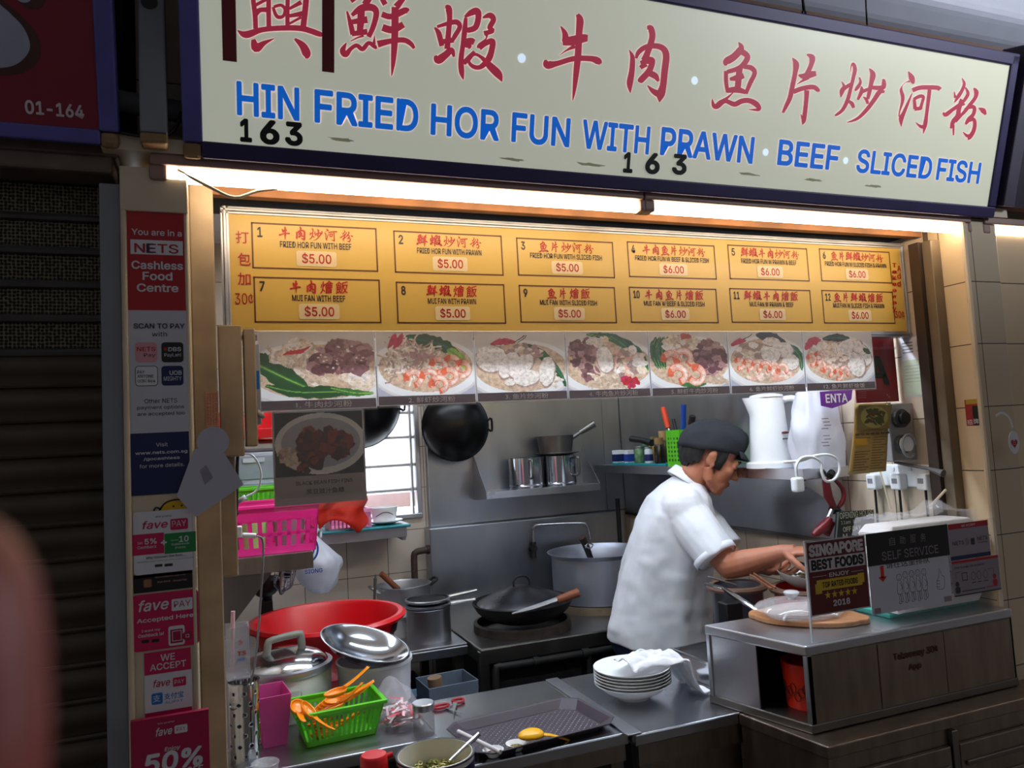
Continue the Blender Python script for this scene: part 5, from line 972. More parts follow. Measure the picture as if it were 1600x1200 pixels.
GF = Fr((0, 3.232, 0)); c = GF.uv(481, 858)
b = B()
for rr in (0.039, 0.023): b.strip(GF, [(c[0] + rr * math.cos(a), c[1] + rr * 1.3 * math.sin(a)) for a in [i * 0.55 - 1.8 for i in range(8)]], 0.008, 0.002)
b.text(GF, 'SIONG', *(lambda p, q: (p[0], q[0], p[1], p[1] + 0.017))(GF.uv(476, 897), GF.uv(504, 893)), 0.004, 0.02); b.build('blue_print', mat('print_bag_blue', (30, 70, 150), 0.5), bg_)
fn = T('desk_fan', 'black desk fan with wire cage standing behind the rice cooker', 'fan', (0.150, 3.06, 0.8005))
B().lathe([(0.0001, 0), (0.07, 0), (0.065, 0.02), (0.03, 0.03), (0.0001, 0.032)], 24).build('base', black, fn, smooth=40, local=True)
B().hexa([(-0.035, -0.02, 0.02), (0.035, -0.02, 0.02), (0.035, 0.02, 0.02), (-0.035, 0.02, 0.02), (-0.018, -0.02, 0.24), (0.028, -0.02, 0.24), (0.028, 0.02, 0.24), (-0.018, 0.02, 0.24)]).build('column', black, fn, local=True, bevel=0.004)
B().ell((0.01, 0, 0.29), (0.05, 0.035, 0.04), 14, 10, rotm('Y', -25)).tube([(0.01, 0, 0.24), (0.012, 0, 0.28)], 0.018).build('motor', black, fn, local=True, smooth=True)
b = B(); cx = Vector((0.075, -0.03, 0.335)); ax = Vector((0.93, -0.25, -0.18)).normalized(); e1 = ax.cross(Vector((0, 0, 1))).normalized(); e2 = ax.cross(e1)
for k in range(30):
    a = 2 * PI * k / 30; d = e1 * math.cos(a) + e2 * math.sin(a); b.tube([cx - ax * 0.022 + d * 0.02, cx - ax * 0.03 + d * 0.055, cx + d * 0.074, cx + ax * 0.03 + d * 0.05, cx + ax * 0.036 + d * 0.012], 0.0012, 4)
for rr, q in ((0.074, 0), (0.05, 0.03), (0.03, 0.034), (0.05, -0.029)): b.tube([cx + ax * q + (e1 * math.cos(2 * PI * k / 28) + e2 * math.sin(2 * PI * k / 28)) * rr for k in range(28)], 0.0016 if q else 0.006, 6, closed=True)
b.build('wire_cage', mat('grey_wire', (120, 120, 130), 0.4, 0.6), fn, local=True, smooth=40)
b = B()
for k in range(3):
    a = 2 * PI * k / 3; d = e1 * math.cos(a) + e2 * math.sin(a); f_ = ax.cross(d); b.quad(cx + d * 0.012 - f_ * 0.012, cx + d * 0.06 - f_ * 0.03 + ax * 0.008, cx + d * 0.062 + f_ * 0.02 - ax * 0.008, cx + d * 0.012 + f_ * 0.012)
b.build('blades', mat('smoky_fan_blade', (90, 92, 104), 0.3), fn, local=True, solid=0.002)
B().tube([cx - ax * 0.02, cx + ax * 0.02], 0.016, 14).build('hub', black, fn, local=True, smooth=40)
# plug socket on jamb, cords, charger
sx = T('wall_socket', 'white socket box with a plug on the inner edge of left jamb', 'socket', (0.03, 1.80, 1.34))
pz = WY(362, 832, 1.80)
B().box(0.006, 0.034, 1.78, 1.83, pz.z - 0.026, pz.z + 0.026).build('box', white, sx, bevel=0.003)
B().box(0.034, 0.046, 1.79, 1.815, pz.z - 0.012, pz.z + 0.012).tube([(0.046, 1.80, pz.z - 0.008), (0.075, 1.80, pz.z - 0.012)], 0.006, 8).build('plug', white, sx, bevel=0.002)
tag(B().tube([(0.078, 1.80, pz.z - 0.013), (0.089, 1.81, pz.z - 0.03), (0.085, 1.83, pz.z - 0.12), (0.070, 1.9, pz.z - 0.30), (0.050, 2.0, pz.z - 0.42)], 0.0025, 6, sm=4).build('cord', mat('grey_cord', (140, 136, 140), 0.5), smooth=True), 'thin grey cord dropping from the white socket plug at left', 'cord')
tag(B().tube([WY(368, 668, 1.78), WY(374, 690, 1.78), WY(371, 720, 1.78), WY(370, 770, 1.78), WY(368, 800, 1.78), WY(352, 806, 1.78), WY(358, 818, 1.78), WY(372, 800, 1.78)], 0.004, 6, sm=4).build('cord', black, smooth=True), 'black cord tied along the inner edge of left jamb', 'cord')
tag(B().tube([WY(374, 709, 1.78), WY(395, 712, 1.79), WY(408, 738, 1.80), WY(402, 765, 1.80), WY(384, 776, 1.79)], 0.0022, 6, sm=4).tube([WY(384, 776, 1.79), WY(372, 784, 1.79)], 0.006, 6).build('cord', white, smooth=True), 'white charging cord looping beside the black cord at left', 'cord')
tb = T('phone_holder', 'thin pale device edge with blue label hanging under the menu frame', 'device', (0.095, 1.77, 1.6))
pa = WY(396, 560, 1.77); pb = WY(408, 663, 1.77)
B().box(pa.x, pb.x + 0.001, 1.755, 1.80, pb.z, pa.z + 0.03).build('case', mat('pale_device', (176, 178, 186), 0.35), tb, bevel=0.002)
lb_ = WY(399, 608, 1.754); B().box(lb_.x, lb_.x + 0.009, 1.7535, 1.755, lb_.z, lb_.z + 0.04).build('blue_label', s_blue, tb)
B().tube([WY(402, 645, 1.75), WY(412, 652, 1.74)], [0.008, 0.004], 8).build('knob', mat('pale_knob', (170, 170, 176), 0.4), tb, smooth=True)
# ================================================================== foreground of the left table
Z1 = 0.86
S('trim_24', B().box(-0.04, 0.50, 1.55, 1.78, 0.74, 0.78).box(-0.04, 0.50, 1.56, 1.60, 0, 0.74), steel_dark, bevel=0.004)
cy = T('cutlery_holder', 'tall steel cylinder holder with rows of round holes at lower left', 'holder', (0.045, 1.985, Z1))
hc = WY(385, 1062, 1.985).z - Z1; rcy = 0.034; NU, NV = 72, 96; V = []; F = []
for i in range(NU):
    a = 2 * PI * i / NU
    for j in range(NV + 1): V.append((rcy * math.cos(a), rcy * math.sin(a), hc * j / NV))
def hole(i, j):
    z = hc * (j + 0.5) / NV; 
    for k in range(7):
        zc = hc * (0.12 + 0.125 * k)
        for q in range(8):
            a0 = 2 * PI * (q + 0.5 * (k % 2)) / 8; a = 2 * PI * (i + 0.5) / NU; d = (a - a0 + PI) % (2 * PI) - PI
            if (d * rcy) ** 2 + (z - zc) ** 2 < 0.0042 ** 2: return True
    return False
for i in range(NU):
    for j in range(NV):
        if not hole(i, j): F.append((i * (NV + 1) + j, ((i + 1) % NU) * (NV + 1) + j, ((i + 1) % NU) * (NV + 1) + j + 1, i * (NV + 1) + j + 1))
B().add(V, F).build('perforated_body', chrome, cy, smooth=True, solid=0.0015, local=True)
B().lathe([(rcy + 0.001, hc - 0.004), (rcy + 0.003, hc), (rcy - 0.002, hc)], 40).lathe([(0.0001, 0.001), (rcy, 0.001)], 40).build('rim', chrome, cy, smooth=40, local=True)
pk = T('pink_container', 'translucent pink open plastic container between cutlery holder and green basket', 'container', (0.112, 2.10, Z1), 0.1)
b = B(); taper(b, 0.028, 0.05, 0.040, 0.062, 0.125, 0.003); b.build('body', mat('translucent_pink_plastic', (226, 96, 170), 0.35, 0, 0.05, transl=0.4), pk, local=True, bevel=0.003)
gb = slot_basket('spoon_basket', 'lime green slotted basket full of orange soup spoons', (0.268, 2.06, Z1 + 0.001), 0.06, 0.085, 0.058, 0.108, 0.075, 0.082, greenp, 15, 9, 1, 0.007, 0.014)
# orange soup spoons: a shell bowl and a channelled handle
def spoon_mesh(m, name, lab, cat, loc, group=None):
    t = T(name, lab, cat, loc, 0, group); b = B()
    def f(u, v):
        a = 2 * PI * u; k = math.sin(PI / 2 * v); return (0.027 * k * math.cos(a) * (1.25 if math.cos(a) > 0 else 1.0), 0.021 * k * math.sin(a), -0.014 * math.cos(PI / 2 * v) ** 0.8)
    b.grid(f, 20, 7, cu=True); b.build('bowl', m, t, smooth=True, solid=0.0016, local=True)
    b = B()
    def g(u, v): x = -0.022 - 0.075 * u; return (x, (v - 0.5) * (0.017 - 0.005 * u), 0.002 + 0.026 * u ** 1.4 - 0.0035 * math.cos((v - 0.5) * PI) * (1 - 0.5 * u))
    b.grid(g, 10, 6); b.build('handle', m, t, smooth=True, solid=0.0016, local=True)
    return t
def orient(t, loc, yaw, pitch=0.0, roll=0.0): t.matrix_basis = Matrix.Translation(Vector(loc)) @ Matrix.Rotation(yaw, 4, 'Z') @ Matrix.Rotation(pitch, 4, 'Y') @ Matrix.Rotation(roll, 4, 'X')
s0 = spoon_mesh(orangep, 'soup_spoon', 'orange soup spoon on top of the pile, handle pointing up right', 'spoon', (0, 0, 0), 'orange spoons in the green basket')
orient(s0, (0.268, 2.045, Z1 + 0.112), PI + 0.3, 0.12, 0)
SL = [((0.196, 1.99, Z1 + 0.092), 1.9, -0.5, 0.5, 'orange soup spoon hanging bowl down over front left corner of the basket'), ((0.172, 2.01, Z1 + 0.098), 1.5, -0.3, 0.3, 'orange soup spoon at the left end of the basket, bowl on the rim')]
for k, n_ in enumerate(('lowest', 'second from the bottom', 'third from the bottom', 'third from the top', 'second from the top', 'topmost')): SL.append(((0.222 + 0.007 * k, 2.028 + 0.002 * k, Z1 + 0.052 + 0.0052 * k), PI + 0.42, 0.06, 0.25, 'orange soup spoon, %s of the nest at the front of the basket' % n_))
for k, n_ in enumerate(('lowest', 'second from the bottom', 'middle', 'second from the top', 'topmost')): SL.append(((0.245 + 0.008 * k, 2.098, Z1 + 0.056 + 0.0052 * k), PI - 0.05, 0.05, -0.25, 'orange soup spoon, %s of the nest at the back of the basket' % n_))
for k in range(4): SL.append(((0.232 + 0.006 * k, 2.035, Z1 + 0.020 + 0.005 * k), PI + 0.1, 0.0, 0.1, 'orange soup spoon low in the basket, seen only through its slots'))
for loc, ya, pi_, ro, lab in SL: q = dup(s0, loc, 0, lab); orient(q, loc, ya, pi_, ro)
# plastic packet of wrapped sticks
pkx = T('stick_packet', 'clear plastic bag of pink and white wrapped sticks beside the green basket', 'packet', (0.42, 2.02, Z1))
b = B(); rn = random.Random(11); pm2 = [mat('pale_pink_wrapper', (226, 178, 184), 0.5), mat('white_wrapper', (226, 220, 222), 0.5), mat('red_wrapper_print', (196, 50, 70), 0.5)]
for k in range(150):
    b.k = rn.choice((0, 0, 1, 1, 2)); x = 0.43 + max(-.05, min(.045, rn.gauss(0, 0.024))); y = 2.04 + max(-.05, min(.05, rn.gauss(0, 0.026))); z = Z1 + 0.008 + 0.052 * rn.random() * max(0.1, 1 - abs(x - 0.43) / 0.09); a = rn.uniform(0, PI); l = 0.02
    d = Vector((math.cos(a) * l, math.sin(a) * l, rn.uniform(-0.006, 0.008))); n_ = Vector((-math.sin(a), math.cos(a), rn.uniform(-0.6, 0.6))) * 0.0035
    p = Vector((x, y, z)); b.quad(p - d - n_, p + d - n_, p + d + n_, p - d + n_)
e = b.build('wrapped_sticks', pm2, pkx); e['kind'] = 'stuff'
b = B()
def filmf(u, v):
    a = 2 * PI * u; k = math.cos(PI / 2 * v) ** 0.6; n_ = noise.noise(Vector((math.cos(a) * 3, math.sin(a) * 3, v * 4)))
    return (0.43 + 0.062 * k * math.cos(a) * (1 + 0.2 * n_) - 0.02 * v, 2.04 + 0.062 * k * math.sin(a) * (1 + 0.2 * n_) + 0.03 * v, Z1 + 0.002 + 0.118 * v + 0.012 * n_ * math.sin(PI * v))
b.grid(filmf, 36, 16, cu=True); b.build('clear_bag', film, pkx, smooth=60)
ja = T('glass_jar', 'small glass jar with steel lid at the right edge of side table', 'jar', (0.466, 1.94, Z1))
B().lathe([(0.0001, 0.001), (0.026, 0.001), (0.027, 0.01), (0.027, 0.058), (0.024, 0.062)], 28).build('glass_body', mat('smoky_jar_glass', (120, 118, 120), 0.1, 0, 0.1, alpha=0.45), ja, smooth=40, local=True)
B().lathe([(0.027, 0.062), (0.028, 0.064), (0.028, 0.078), (0.026, 0.08), (0.0001, 0.08)], 28).build('lid', steel, ja, smooth=40, local=True)
# rice cooker
rc = T('rice_cooker', 'large cream rice cooker with shiny steel lid and grey grip', 'rice cooker', (0.163, 2.302, Z1))
B().lathe([(0.0001, 0), (0.118, 0), (0.124, 0.01), (0.126, 0.115), (0.122, 0.12)], 48).build('body', mat('cream_enamel', (214, 216, 204), 0.3, 0, 0.04), rc, smooth=40, local=True)
B().lathe([(0.128, 0.116), (0.132, 0.124), (0.130, 0.134), (0.118, 0.137), (0.114, 0.12)], 48).build('rim', alu, rc, smooth=40, local=True)
e = B().lathe([(0.118, 0.136), (0.112, 0.146), (0.090, 0.160), (0.055, 0.170), (0.0001, 0.174)], 48).build('lid', chrome, rc, smooth=60, local=True)
ug = mat('grey_grip_plastic', (128, 126, 116), 0.45)
B().tube([(-0.052, -0.03, 0.155), (-0.046, -0.03, 0.198), (-0.034, -0.028, 0.208), (0.034, -0.012, 0.212), (0.044, -0.01, 0.204), (0.046, -0.008, 0.168)], [0.010, 0.011, 0.010, 0.010, 0.011, 0.011], 10, sm=2).build('lid_handle', ug, e, smooth=True, local=True)
b = B(); b.M = Matrix.Rotation(-0.15, 4, 'Z'); b.hexa([(-0.045, -0.150, 0.068), (0.05, -0.150, 0.068), (0.05, -0.118, 0.062), (-0.045, -0.118, 0.062), (-0.045, -0.152, 0.084), (0.05, -0.152, 0.084), (0.05, -0.118, 0.090), (-0.045, -0.118, 0.090)]); b.build('side_handle', ug, rc, bevel=0.006, local=True)
# white bucket and steel bowl
bu = T('bucket', 'white round plastic tub with the steel bowl resting on it', 'tub', (0.408, 2.275, Z1))
B().lathe(cup(0.10, 0.106, 0.116, 0.003), 44).lathe([(0.106, 0.106), (0.110, 0.108), (0.110, 0.117), (0.105, 0.117)], 44).build('body', mat('white_tub_plastic', (206, 204, 210), 0.4, 0, 0.05, transl=0.25), bu, smooth=40, local=True)
sbw = T('steel_bowl', 'wide shiny steel bowl tilted on the rim of the white tub', 'bowl', (0.385, 2.27, Z1 + 0.13))
c = WY(571, 1004, 2.27); sbw.matrix_basis = Matrix.Translation(c) @ Matrix.Rotation(math.radians(17), 4, Vector((-RIGHT.y, RIGHT.x, 0))) @ Matrix.Rotation(math.radians(4), 4, 'X')
B().lathe([(0.0001, -0.046), (0.06, -0.044), (0.10, -0.024), (0.124, -0.001), (0.132, 0.0), (0.131, 0.002), (0.122, 0.001), (0.098, -0.022), (0.06, -0.0415), (0.0001, -0.0435)], 52).build('bowl', chrome, sbw, smooth=50, local=True)
tu = T('wash_tub', 'huge round red plastic tub with thick rim behind the rice cooker', 'tub', (0.332, 2.705, Z1))
B().lathe([(0.0001, 0), (0.185, 0), (0.215, 0.06), (0.237, 0.148), (0.262, 0.152), (0.266, 0.160), (0.255, 0.168), (0.240, 0.167), (0.232, 0.155), (0.21, 0.06), (0.18, 0.004), (0.0001, 0.004)], 64).build('tub', redp, tu, smooth=35, local=True)
b = B()
for i in range(6):
    a0 = -0.62 + i * 0.04; a1 = a0 + 0.04; q = [(0.2335 * math.cos(a), 0.2335 * math.sin(a)) for a in (a0, a1)]; w_ = [(0.2405 * math.cos(a), 0.2405 * math.sin(a)) for a in (a0, a1)]
    b.quad((q[0][0], q[0][1], 0.107), (q[1][0], q[1][1], 0.107), (w_[1][0], w_[1][1], 0.137), (w_[0][0], w_[0][1], 0.137))
b.build('black_label', s_blk, tu, local=True)
# acrylic box with straws on the jamb
ab = T('acrylic_box', 'small clear acrylic holder with red and blue print at the left jamb', 'holder', (0.03, 1.86, 1.12))
pa = WY(357, 980, 1.86); pb = WY(391, 1056, 1.86); X0, X1, zb, zt = 0.006, pb.x, pb.z, pa.z
cl = mat('cloudy_acrylic', (206, 208, 220), 0.15, 0, 0.05, alpha=0.35)
b = B().box(X0, X1, 1.84, 1.843, zb, zt).box(X0, X1, 1.90, 1.903, zb, zt).box(X1 - 0.003, X1, 1.84, 1.90, zb, zt).box(X0, X1, 1.84, 1.90, zb, zb + 0.003); b.build('clear_walls', cl, ab)
AF = Fr((0, 1.8398, 0)); B().text(AF, 'TS', X1 - 0.026, X1 - 0.008, zb + 0.052, zb + 0.062, 0.001, 0.02).text(AF, '》', X1 - 0.024, X1 - 0.014, zb + 0.075, zb + 0.085, 0.001).build('red_lettering', s_red, ab)
B().text(AF, 'paye', X1 - 0.026, X1 - 0.010, zb + 0.038, zb + 0.046, 0.001, 0.01).build('blue_lettering', s_blue, ab)
B().tube([(0.018, 1.87, zb + 0.01), WY(364, 955, 1.87)], 0.0045, 8).build('wrapped_straw', pm2[0], ab, smooth=40)
# white pot of pickled chillies, red capped bottle
po = T('enamel_pot', 'white enamel pot with navy band and pickled chillies at the bottom edge', 'pot', (0.42, 1.69, 0.78))
c = WY(680, 1177, 1.69); po.matrix_basis = Matrix.Translation((c.x, 1.69, 0.78)); hz = c.z - 0.78; rp_ = 0.084
B().lathe(cup(rp_ - 0.006, rp_, hz, 0.004), 44).build('body', mat('ivory_enamel', (222, 218, 206), 0.25, 0, 0.03), po, smooth=40, local=True)
nv = mat('navy_enamel', (24, 26, 70), 0.3); B().lathe([(rp_ - 0.0005, hz - 0.038), (rp_ + 0.0012, hz - 0.037), (rp_ + 0.0014, hz - 0.012), (rp_ + 0.0002, hz - 0.011)], 44).build('navy_band', nv, po, smooth=40, local=True)
B().lathe([(rp_ - 0.004, hz + 0.0005), (rp_ + 0.002, hz + 0.0015), (rp_ + 0.003, hz - 0.002)], 44).build('rim', mat('dark_enamel_rim', (52, 48, 60), 0.3), po, smooth=40, local=True)
b = B(); rn = random.Random(3)
b.lathe([(0.0001, hz - 0.05), (rp_ - 0.005, hz - 0.05)], 30)
for k in range(170):
    a = rn.uniform(0, 2 * PI); d = 0.072 * math.sqrt(rn.random()); b.k = rn.choice((1, 1, 2, 3)); b.lathe([(0.003, -0.002), (0.006, 0), (0.0055, 0.003), (0.003, 0.002)], 8, (d * math.cos(a), d * math.sin(a), hz - 0.047 + rn.random() * 0.006), rotm('X', rn.uniform(-50, 50)))
e = b.build('pickled_chillies', [mat('chilli_vinegar', (120, 110, 50), 0.2), mat('pickle_green', (150, 142, 60), 0.4), mat('pickle_olive', (104, 98, 36), 0.4), mat('pickle_pale', (196, 186, 120), 0.4)], po, smooth=40, local=True); e['kind'] = 'stuff'
tag(B().tube([WY(703, 1189, 1.69), WY(722, 1170, 1.70), WY(740, 1155, 1.71), WY(749, 1146, 1.712)], [0.004, 0.0035, 0.006, 0.005], 8).build('spoon', steel, smooth=40), 'steel spoon leaning in the pot of pickled chillies', 'spoon')
rb2 = T('sauce_bottle', 'bottle with red cap at the bottom edge, left of the white pot', 'bottle', (0.29, 1.70, 0.78))
c = WY(584, 1178, 1.70); rb2.matrix_basis = Matrix.Translation((c.x, 1.70, 0.78)); hz = c.z - 0.78
B().lathe([(0.0001, 0), (0.03, 0), (0.031, 0.02), (0.031, hz - 0.05), (0.028, hz - 0.042)], 28).build('body', mat('dark_sauce_bottle', (50, 22, 18), 0.2), rb2, smooth=40, local=True)
e = B().lathe([(0.029, hz - 0.042), (0.030, hz - 0.038), (0.029, hz - 0.004), (0.026, hz), (0.0001, hz)], 32).build('cap', redp, rb2, smooth=40, local=True); B().tube([(0.026, -0.004, hz - 0.009), (0.040, -0.006, hz - 0.006)], 0.006, 10).build('spout', redp, e, smooth=40, local=True)
tag(B().lathe([(0.0001, 0), (0.030, 0), (0.032, 0.012), (0.030, 0.014), (0.028, 0.012), (0.0001, 0.004)], 28, (0.085, 1.925, Z1 + 0.0005)).build('plastic_cover', mat('hazy_clear_plastic', (196, 196, 196), 0.15, 0, 0.05, alpha=0.4), smooth=40), 'hazy clear round lid on the table edge beside cutlery holder', 'lid')

# ================================================================== worktop: scissors, tray, dishes, bowls
ZW = 0.824
def loop(b, c, rx, ry, ang, r, z):
    P = [(c[0] + rx * math.cos(t) * math.cos(ang) - ry * math.sin(t) * math.sin(ang), c[1] + rx * math.cos(t) * math.sin(ang) + ry * math.sin(t) * math.cos(ang), z) for t in [2 * PI * k / 20 for k in range(20)]]; b.tube(P, r, 8, closed=True)
sx_ = T('scissors', 'red handled kitchen scissors lying open on the steel worktop', 'scissors', (0.625, 2.19, ZW))
A1 = WZ(689, 1107, ZW); A2 = WZ(716, 1098, ZW); pv = WZ(704, 1108, ZW); t1 = WZ(709, 1121, ZW); t2 = WZ(722, 1118, ZW)
rh = mat('dark_red_handle', (150, 14, 30), 0.35)
b = B(); loop(b, A1, 0.024, 0.014, 0.2, 0.0045, ZW + 0.006); b.build('handle', rh, sx_, smooth=True); b = B(); loop(b, A2, 0.018, 0.016, 0.9, 0.0045, ZW + 0.006); b.build('handle', rh, sx_, smooth=True)
def blade(p, q, w_): d = (q - p).normalized(); n_ = Vector((-d.y, d.x, 0)) * w_; return B().prism([p - n_, q, p + n_], (0, 0, 0.002))
up_ = Vector((0, 0, 0.004))
blade(A1.lerp(pv, 0.45) + up_, t2 + up_, 0.007).build('blade', chrome, sx_); blade(A2.lerp(pv, 0.4) + up_ * 1.6, t1 + up_ * 1.6, 0.007).build('blade', chrome, sx_); B().tube([pv + up_, pv + up_ * 2.3], 0.004, 10).build('pivot', chrome, sx_, smooth=40)
ty = T('serving_tray', 'dark purple brown serving tray with raised rim on the worktop', 'tray', (0.745, 1.92, ZW + 0.0005), math.radians(5.5))
hx, hy, ch_ = 0.195, 0.118, 0.035
def oct_(k, z): x, y, c_ = hx + k, hy + k, ch_; return [(-x, -y + c_, z), (-x + c_, -y, z), (x - c_, -y, z), (x, -y + c_, z), (x, y - c_, z), (x - c_, y, z), (-x + c_, y, z), (-x, y - c_, z)]
b = B(); L = [oct_(-0.02, 0), oct_(-0.002, 0.020), oct_(0.006, 0.022), oct_(0.006, 0.019), oct_(0.0, 0.016), oct_(-0.018, -0.0)]
V = [p for q in L[:5] for p in q]; F = [tuple(range(8))] + [(r * 8 + k, r * 8 + (k + 1) % 8, (r + 1) * 8 + (k + 1) % 8, (r + 1) * 8 + k) for r in range(4) for k in range(8)]
tm = mat('purple_brown_tray', (58, 48, 58), 0.55, 0, 0.15)
b.add(V, F); b.build('tray', tm, ty, local=True, bevel=0.002)
b = B()
for i in range(36):
    for j in range(20):
        if (i + j) % 2 == 0: x = -hx + 0.03 + (2 * hx - 0.06) * i / 35; y = -hy + 0.028 + (2 * hy - 0.056) * j / 19; b.add([(x - 0.004, y, 0.0006), (x, y - 0.0022, 0.0006), (x + 0.004, y, 0.0006), (x, y + 0.0022, 0.0006), (x, y, 0.0018)], [(0, 1, 4), (1, 2, 4), (2, 3, 4), (3, 0, 4)])
b.build('anti_slip_pattern', mat('tray_pattern', (84, 74, 84), 0.3), ty, local=True)
def dish(px, py, lab, col, nm):
    c = WZ(px, py, ZW + 0.004); t = T('sauce_dish', lab, 'dish', (c.x, c.y, ZW + 0.002), 0, 'sauce dishes on the tray')
    B().lathe([(0.0001, 0), (0.013, 0), (0.025, 0.015), (0.026, 0.016), (0.024, 0.016), (0.012, 0.003), (0.0001, 0.003)], 28).build('dish', melamine, t, smooth=40, local=True)
    b = B(); rn = random.Random(px); b.lathe([(0.0001, 0.008), (0.016, 0.008)], 20)
    for k in range(12): a = rn.uniform(0, 6.28); d = rn.uniform(0, 0.012); b.ell((d * math.cos(a), d * math.sin(a), 0.0085), (0.004, 0.003, 0.002), 8, 5)
    b.build('sauce', mat(nm, col, 0.25), t, smooth=40, local=True); return c
c1 = dish(771, 1180, 'white sauce dish with dark red chilli, left one on the tray', (70, 20, 14), 'dark_chilli_sauce'); c2 = dish(807, 1170, 'white sauce dish with green chillies under the yellow spoon', (110, 96, 30), 'green_chilli_sauce')
tag(B().tube([WZ(716, 1143, ZW + 0.03), WZ(782, 1175, ZW + 0.024)], 0.0055, 10).build('chopsticks', mat('ivory_wrapper', (206, 200, 204), 0.45), smooth=40), 'pale wrapped chopsticks resting on the left sauce dish', 'chopsticks')
ys = spoon_mesh(mat('yellow_melamine', (244, 178, 20), 0.3, 0, 0.04), 'yellow_spoon', 'yellow soup spoon face down across the right sauce dish', 'spoon', (0, 0, 0))
cq = WZ(832, 1155, ZW + 0.026); orient(ys, cq, PI - 0.05, -0.10, PI); ys.scale = (1.12, 1.12, 1.12)
ys.matrix_basis = Matrix.Translation(cq + Vector((0, 0, 0.008))) @ Matrix.Rotation(PI + 0.12, 4, 'Z') @ Matrix.Rotation(PI - 0.1, 4, 'X') @ Matrix.Rotation(0.05, 4, 'Y') @ Matrix.Scale(1.12, 4)
cb = WZ(1003, 1097, ZW); bc = (cb.x, cb.y + 0.046)
ORD = ['lowest', 'second from the bottom', 'third from the bottom', 'third from the top', 'second from the top', 'topmost']
bowl0 = T('bowl', 'white bowl, lowest of the stack on the steel counter', 'bowl', (bc[0], bc[1], ZW + 0.0005), 0, 'white bowls stacked on the counter')
B().lathe([(0.0001, 0.0025), (0.041, 0.0025), (0.0425, 0.0), (0.0455, 0.0), (0.046, 0.0045), (0.084, 0.024), (0.105, 0.042), (0.111, 0.0455), (0.111, 0.0475), (0.104, 0.0455), (0.083, 0.0275), (0.045, 0.0068), (0.0001, 0.0055)], 52).build('body', melamine, bowl0, smooth=40, local=True)
for k in range(1, 6): dup(bowl0, (bc[0], bc[1], ZW + 0.0005 + 0.0086 * k), R.uniform(0, 6), 'white bowl, %s of the stack on the steel counter' % ORD[k])
b = B()
def towel(u, v):
    x = bc[0] - 0.03 + 0.235 * u; y = bc[1] - 0.075 + 0.13 * v; s_ = (x - bc[0]) / 0.11
    top = ZW + 0.108 - 0.012 * max(0, 1 - abs(s_))
    z = top if u < 0.66 else top - (u - 0.66) ** 0.75 * 0.30
    n_ = noise.noise(Vector((u * 6, v * 6, 2))) * 0.014 + noise.noise(Vector((u * 14, v * 14, 7))) * 0.007
    return (x + 0.02 * noise.noise(Vector((u * 3, v * 3, 9))), y - 0.03 * u * (1 - v) + 0.02 * math.sin(7 * u), max(ZW + 0.010, z + n_ + 0.010 * math.sin(PI * v)))
b.grid(towel, 40, 26)
tag(b.build('towel', mat('white_towel', (214, 214, 220), 0.9, 0, 0.08, 60, bump=0.5), smooth=True, solid=0.005, sub=1), 'crumpled white towel draped from the bowl stack onto the counter', 'towel')
ft = T('food_pan', 'shallow steel food pan beside the man, behind the bowl stack', 'pan', (1.32, 2.2, ZW))
p0 = WY(1043, 1011, 2.30); p1_ = WY(1112, 1036, 2.06)
b = B(); b.M = Matrix.Translation((1.402, 2.052, ZW + 0.0005)) @ Matrix.Rotation(0.06, 4, 'Z'); taper(b, 0.060, 0.085, 0.068, 0.098, 0.072, 0.002); b.box(-0.076, 0.076, -0.106, -0.097, 0.068, 0.076).box(-0.076, -0.067, -0.1, 0.1, 0.068, 0.076).box(-0.076, 0.076, 0.097, 0.106, 0.068, 0.076).box(0.067, 0.076, -0.1, 0.1, 0.068, 0.076); b.build('pan', chrome, ft, bevel=0.002)

# ================================================================== serving box and cabinet
cab = T('counter_cabinet', 'steel counter cabinet with recessed doors at the lower right', 'cabinet', (1.7, 1.6, 0))
B().hexa([(1.325, 1.49, 0.05), (2.50, 1.49, 0.05), (2.50, 1.56, 0.05), (1.285, 1.76, 0.05), (1.325, 1.49, 0.794), (2.50, 1.49, 0.794), (2.50, 1.56, 0.794), (1.285, 1.76, 0.794)]).build('body', steel_warm, cab)
B().hexa([(1.32, 1.482, 0.794), (2.50, 1.482, 0.794), (2.50, 1.575, 0.794), (1.28, 1.763, 0.794), (1.32, 1.482, 0.8235), (2.50, 1.482, 0.8235), (2.50, 1.575, 0.8235), (1.28, 1.763, 0.8235)]).build('top', steel_warm, cab, bevel=0.003)
for xa, xb in ((1.345, 1.705), (1.735, 2.10)):
    e = B().box(xa, xb, 1.478, 1.49, 0.10, 0.755).build('door', steel_warm, cab, bevel=0.004)
    B().box(xa + 0.02, xb - 0.02, 1.472, 1.4785, 0.12, 0.665).build('door_panel', steel_warm, e, bevel=0.003); B().box(xa + 0.015, xb - 0.015, 1.470, 1.479, 0.70, 0.712).build('door_pull', steel_dark, e, bevel=0.002)
B().box(1.71, 1.73, 1.476, 1.49, 0.06, 0.79).build('divider', steel_dark, cab, bevel=0.002)
bx = T('serving_box', 'wide steel serving box with an open side window and a red pot inside', 'box', (1.7, 1.7, 0.824))
zb, zt = 0.8245, 1.036
NL, FL = Vector((1.345, 1.556, 0)), Vector((1.268, 1.868, 0)); NR, FR_ = Vector((2.066, 1.556, 0)), Vector((2.012, 1.66, 0))
FR_ = Vector((2.012, 1.868, 0))
def slabq(q, z0, z1, b): return b.hexa([(p.x, p.y, z0) for p in q] + [(p.x, p.y, z1) for p in q])
def off(p, k): c_ = Vector((1.65, 1.70, 0)); return p + (c_ - p) * k
q = [NL, NR, FR_, FL]
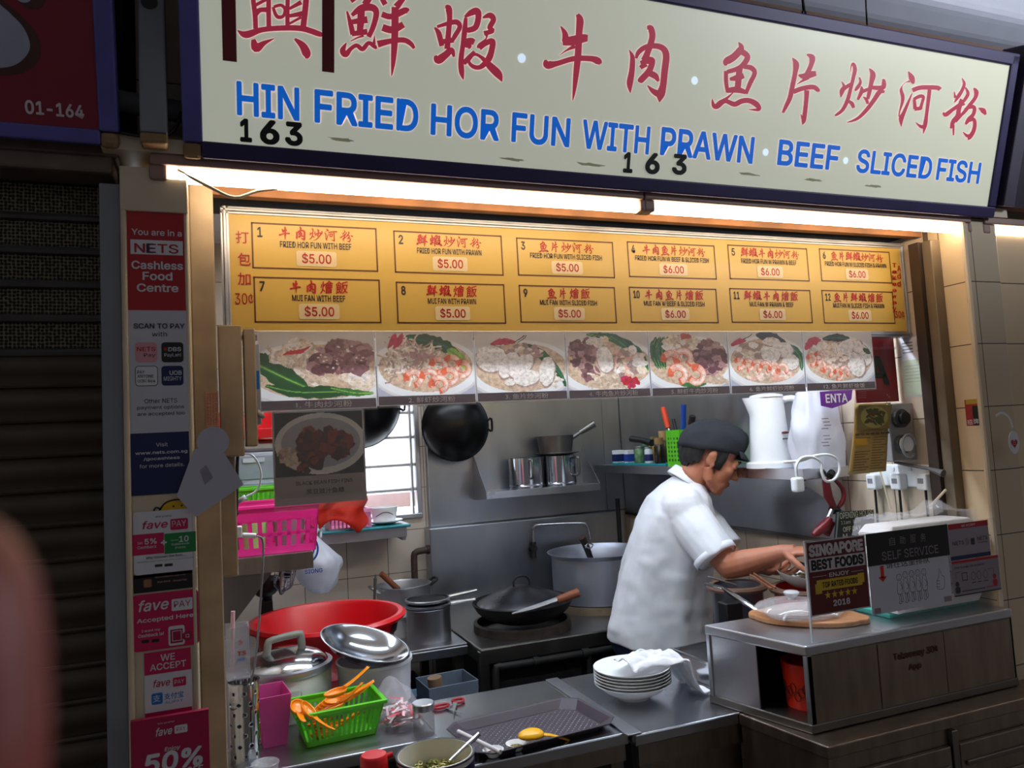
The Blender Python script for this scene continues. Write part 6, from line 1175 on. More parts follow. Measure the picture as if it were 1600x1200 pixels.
b = B(); slabq([off(p, -0.012) for p in q], zt - 0.026, zt, b); b.build('top_plate', steel, bx, bevel=0.004)
b = B(); slabq([off(p, -0.012) for p in q], zb, zb + 0.022, b); b.build('bottom_plate', steel_dark, bx, bevel=0.003)
b = B(); slabq([NL, NR, NR + Vector((0, 0.006, 0)), NL + Vector((0, 0.006, 0))], zb + 0.022, zt - 0.026, b); fp = b.build('front_panel', steel_warm, bx)
for xa, xb in ((1.57, 1.80), (1.802, 2.05)): B().box(xa, xb, 1.5535, 1.5565, zb + 0.024, zt - 0.028).build('cover_sheet', steel_warm, fp)
b = B(); slabq([FL - Vector((0, 0.006, 0)), FR_ - Vector((0, 0.006, 0)), FR_, FL], zb + 0.022, zt - 0.026, b); b.build('back_panel', steel_dark, bx)
b = B(); slabq([NR - Vector((0.006, 0, 0)), NR, FR_, FR_ - Vector((0.006, 0, 0))], zb + 0.022, zt - 0.026, b); b.build('end_panel', steel_dark, bx)
def post(p): return B().box(p.x - 0.002, p.x + 0.014, p.y - 0.008, p.y + 0.008, zb + 0.02, zt - 0.024)
post(NL + Vector((0, 0.008, 0))).build('corner_post', steel, bx, bevel=0.002); post(FL + Vector((0, -0.008, 0))).build('corner_post', steel, bx, bevel=0.002)
M1 = FL.lerp(NL, 0.52); b = B(); slabq([M1, M1 + Vector((0.004, 0, 0)), FL + Vector((0.004, 0, 0)), FL], zb + 0.022, zt - 0.026, b); b.build('sliding_door', steel, bx, bevel=0.001)
BXF = Fr((0, 1.5534, 0)); br_ = mat('faded_red_brown_print', (84, 28, 22), 0.5)
B().ptext(BXF, 'Takeaway 30¢', (1396, 1034), (1466, 1022), 14, 0.0012, 0.02).ptext(BXF, 'App', (1420, 1049), (1440, 1046), 12, 0.0012, 0.03).build('lettering', br_, bx)
rpot = T('red_pot', 'red enamel pot with dark swirls standing inside the serving box window', 'pot', (1.445, 1.67, zb + 0.0225))
B().lathe(cup(0.062, 0.07, 0.115, 0.003), 36).build('body', mat('dull_red_enamel', (206, 40, 18), 0.35, 0, 0.08), rpot, smooth=40, local=True)
b = B(); rn = random.Random(9)
for k in range(9):
    a0 = -PI - 0.5 + k * 0.17; z0 = 0.045 + 0.012 * math.sin(k * 2.1); P = []
    for i in range(14): t_ = i / 13 * 2 * PI; a = a0 + 0.13 * math.cos(t_); z = z0 + 0.012 * math.sin(t_); r_ = 0.0635 + 0.008 * z / 0.115 * 1.0 + 0.0006; P.append((r_ * math.cos(a), r_ * math.sin(a), z))
    b.tube(P, 0.0009, 5, closed=True)
b.build('painted_swirls', blackp, rpot, local=True)
# glass lid on wooden board, teal tray
bd = T('wooden_board', 'oval tan wooden board with handles on top of the serving box', 'board', (1.535, 1.762, zt + 0.0005), math.atan2(-0.27, 0.25))
b = B(); P = [((0.148 + 0.012 * (abs(math.cos(t)) > 0.93)) * math.copysign(abs(math.cos(t)) ** 0.85, math.cos(t)), 0.098 * math.sin(t), 0) for t in [2 * PI * k / 48 for k in range(48)]]
b.prism(P, (0, 0, 0.014)); b.build('board', mat('tan_wood', (176, 122, 78), 0.45, 0, 0.25, 6, stretch=(1, 8, 1)), bd, local=True, bevel=0.004)
tag(B().lathe([(0.0001, 0), (0.10, 0), (0.11, 0.008), (0.112, 0.012), (0.106, 0.010), (0.0001, 0.008)], 40, (1.53, 1.765, zt + 0.016), sx=1.1, sy=0.8).build('glass_dish', mat('thin_dish_glass', (226, 226, 230), 0.06, 0, 0.04, alpha=0.35), smooth=50), 'clear glass dish on the oval wooden board', 'dish')
gl = T('casserole_cover', 'domed glass casserole lid with knob standing on the wooden board', 'lid', (1.505, 1.785, zt + 0.0295))
gg = mat('casserole_glass', (210, 206, 210), 0.06, 0, 0.08, alpha=0.36)
B().lathe([(0.104, 0), (0.105, 0.004), (0.096, 0.013), (0.07, 0.022), (0.036, 0.027), (0.0001, 0.028)], 44).build('dome', gg, gl, smooth=50, local=True)
B().lathe([(0.012, 0.026), (0.011, 0.032), (0.020, 0.041), (0.022, 0.046), (0.017, 0.050), (0.0001, 0.051)], 24).build('knob', mat('knob_glass', (220, 222, 226), 0.05, 0, 0.04, alpha=0.6), gl, smooth=50, local=True)
tag(B().tube([WZ(1225, 968, 1.06), WZ(1230, 960, 1.062), WZ(1250, 957, 1.062), WZ(1290, 958, 1.062), WZ(1310, 962, 1.06)], 0.004, 8, sm=3).build('serving_spoon', mat('white_handle', (220, 220, 224), 0.3), smooth=True), 'thin white handle lying at the front edge of wooden board', 'handle')
tt_ = T('serving_tray', 'turquoise tray lying on the serving box behind the posters', 'tray', (1.88, 1.74, zt + 0.0005))
b = B(); taper(b, 0.165, 0.095, 0.178, 0.108, 0.016, 0.004); b.build('tray', mat('turquoise_plastic', (40, 176, 160), 0.35, 0, 0.05), tt_, local=True, bevel=0.003)
# pots behind the box
def soup(x, y, z0, r, h, mm, lab, inner):
    t = T('soup_pot', lab, 'pot', (x, y, z0)); B().lathe(cup(r, r, h, 0.004, 0, 0.002), 40).build('body', mm, t, smooth=40, local=True)
    B().lathe([(r - 0.004, h - 0.012), (r + 0.014, h - 0.012), (r + 0.016, h - 0.004), (r + 0.012, h + 0.004), (r - 0.006, h + 0.004)], 40).build('brown_rim', mat('brown_rim_plastic', (98, 70, 56), 0.45), t, smooth=40, local=True)
    B().lathe([(0.0001, h - 0.03), (r - 0.004, h - 0.03)], 32).build('contents', mat(inner[0], inner[1], 0.25), t, local=True); return t
soup(1.60, 2.16, 0.8245, 0.082, 0.238, mat('scuffed_grey_pot', (96, 96, 104), 0.4, 0.8, 0.3), 'grey steel soup pot with brown rim below the man\'s elbow', ('brown_broth', (60, 36, 24)))
soup(1.77, 2.03, 0.8245, 0.098, 0.232, mat('bright_red_enamel', (206, 24, 26), 0.3), 'red soup pot with brown rim under the man\'s hands', ('dark_broth', (48, 30, 22)))
tag(B().box(1.475, 1.535, 2.05, 2.10, 0.8245, 1.035).build('black_box', black, bevel=0.004), 'small black box between the man and grey soup pot', 'box')
tag(B().tube([WY(1101, 912, 2.13), WY(1128, 918, 2.10), WY(1143, 928, 2.05), WY(1165, 942, 2.0), WY(1188, 957, 1.95)], [0.005, 0.006, 0.008, 0.009, 0.007], 8).build('ladle', chrome, smooth=40), 'long bright steel ladle handle sloping down in front of grey soup pot', 'ladle')
tag(B().tube([WY(1107, 901, 2.2), WY(1150, 914, 2.18)], 0.003, 8).build('skewer', steel, smooth=40), 'thin steel handle end sticking out left of the grey soup pot', 'handle')
for i, (a, c, lab) in enumerate((((1172, 898), (1206, 920), 'left wooden chopstick resting on the soup pot rims'), ((1178, 896), (1212, 919), 'right wooden chopstick resting on the soup pot rims'))): tag(B().tube([WY(*a, 2.12), WY(*c, 1.98)], 0.0032, 8).build('chopstick', woodm, smooth=40), lab, 'chopstick', 'chopsticks on the soup pots')

# ================================================================== acrylic shield and its posters
ac = T('acrylic_shield', 'clear acrylic shield standing along the front edge of serving box', 'shield', (1.73, 1.57, zt))
B().box(1.378, 2.062, 1.570, 1.574, zt + 0.0005, 1.288).build('sheet', glass, ac); B().box(1.376, 1.379, 1.569, 1.575, zt + 0.0005, 1.288).build('edge', mat('acrylic_edge', (200, 206, 210), 0.2, 0, 0.05, alpha=0.5), ac)
AF = Fr((0, 1.5692, 0))
def poster(name, lab, x0, x1, z0, z1, m, h0=0.0, th=0.0006):
    t = T(name, lab, 'poster', ((x0 + x1) / 2, 1.5692, z0)); B().slab(AF, x0, x1, z0, z1, h0, h0 + th).build('paper', m, t); return t
h = 0.0009
dkred = mat('dark_red_poster', (92, 6, 14), 0.4, 0, 0.08); gold = mat('gold_print', (206, 168, 30), 0.45); pwh = mat('poster_white_print', (206, 196, 200), 0.45)
x0, x1, z0, z1 = 1.381, 1.572, 1.102, 1.284; W = x1 - x0
t = poster('award_poster', 'dark red best foods 2018 award poster with five stars on acrylic', x0, x1, z0, z1, dkred)
B().border(AF, x0 - 0.003, x1 + 0.002, z0 - 0.002, z1 + 0.002, 0.003, h).build('white_edge', pwh, t)
B().text(AF, 'SINGAPORE', x0 + .03 * W, x1 - .03 * W, 1.246, 1.277, h, 0.05).build('white_heading', pwh, t); B().rect(AF, x0 + .02 * W, x1 - .02 * W, 1.209, 1.242, h).build('white_band', pwh, t); B().text(AF, 'ENJOY', x0 + .34 * W, x0 + .68 * W, 1.191, 1.202, h, 0.02).rect(AF, x0 + .06 * W, x0 + .30 * W, 1.196, 1.197, h).rect(AF, x0 + .72 * W, x0 + .94 * W, 1.196, 1.197, h).build('white_lettering', pwh, t); B().text(AF, '2018', x0 + .37 * W, x0 + .66 * W, 1.117, 1.133, h, 0.03).build('white_year', pwh, t)
B().text(AF, 'BEST FOODS', x0 + .05 * W, x1 - .05 * W, 1.212, 1.239, h + 0.0005, 0.045).build('black_heading', s_blk, t); B().text(AF, 'TOP RATED FOODS', x0 + .21 * W, x0 + .82 * W, 1.166, 1.181, h + 0.0005, 0.02).build('black_lettering', s_blk, t)
B().rect(AF, x0 + .12 * W, x0 + .90 * W, 1.160, 1.187, h).rect(AF, x0 + .09 * W, x0 + .20 * W, 1.153, 1.178, h - 0.0002).rect(AF, x0 + .83 * W, x0 + .94 * W, 1.166, 1.190, h - 0.0002).build('yellow_banner', gold, t)
for k in range(5):
    u = x0 + W * (0.29 + 0.115 * k); v_ = 1.147; B().poly(AF, [(u + (0.0105 if i % 2 == 0 else 0.0043) * math.sin(i * PI / 5), v_ + (0.0105 if i % 2 == 0 else 0.0043) * math.cos(i * PI / 5)) for i in range(10)][::-1], h).build('star', gold, t)
x0, x1 = 1.577, 1.870
t = poster('queue_poster', 'white sheet with line drawing of five queueing people, below black self service sign', x0, x1 - 0.006, 1.078, 1.206, mat('grey_white_sheet', (198, 196, 208), 0.5, 0, 0.03))
b = B(); ln = 0.0011
def ov(b, u, v_, ru, rv): b.strip(AF, [(u + ru * math.cos(a), v_ + rv * math.sin(a)) for a in [2 * PI * k / 12 for k in range(13)]], ln, h, 2)
for k in range(5):
    u = 1.679 + 0.0225 * k; q_ = 0.0 if k else -0.004
    ov(b, u, 1.168 + q_, 0.0085, 0.0085); b.strip(AF, [(u - 0.006, 1.159 + q_), (u - 0.009, 1.140), (u - 0.008, 1.122), (u + 0.007, 1.122), (u + 0.009, 1.142), (u + 0.005, 1.159 + q_)], ln, h, 3); b.strip(AF, [(u + 0.001, 1.150), (u + 0.008, 1.138), (u + 0.002, 1.130)], ln, h, 3)
    b.strip(AF, [(u - 0.006, 1.122), (u - 0.004, 1.102), (u - 0.007, 1.097), (u + 0.002, 1.097), (u, 1.120)], ln, h, 3); b.strip(AF, [(u + 0.001, 1.120), (u + 0.003, 1.101), (u + 0.009, 1.101), (u + 0.006, 1.122)], ln, h, 3)
    b.disc(AF, u - 0.003, 1.170 + q_, 0.0008, h).disc(AF, u + 0.003, 1.170 + q_, 0.0008, h); b.strip(AF, [(u - 0.003, 1.165 + q_), (u, 1.163 + q_), (u + 0.003, 1.165 + q_)], 0.0008, h, 2)
b.strip(AF, [(1.822, 1.150), (1.826, 1.170), (1.833, 1.152), (1.842, 1.146), (1.838, 1.118), (1.822, 1.116), (1.812, 1.120), (1.814, 1.138), (1.822, 1.150)], ln, h, 3)
for k in range(3): b.strip(AF, [(1.812, 1.140 - 0.008 * k), (1.824, 1.138 - 0.008 * k)], ln, h, 2)
b.text(AF, '请在这里排队', 1.637, 1.795, 1.190, 1.209, h, 0.004).build('line_drawing', s_blk, t)
B().rect(AF, 1.617, 1.629, 1.168, 1.200, h).poly(AF, [(1.608, 1.172), (1.623, 1.158), (1.638, 1.172)], h).build('red_arrow', mat('print_orange_red', (206, 38, 24), 0.5), t)
tp = mat('brown_tape', (140, 130, 134), 0.4); B().rect(AF, x0 + 0.008, x0 + 0.030, 1.080, 1.094, h).build('tape', tp, t); B().rect(AF, x1 - 0.036, x1 - 0.008, 1.080, 1.094, h).build('tape', tp, t)
t = poster('self_service_sign', 'black self service sign with grey bilingual lettering on acrylic', x0 - 0.001, x1, 1.203, 1.287, mat('black_sign', (10, 9, 12), 0.3, 0, 0.1), 0.0014)
gl2 = mat('grey_sign_lettering', (128, 120, 126), 0.5); b = B()
for i, c in enumerate('自助服务'): b.text(AF, c, 1.655 + 0.037 * i, 1.675 + 0.037 * i, 1.249, 1.271, 0.0026, 0.0)
b.text(AF, 'SELF SERVICE', 1.625, 1.828, 1.213, 1.236, 0.0026, 0.008).build('lettering', gl2, t)
x0, x1 = 1.873, 2.028
t = poster('payment_poster', 'grey we accept payment poster with red strip, at right on acrylic', x0, x1, 1.186, 1.285, mat('grey_poster', (150, 138, 148), 0.5, 0, 0.05))
B().rect(AF, x0, x1, 1.270, 1.285, h).build('red_strip', s_red, t); B().rect(AF, x0, x1, 1.186, 1.197, h).build('navy_strip', s_navy, t); B().text(AF, 'WE ACCEPT', x0 + 0.05, x1 - 0.05, 1.274, 1.280, h + 0.0004, 0.01).build('white_lettering', s_lt, t)
pp = mat('print_plum', (70, 20, 40), 0.5); b = B().text(AF, 'NETS', x0 + 0.012, x0 + 0.055, 1.226, 1.237, h, 0.015); b.build('plum_logo', pp, t); b = B().text(AF, 'NETS', x0 + 0.108, x0 + 0.148, 1.231, 1.242, h, 0.015).text(AF, 'FlashPay', x0 + 0.110, x0 + 0.148, 1.222, 1.228, h, 0.01)
for k in range(3): b.strip(AF, [(x0 + 0.060 + 0.004 * k, 1.224 - 0.001 * k), (x0 + 0.064 + 0.005 * k, 1.232), (x0 + 0.060 + 0.004 * k, 1.240 + 0.001 * k)], 0.0014, h, 3)
b.build('plum_lettering', pp, t); B().rect(AF, x0 + 0.082, x0 + 0.097, 1.222, 1.240, h).build('dark_mark', s_gry, t)
x0, x1 = 1.874, 2.056
t = poster('payment_poster', 'grey how to pay poster with small figures, lowest right on acrylic', x0, x1, 1.088, 1.184, mat('grey_poster_lower', (142, 130, 140), 0.5, 0, 0.05))
B().rect(AF, x0, x1, 1.1765, 1.184, h).build('red_strip', s_red, t); b = B().text(AF, 'How to make QR Payment?', x0 + 0.01, x0 + 0.125, 1.160, 1.169, h).build('heading', pp, t)
b = B().rect(AF, x0, x1, 1.088, 1.0915, h).rect(AF, x0 + 0.03, x0 + 0.12, 1.0985, 1.101, h).border(AF, x0 + 0.034, x0 + 0.055, 1.128, 1.150, 0.002, h).disc(AF, x0 + 0.014, 1.121, 0.007, h).rrect(AF, x0 + 0.005, x0 + 0.024, 1.096, 1.114, 0.006, h)
for k, u in enumerate((0.078, 0.10, 0.125)): ov(b, x0 + u, 1.137, 0.008, 0.011); b.rect(AF, x0 + u - 0.008, x0 + u + 0.008, 1.118, 1.120, h)
b.strip(AF, [(x0 + 0.012, 1.135), (x0 + 0.012, 1.153), (x0 + 0.03, 1.153)], 0.001, h, 1); b.strip(AF, [(x0 + 0.135, 1.15), (x0 + 0.158, 1.15), (x0 + 0.158, 1.135)], 0.001, h, 1); b.build('dark_drawing', s_gry, t)
B().disc(AF, x0 + 0.160, 1.127, 0.007, h).rrect(AF, x0 + 0.151, x0 + 0.170, 1.102, 1.119, 0.006, h).rect(AF, x0 + 0.125, x0 + 0.17, 1.0995, 1.102, h).build('red_drawing', s_red, t)
# foam boxes in a clear bag
FO = mat('white_foam', (222, 218, 218), 0.7, 0, 0.04)
fm0 = T('foam_box', 'white foam takeaway box, lowest of the bagged stack behind posters', 'box', (1.87, 1.668, 1.0535), 0, 'foam boxes in the clear bag')
b = B(); taper(b, 0.155, 0.052, 0.168, 0.060, 0.034, 0.003); b.build('base', FO, fm0, local=True, bevel=0.003); b = B(); b.hexa([(-0.168, -0.060, 0.0345), (0.168, -0.060, 0.0345), (0.168, 0.060, 0.0345), (-0.168, 0.060, 0.0345), (-0.15, -0.048, 0.058), (0.15, -0.048, 0.058), (0.15, 0.048, 0.058), (-0.15, 0.048, 0.058)]); b.build('lid', FO, fm0, local=True, bevel=0.004)
for k, n_ in ((1, 'second'), (2, 'third'), (3, 'topmost')): dup(fm0, (1.87 + 0.002 * k, 1.668, 1.0535 + 0.059 * k), 0, 'white foam takeaway box, %s of the bagged stack behind posters' % n_)
b = B()
def cling(u, v):
    x = 1.695 + 0.352 * u; y = 1.602 + 0.134 * v; e = min(u, 1 - u, v, 1 - v)
    z = 1.308 + 0.010 * noise.noise(Vector((u * 9, v * 5, 1))) + 0.006 * noise.noise(Vector((u * 22, v * 9, 4))) + 0.035 * math.exp(-((u - 0.72) / 0.10) ** 2) * math.sin(PI * v) - (0.05 if e <= 0.0001 else 0)
    return (x, y, z)
b.grid(cling, 44, 14)
tag(b.build('clear_bag', film, smooth=50), 'crumpled clear plastic bag over the foam boxes at right', 'bag')
# ================================================================== right wall shelf and what stands on it
rs = T('wall_shelf', 'long steel shelf on the right wall carrying kettle and white bags', 'shelf', (1.94, 2.8, 1.42))
B().box(1.835, XW - 0.018, 2.07, 3.60, 1.424, 1.432).build('board', steel, rs); B().box(1.83, 1.836, 2.07, 3.60, 1.396, 1.434).build('front_lip', steel, rs, bevel=0.001); B().box(1.83, 2.03, 2.066, 2.072, 1.396, 1.434).build('end_lip', steel, rs, bevel=0.001)
B().prism([(1.84, 2.10, 1.396), (2.03, 2.10, 1.396), (2.03, 2.10, 1.27)], (0, 0.004, 0)).build('bracket', steel, rs)
ZS = 1.4325
tag(B().box(1.835, 1.99, 2.92, 3.42, ZS, ZS + 0.012).build('tray', tealp, bevel=0.005), 'teal tray at the far end of the right shelf under small jars', 'tray')
def onshelf(px, Y=None): return WX(px, 718, 1.88 if Y is None else Y)
zt2 = ZS + 0.0125
def cyl(name, lab, cat, px, r, h, m, X=1.90, cap=None, label=None):
    c = WX(px, 715, X); t = T(name, lab, cat, (X, c.y, zt2))
    B().lathe([(0.0001, 0), (r * 0.95, 0), (r, 0.004), (r, h - 0.01), (r * 0.8, h), (0.0001, h)], 24).build('body', m, t, smooth=40, local=True)
    if cap: B().lathe([(r * 0.85, h), (r * 0.88, h + 0.002), (r * 0.86, h + cap[1]), (0.0001, h + cap[1])], 24).build('cap', cap[0], t, smooth=40, local=True)
    if label: B().lathe([(r + 0.0006, h * 0.15), (r + 0.0008, h * 0.16), (r + 0.0008, h * label[1]), (r + 0.0006, h * label[1] + 0.001)], 24).build('paper_label', label[0], t, smooth=40, local=True)
    return t
def carton(lab, px, w_, m2, X=1.87):
    c = WX(px, 715, X); t = T('carton', lab, 'carton', (X, c.y, zt2)); B().box(-w_, w_, -w_, w_, 0, 0.062).build('box', white, t, local=True, bevel=0.002); B().box(-w_ - 0.0006, w_ + 0.0006, -w_ - 0.0006, w_ + 0.0006, 0.006, 0.042).build('printed_band', m2, t, local=True)
carton('small white and navy carton, leftmost on the teal shelf tray', 966, 0.022, s_navy); carton('small white and blue carton, second from left on the teal shelf tray', 983, 0.018, mat('carton_blue', (30, 60, 150), 0.5))
cyl('glass_jar', 'small glass jar of green herbs on the teal shelf tray', 'jar', 1000, 0.026, 0.07, mat('green_jar', (90, 130, 90), 0.15, 0, 0.5, 40), 1.87, (steel, 0.008))
cyl('glass_jar', 'clear jar with blue label on the teal shelf tray', 'jar', 1014, 0.020, 0.066, mat('pale_jar', (196, 206, 214), 0.15), 1.87, (steel, 0.008), (s_navy, 0.6))
cyl('sauce_bottle', 'dark sauce bottle with tan cap beside the lime holder', 'bottle', 1031, 0.024, 0.085, mat('dark_bottle', (24, 18, 16), 0.2), 1.86, (mat('tan_cap', (150, 118, 78), 0.5), 0.03))
cyl('sauce_bottle', 'tall jar with pale bamboo cap behind the dark sauce bottle', 'bottle', 1038, 0.024, 0.10, mat('brown_bottle', (70, 48, 30), 0.2), 1.95, (mat('bamboo_cap', (186, 150, 100), 0.5), 0.045))
cyl('spice_jar', 'yellow spice jar at the back of the shelf tray', 'jar', 1022, 0.022, 0.10, mat('yellow_jar', (190, 150, 40), 0.3), 1.97, (mat('olive_cap', (130, 116, 60), 0.5), 0.02)); cyl('spice_jar', 'green capped jar at the back of the shelf tray', 'jar', 1008, 0.022, 0.09, mat('dark_green_jar', (40, 90, 60), 0.3), 1.985, (mat('green_cap', (30, 110, 70), 0.5), 0.02))
tag(B().tube([WX(987, 686, 1.86), WX(1003, 688, 1.86), WX(1019, 692, 1.87)], [0.016, 0.014, 0.017], 10).build('knife', black, smooth=40), 'black handle lying above the jars on the shelf tray', 'handle')
c = WX(1062, 722, 1.865)
gh = T('utensil_holder', 'lime green perforated holder of kitchen tools behind the man\'s head', 'holder', (1.875, c.y, ZS))
b = B(); b.M = Matrix.Rotation(0, 4, 'Z'); th_ = 0.003; wv, hv = 0.052, 0.158
NUx, NVx = 18, 34
def holed(p0, du, b):
    for i in range(NUx):
        for j in range(NVx):
            if 2 <= i < 16 and 3 <= j < 29 and i % 4 in (2, 3) and (j % 4 in (1, 2)): continue
            q = [Vector(p0) + Vector(du) * (a / NUx) + Vector((0, 0, hv * e / NVx)) for a, e in ((i, j), (i + 1, j), (i + 1, j + 1), (i, j + 1))]; b.quad(*q)
holed((-wv * .7, -wv, 0), (wv * 1.4, 0, 0), b); holed((wv * .7, wv, 0), (-wv * 1.4, 0, 0), b); holed((-wv * .7, wv, 0), (0, -2 * wv, 0), b); holed((wv * .7, -wv, 0), (0, 2 * wv, 0), b); b.quad((-wv * .7, -wv, 0.001), (wv * .7, -wv, 0.001), (wv * .7, wv, 0.001), (-wv * .7, wv, 0.001))
b.build('perforated_body', greenp, gh, local=True, solid=0.0025)
def inhold(dx, dy, px, py, X): return [(1.875 + dx, c.y + dy, ZS + 0.02), WX(px, py, X)]
P0, P1 = inhold(-0.01, 0.02, 1036, 637, 1.87)
o_ = T('scraper', 'orange handled scraper standing in the lime utensil holder', 'scraper', P0); mid = Vector(P0).lerp(P1, 0.62)
B().tube([mid, Vector(P0).lerp(P1, 0.8), P1], [0.011, 0.014, 0.012], 10).build('handle', mat('orange_red_grip', (230, 70, 20), 0.4), o_, smooth=40); B().tube([P0, mid], 0.004, 6).build('shaft', steel, o_)
P0, P1 = inhold(0.0, -0.01, 1068, 632, 1.87); tag(B().tube([P0, P1], 0.012, 12).build('marker_pen', mat('blue_pen', (20, 70, 160), 0.35), smooth=40), 'blue marker pen standing in the lime utensil holder', 'pen')
P0, P1 = inhold(0.01, -0.02, 1082, 650, 1.87); tb_ = T('brush', 'brush with pale wooden handle and dark tip in lime holder', 'brush', P0); m_ = Vector(P0).lerp(P1, 0.82)
B().tube([P0, m_], [0.008, 0.012], 10).build('handle', mat('pale_wood', (176, 134, 86), 0.5, 0, 0.2), tb_, smooth=40); B().tube([m_, P1], 0.014, 12).build('tip', black, tb_, smooth=40)
P0, P1 = inhold(0.012, 0.0, 1052, 655, 1.90); tag(B().tube([P0, P1], 0.008, 10).build('knife', black, smooth=40), 'short dark handle between orange scraper and blue pen', 'handle')
# kettle
c = WX(1205, 722, 1.90)
kt = T('kettle', 'white electric jug kettle on the right shelf beside white bags', 'kettle', (1.90, c.y, ZS), math.atan2(-0.36, 0.93))
B().lathe([(0.0001, 0), (0.085, 0), (0.085, 0.018), (0.07, 0.024), (0.0001, 0.024)], 36, sx=1.05).build('base', white, kt, smooth=40, local=True)
def ket(u, v):
    a = 2 * PI * u; z = 0.024 + 0.235 * v; r = 0.074 - 0.014 * v; sp_ = 0.030 * max(0, v - 0.72) / 0.28 * max(0, math.cos(a - PI)) ** 4
    return ((r + sp_) * math.cos(a), r * 0.92 * math.sin(a), z)
B().grid(ket, 40, 16, cu=True).build('body', white, kt, smooth=60, local=True)
B().lathe([(0.061, 0.258), (0.058, 0.266), (0.03, 0.272), (0.0001, 0.274)], 32).build('lid', white, kt, smooth=40, local=True)
B().tube([(0.052, -0.015, 0.245), (0.09, -0.03, 0.247), (0.105, -0.035, 0.215), (0.102, -0.035, 0.14), (0.09, -0.03, 0.09), (0.066, -0.018, 0.08)], [0.013, 0.012, 0.013, 0.012, 0.012, 0.012], 12, sm=4).build('handle', white, kt, smooth=True, local=True)
B().ell((0.040, -0.058, 0.125), (0.014, 0.006, 0.005), 10, 6).build('power_light', mat('dark_red_lens', (100, 20, 30), 0.3), kt, smooth=True, local=True); B().box(0.028, 0.054, -0.066, -0.060, 0.10, 0.106).build('switch', steel_dark, kt, local=True)
# white carrier bags on the shelf
def bagmesh(t, cx, cy, w_, d_, h_, seed, m):
    b = B(); o_ = seed * 3.1
    def f(u, v):
        a = 2 * PI * u; k = (1 - 0.30 * v ** 2) * (0.93 + 0.07 * math.sin(PI * v)); n_ = noise.noise(Vector((math.cos(a) * 2.2 + o_, math.sin(a) * 2.2, v * 3))) * 0.16 + 0.03 * math.sin(8 * a + 3 * v)
        cs, sn = math.cos(a), math.sin(a); q = 0.75
        return (cx + w_ * k * (1 + n_) * math.copysign(abs(cs) ** q, cs), cy + d_ * k * (1 + n_) * math.copysign(abs(sn) ** q, sn), ZS + h_ * v + 0.012 * n_)
    b.grid(f, 44, 18, cu=True); b.grid(lambda u, v: (lambda p: (cx + (p[0] - cx) * (1 - v), cy + (p[1] - cy) * (1 - v), p[2] + 0.03 * v))(f(u, 1.0)), 44, 4, cu=True)
    return b.build('bag', m, t, smooth=True)
c1_ = T('carrier_bag', 'large stuffed white carrier bag with purple logo at shelf end', 'bag', (1.94, 2.20, ZS)); bagmesh(c1_, 1.938, 2.105, 0.092, 0.072, 0.26, 1, bagm)
c2_ = T('carrier_bag', 'plain white carrier bag between the kettle and printed bag', 'bag', (1.93, 2.39, ZS)); bagmesh(c2_, 2.006, 2.222, 0.032, 0.034, 0.25, 2, bagm)
LF = Fr((0, 2.022, 0)); pu = mat('purple_print', (104, 36, 150), 0.5); b = B(); a0, v0_ = LF.uv(1281, 640); a1, v1_ = LF.uv(1331, 612)
b.poly(LF, [LF.uv(*p) for p in ((1281, 612), (1332, 608), (1330, 624), (1321, 631), (1300, 638), (1283, 634))], 0.0); e = b.build('purple_logo', pu, c1_, solid=0.002)
b = B().ptext(LF, 'ENTA', (1290, 631), (1324, 627), 14, 0.002, 0.02); b.build('logo_lettering', s_lt, c1_); b = B()
for i, t_ in enumerate(('Bedok Mall 1', 'Ngee Ann', 'Tel 68', 'Level B2-01', 'Bishan Junction', 'Ngee Ann', 'Tel 6', 'Bugis Village')): pass
for i in range(8): q0 = LF.uv(1284 + 2 * (i % 3), 655 + 5.2 * i + (6 if i > 3 else 0)); b.rect(LF, q0[0], q0[0] + 0.028, q0[1], q0[1] + 0.0028, 0.0)
b.build('small_print', mat('grey_small_print', (120, 112, 130), 0.5), c1_, solid=0.0015)
# certificates, newspaper, power points
CFm = Fr((0, 1.842, 0)); a, t_ = CFm.uv(1338, 532); c_, d_ = CFm.uv(1405, 627)
ct = T('certificate', 'maroon hygiene certificate with a large black letter A', 'certificate', ((a + c_) / 2, 1.842, d_))
B().slab(CFm, a - 0.02, c_, d_, t_ + 0.03, -0.003, 0).build('board', mat('maroon_certificate', (128, 16, 36), 0.35, 0, 0.05), ct); q0 = CFm.uv(1358, 603); q1 = CFm.uv(1386, 556)
B().text(CFm, 'A', q0[0], q1[0], q0[1], q1[1], 0.001, 0.03).build('grade_letter', s_blk, ct); b = B().ptext(CFm, 'FOOD & FOOD HYGIENE', (1362, 546), (1400, 546), 4, 0.001, 0.01)
for k in range(4): q0 = CFm.uv(1340, 613 + 3 * k); b.rect(CFm, q0[0], q0[0] + 0.035, q0[1], q0[1] + 0.0015, 0.001)
for k in range(2): q0 = CFm.uv(1386 + 3 * k, 617 + 3 * k); b.disc(CFm, q0[0], q0[1], 0.003, 0.001)
b.build('pale_lettering', mat('print_rose', (176, 110, 118), 0.5), ct)
XF = Fr((XW - 0.0015, 0, 0), (0, -1, 0), (0, 0, 1))
lic = T('licence_sheet', 'white and pale green licence sheets in a clear film on right wall', 'paper', (XW, 1.78, 1.66))
q = [XF.uv(*p) for p in ((1407, 532), (1462, 518), (1466, 612), (1409, 622))]; ua, ub = q[0][0], q[1][0]; vb_, vt_ = (q[2][1] + q[3][1]) / 2, (q[0][1] + q[1][1]) / 2; vm = vb_ + (vt_ - vb_) * 0.56
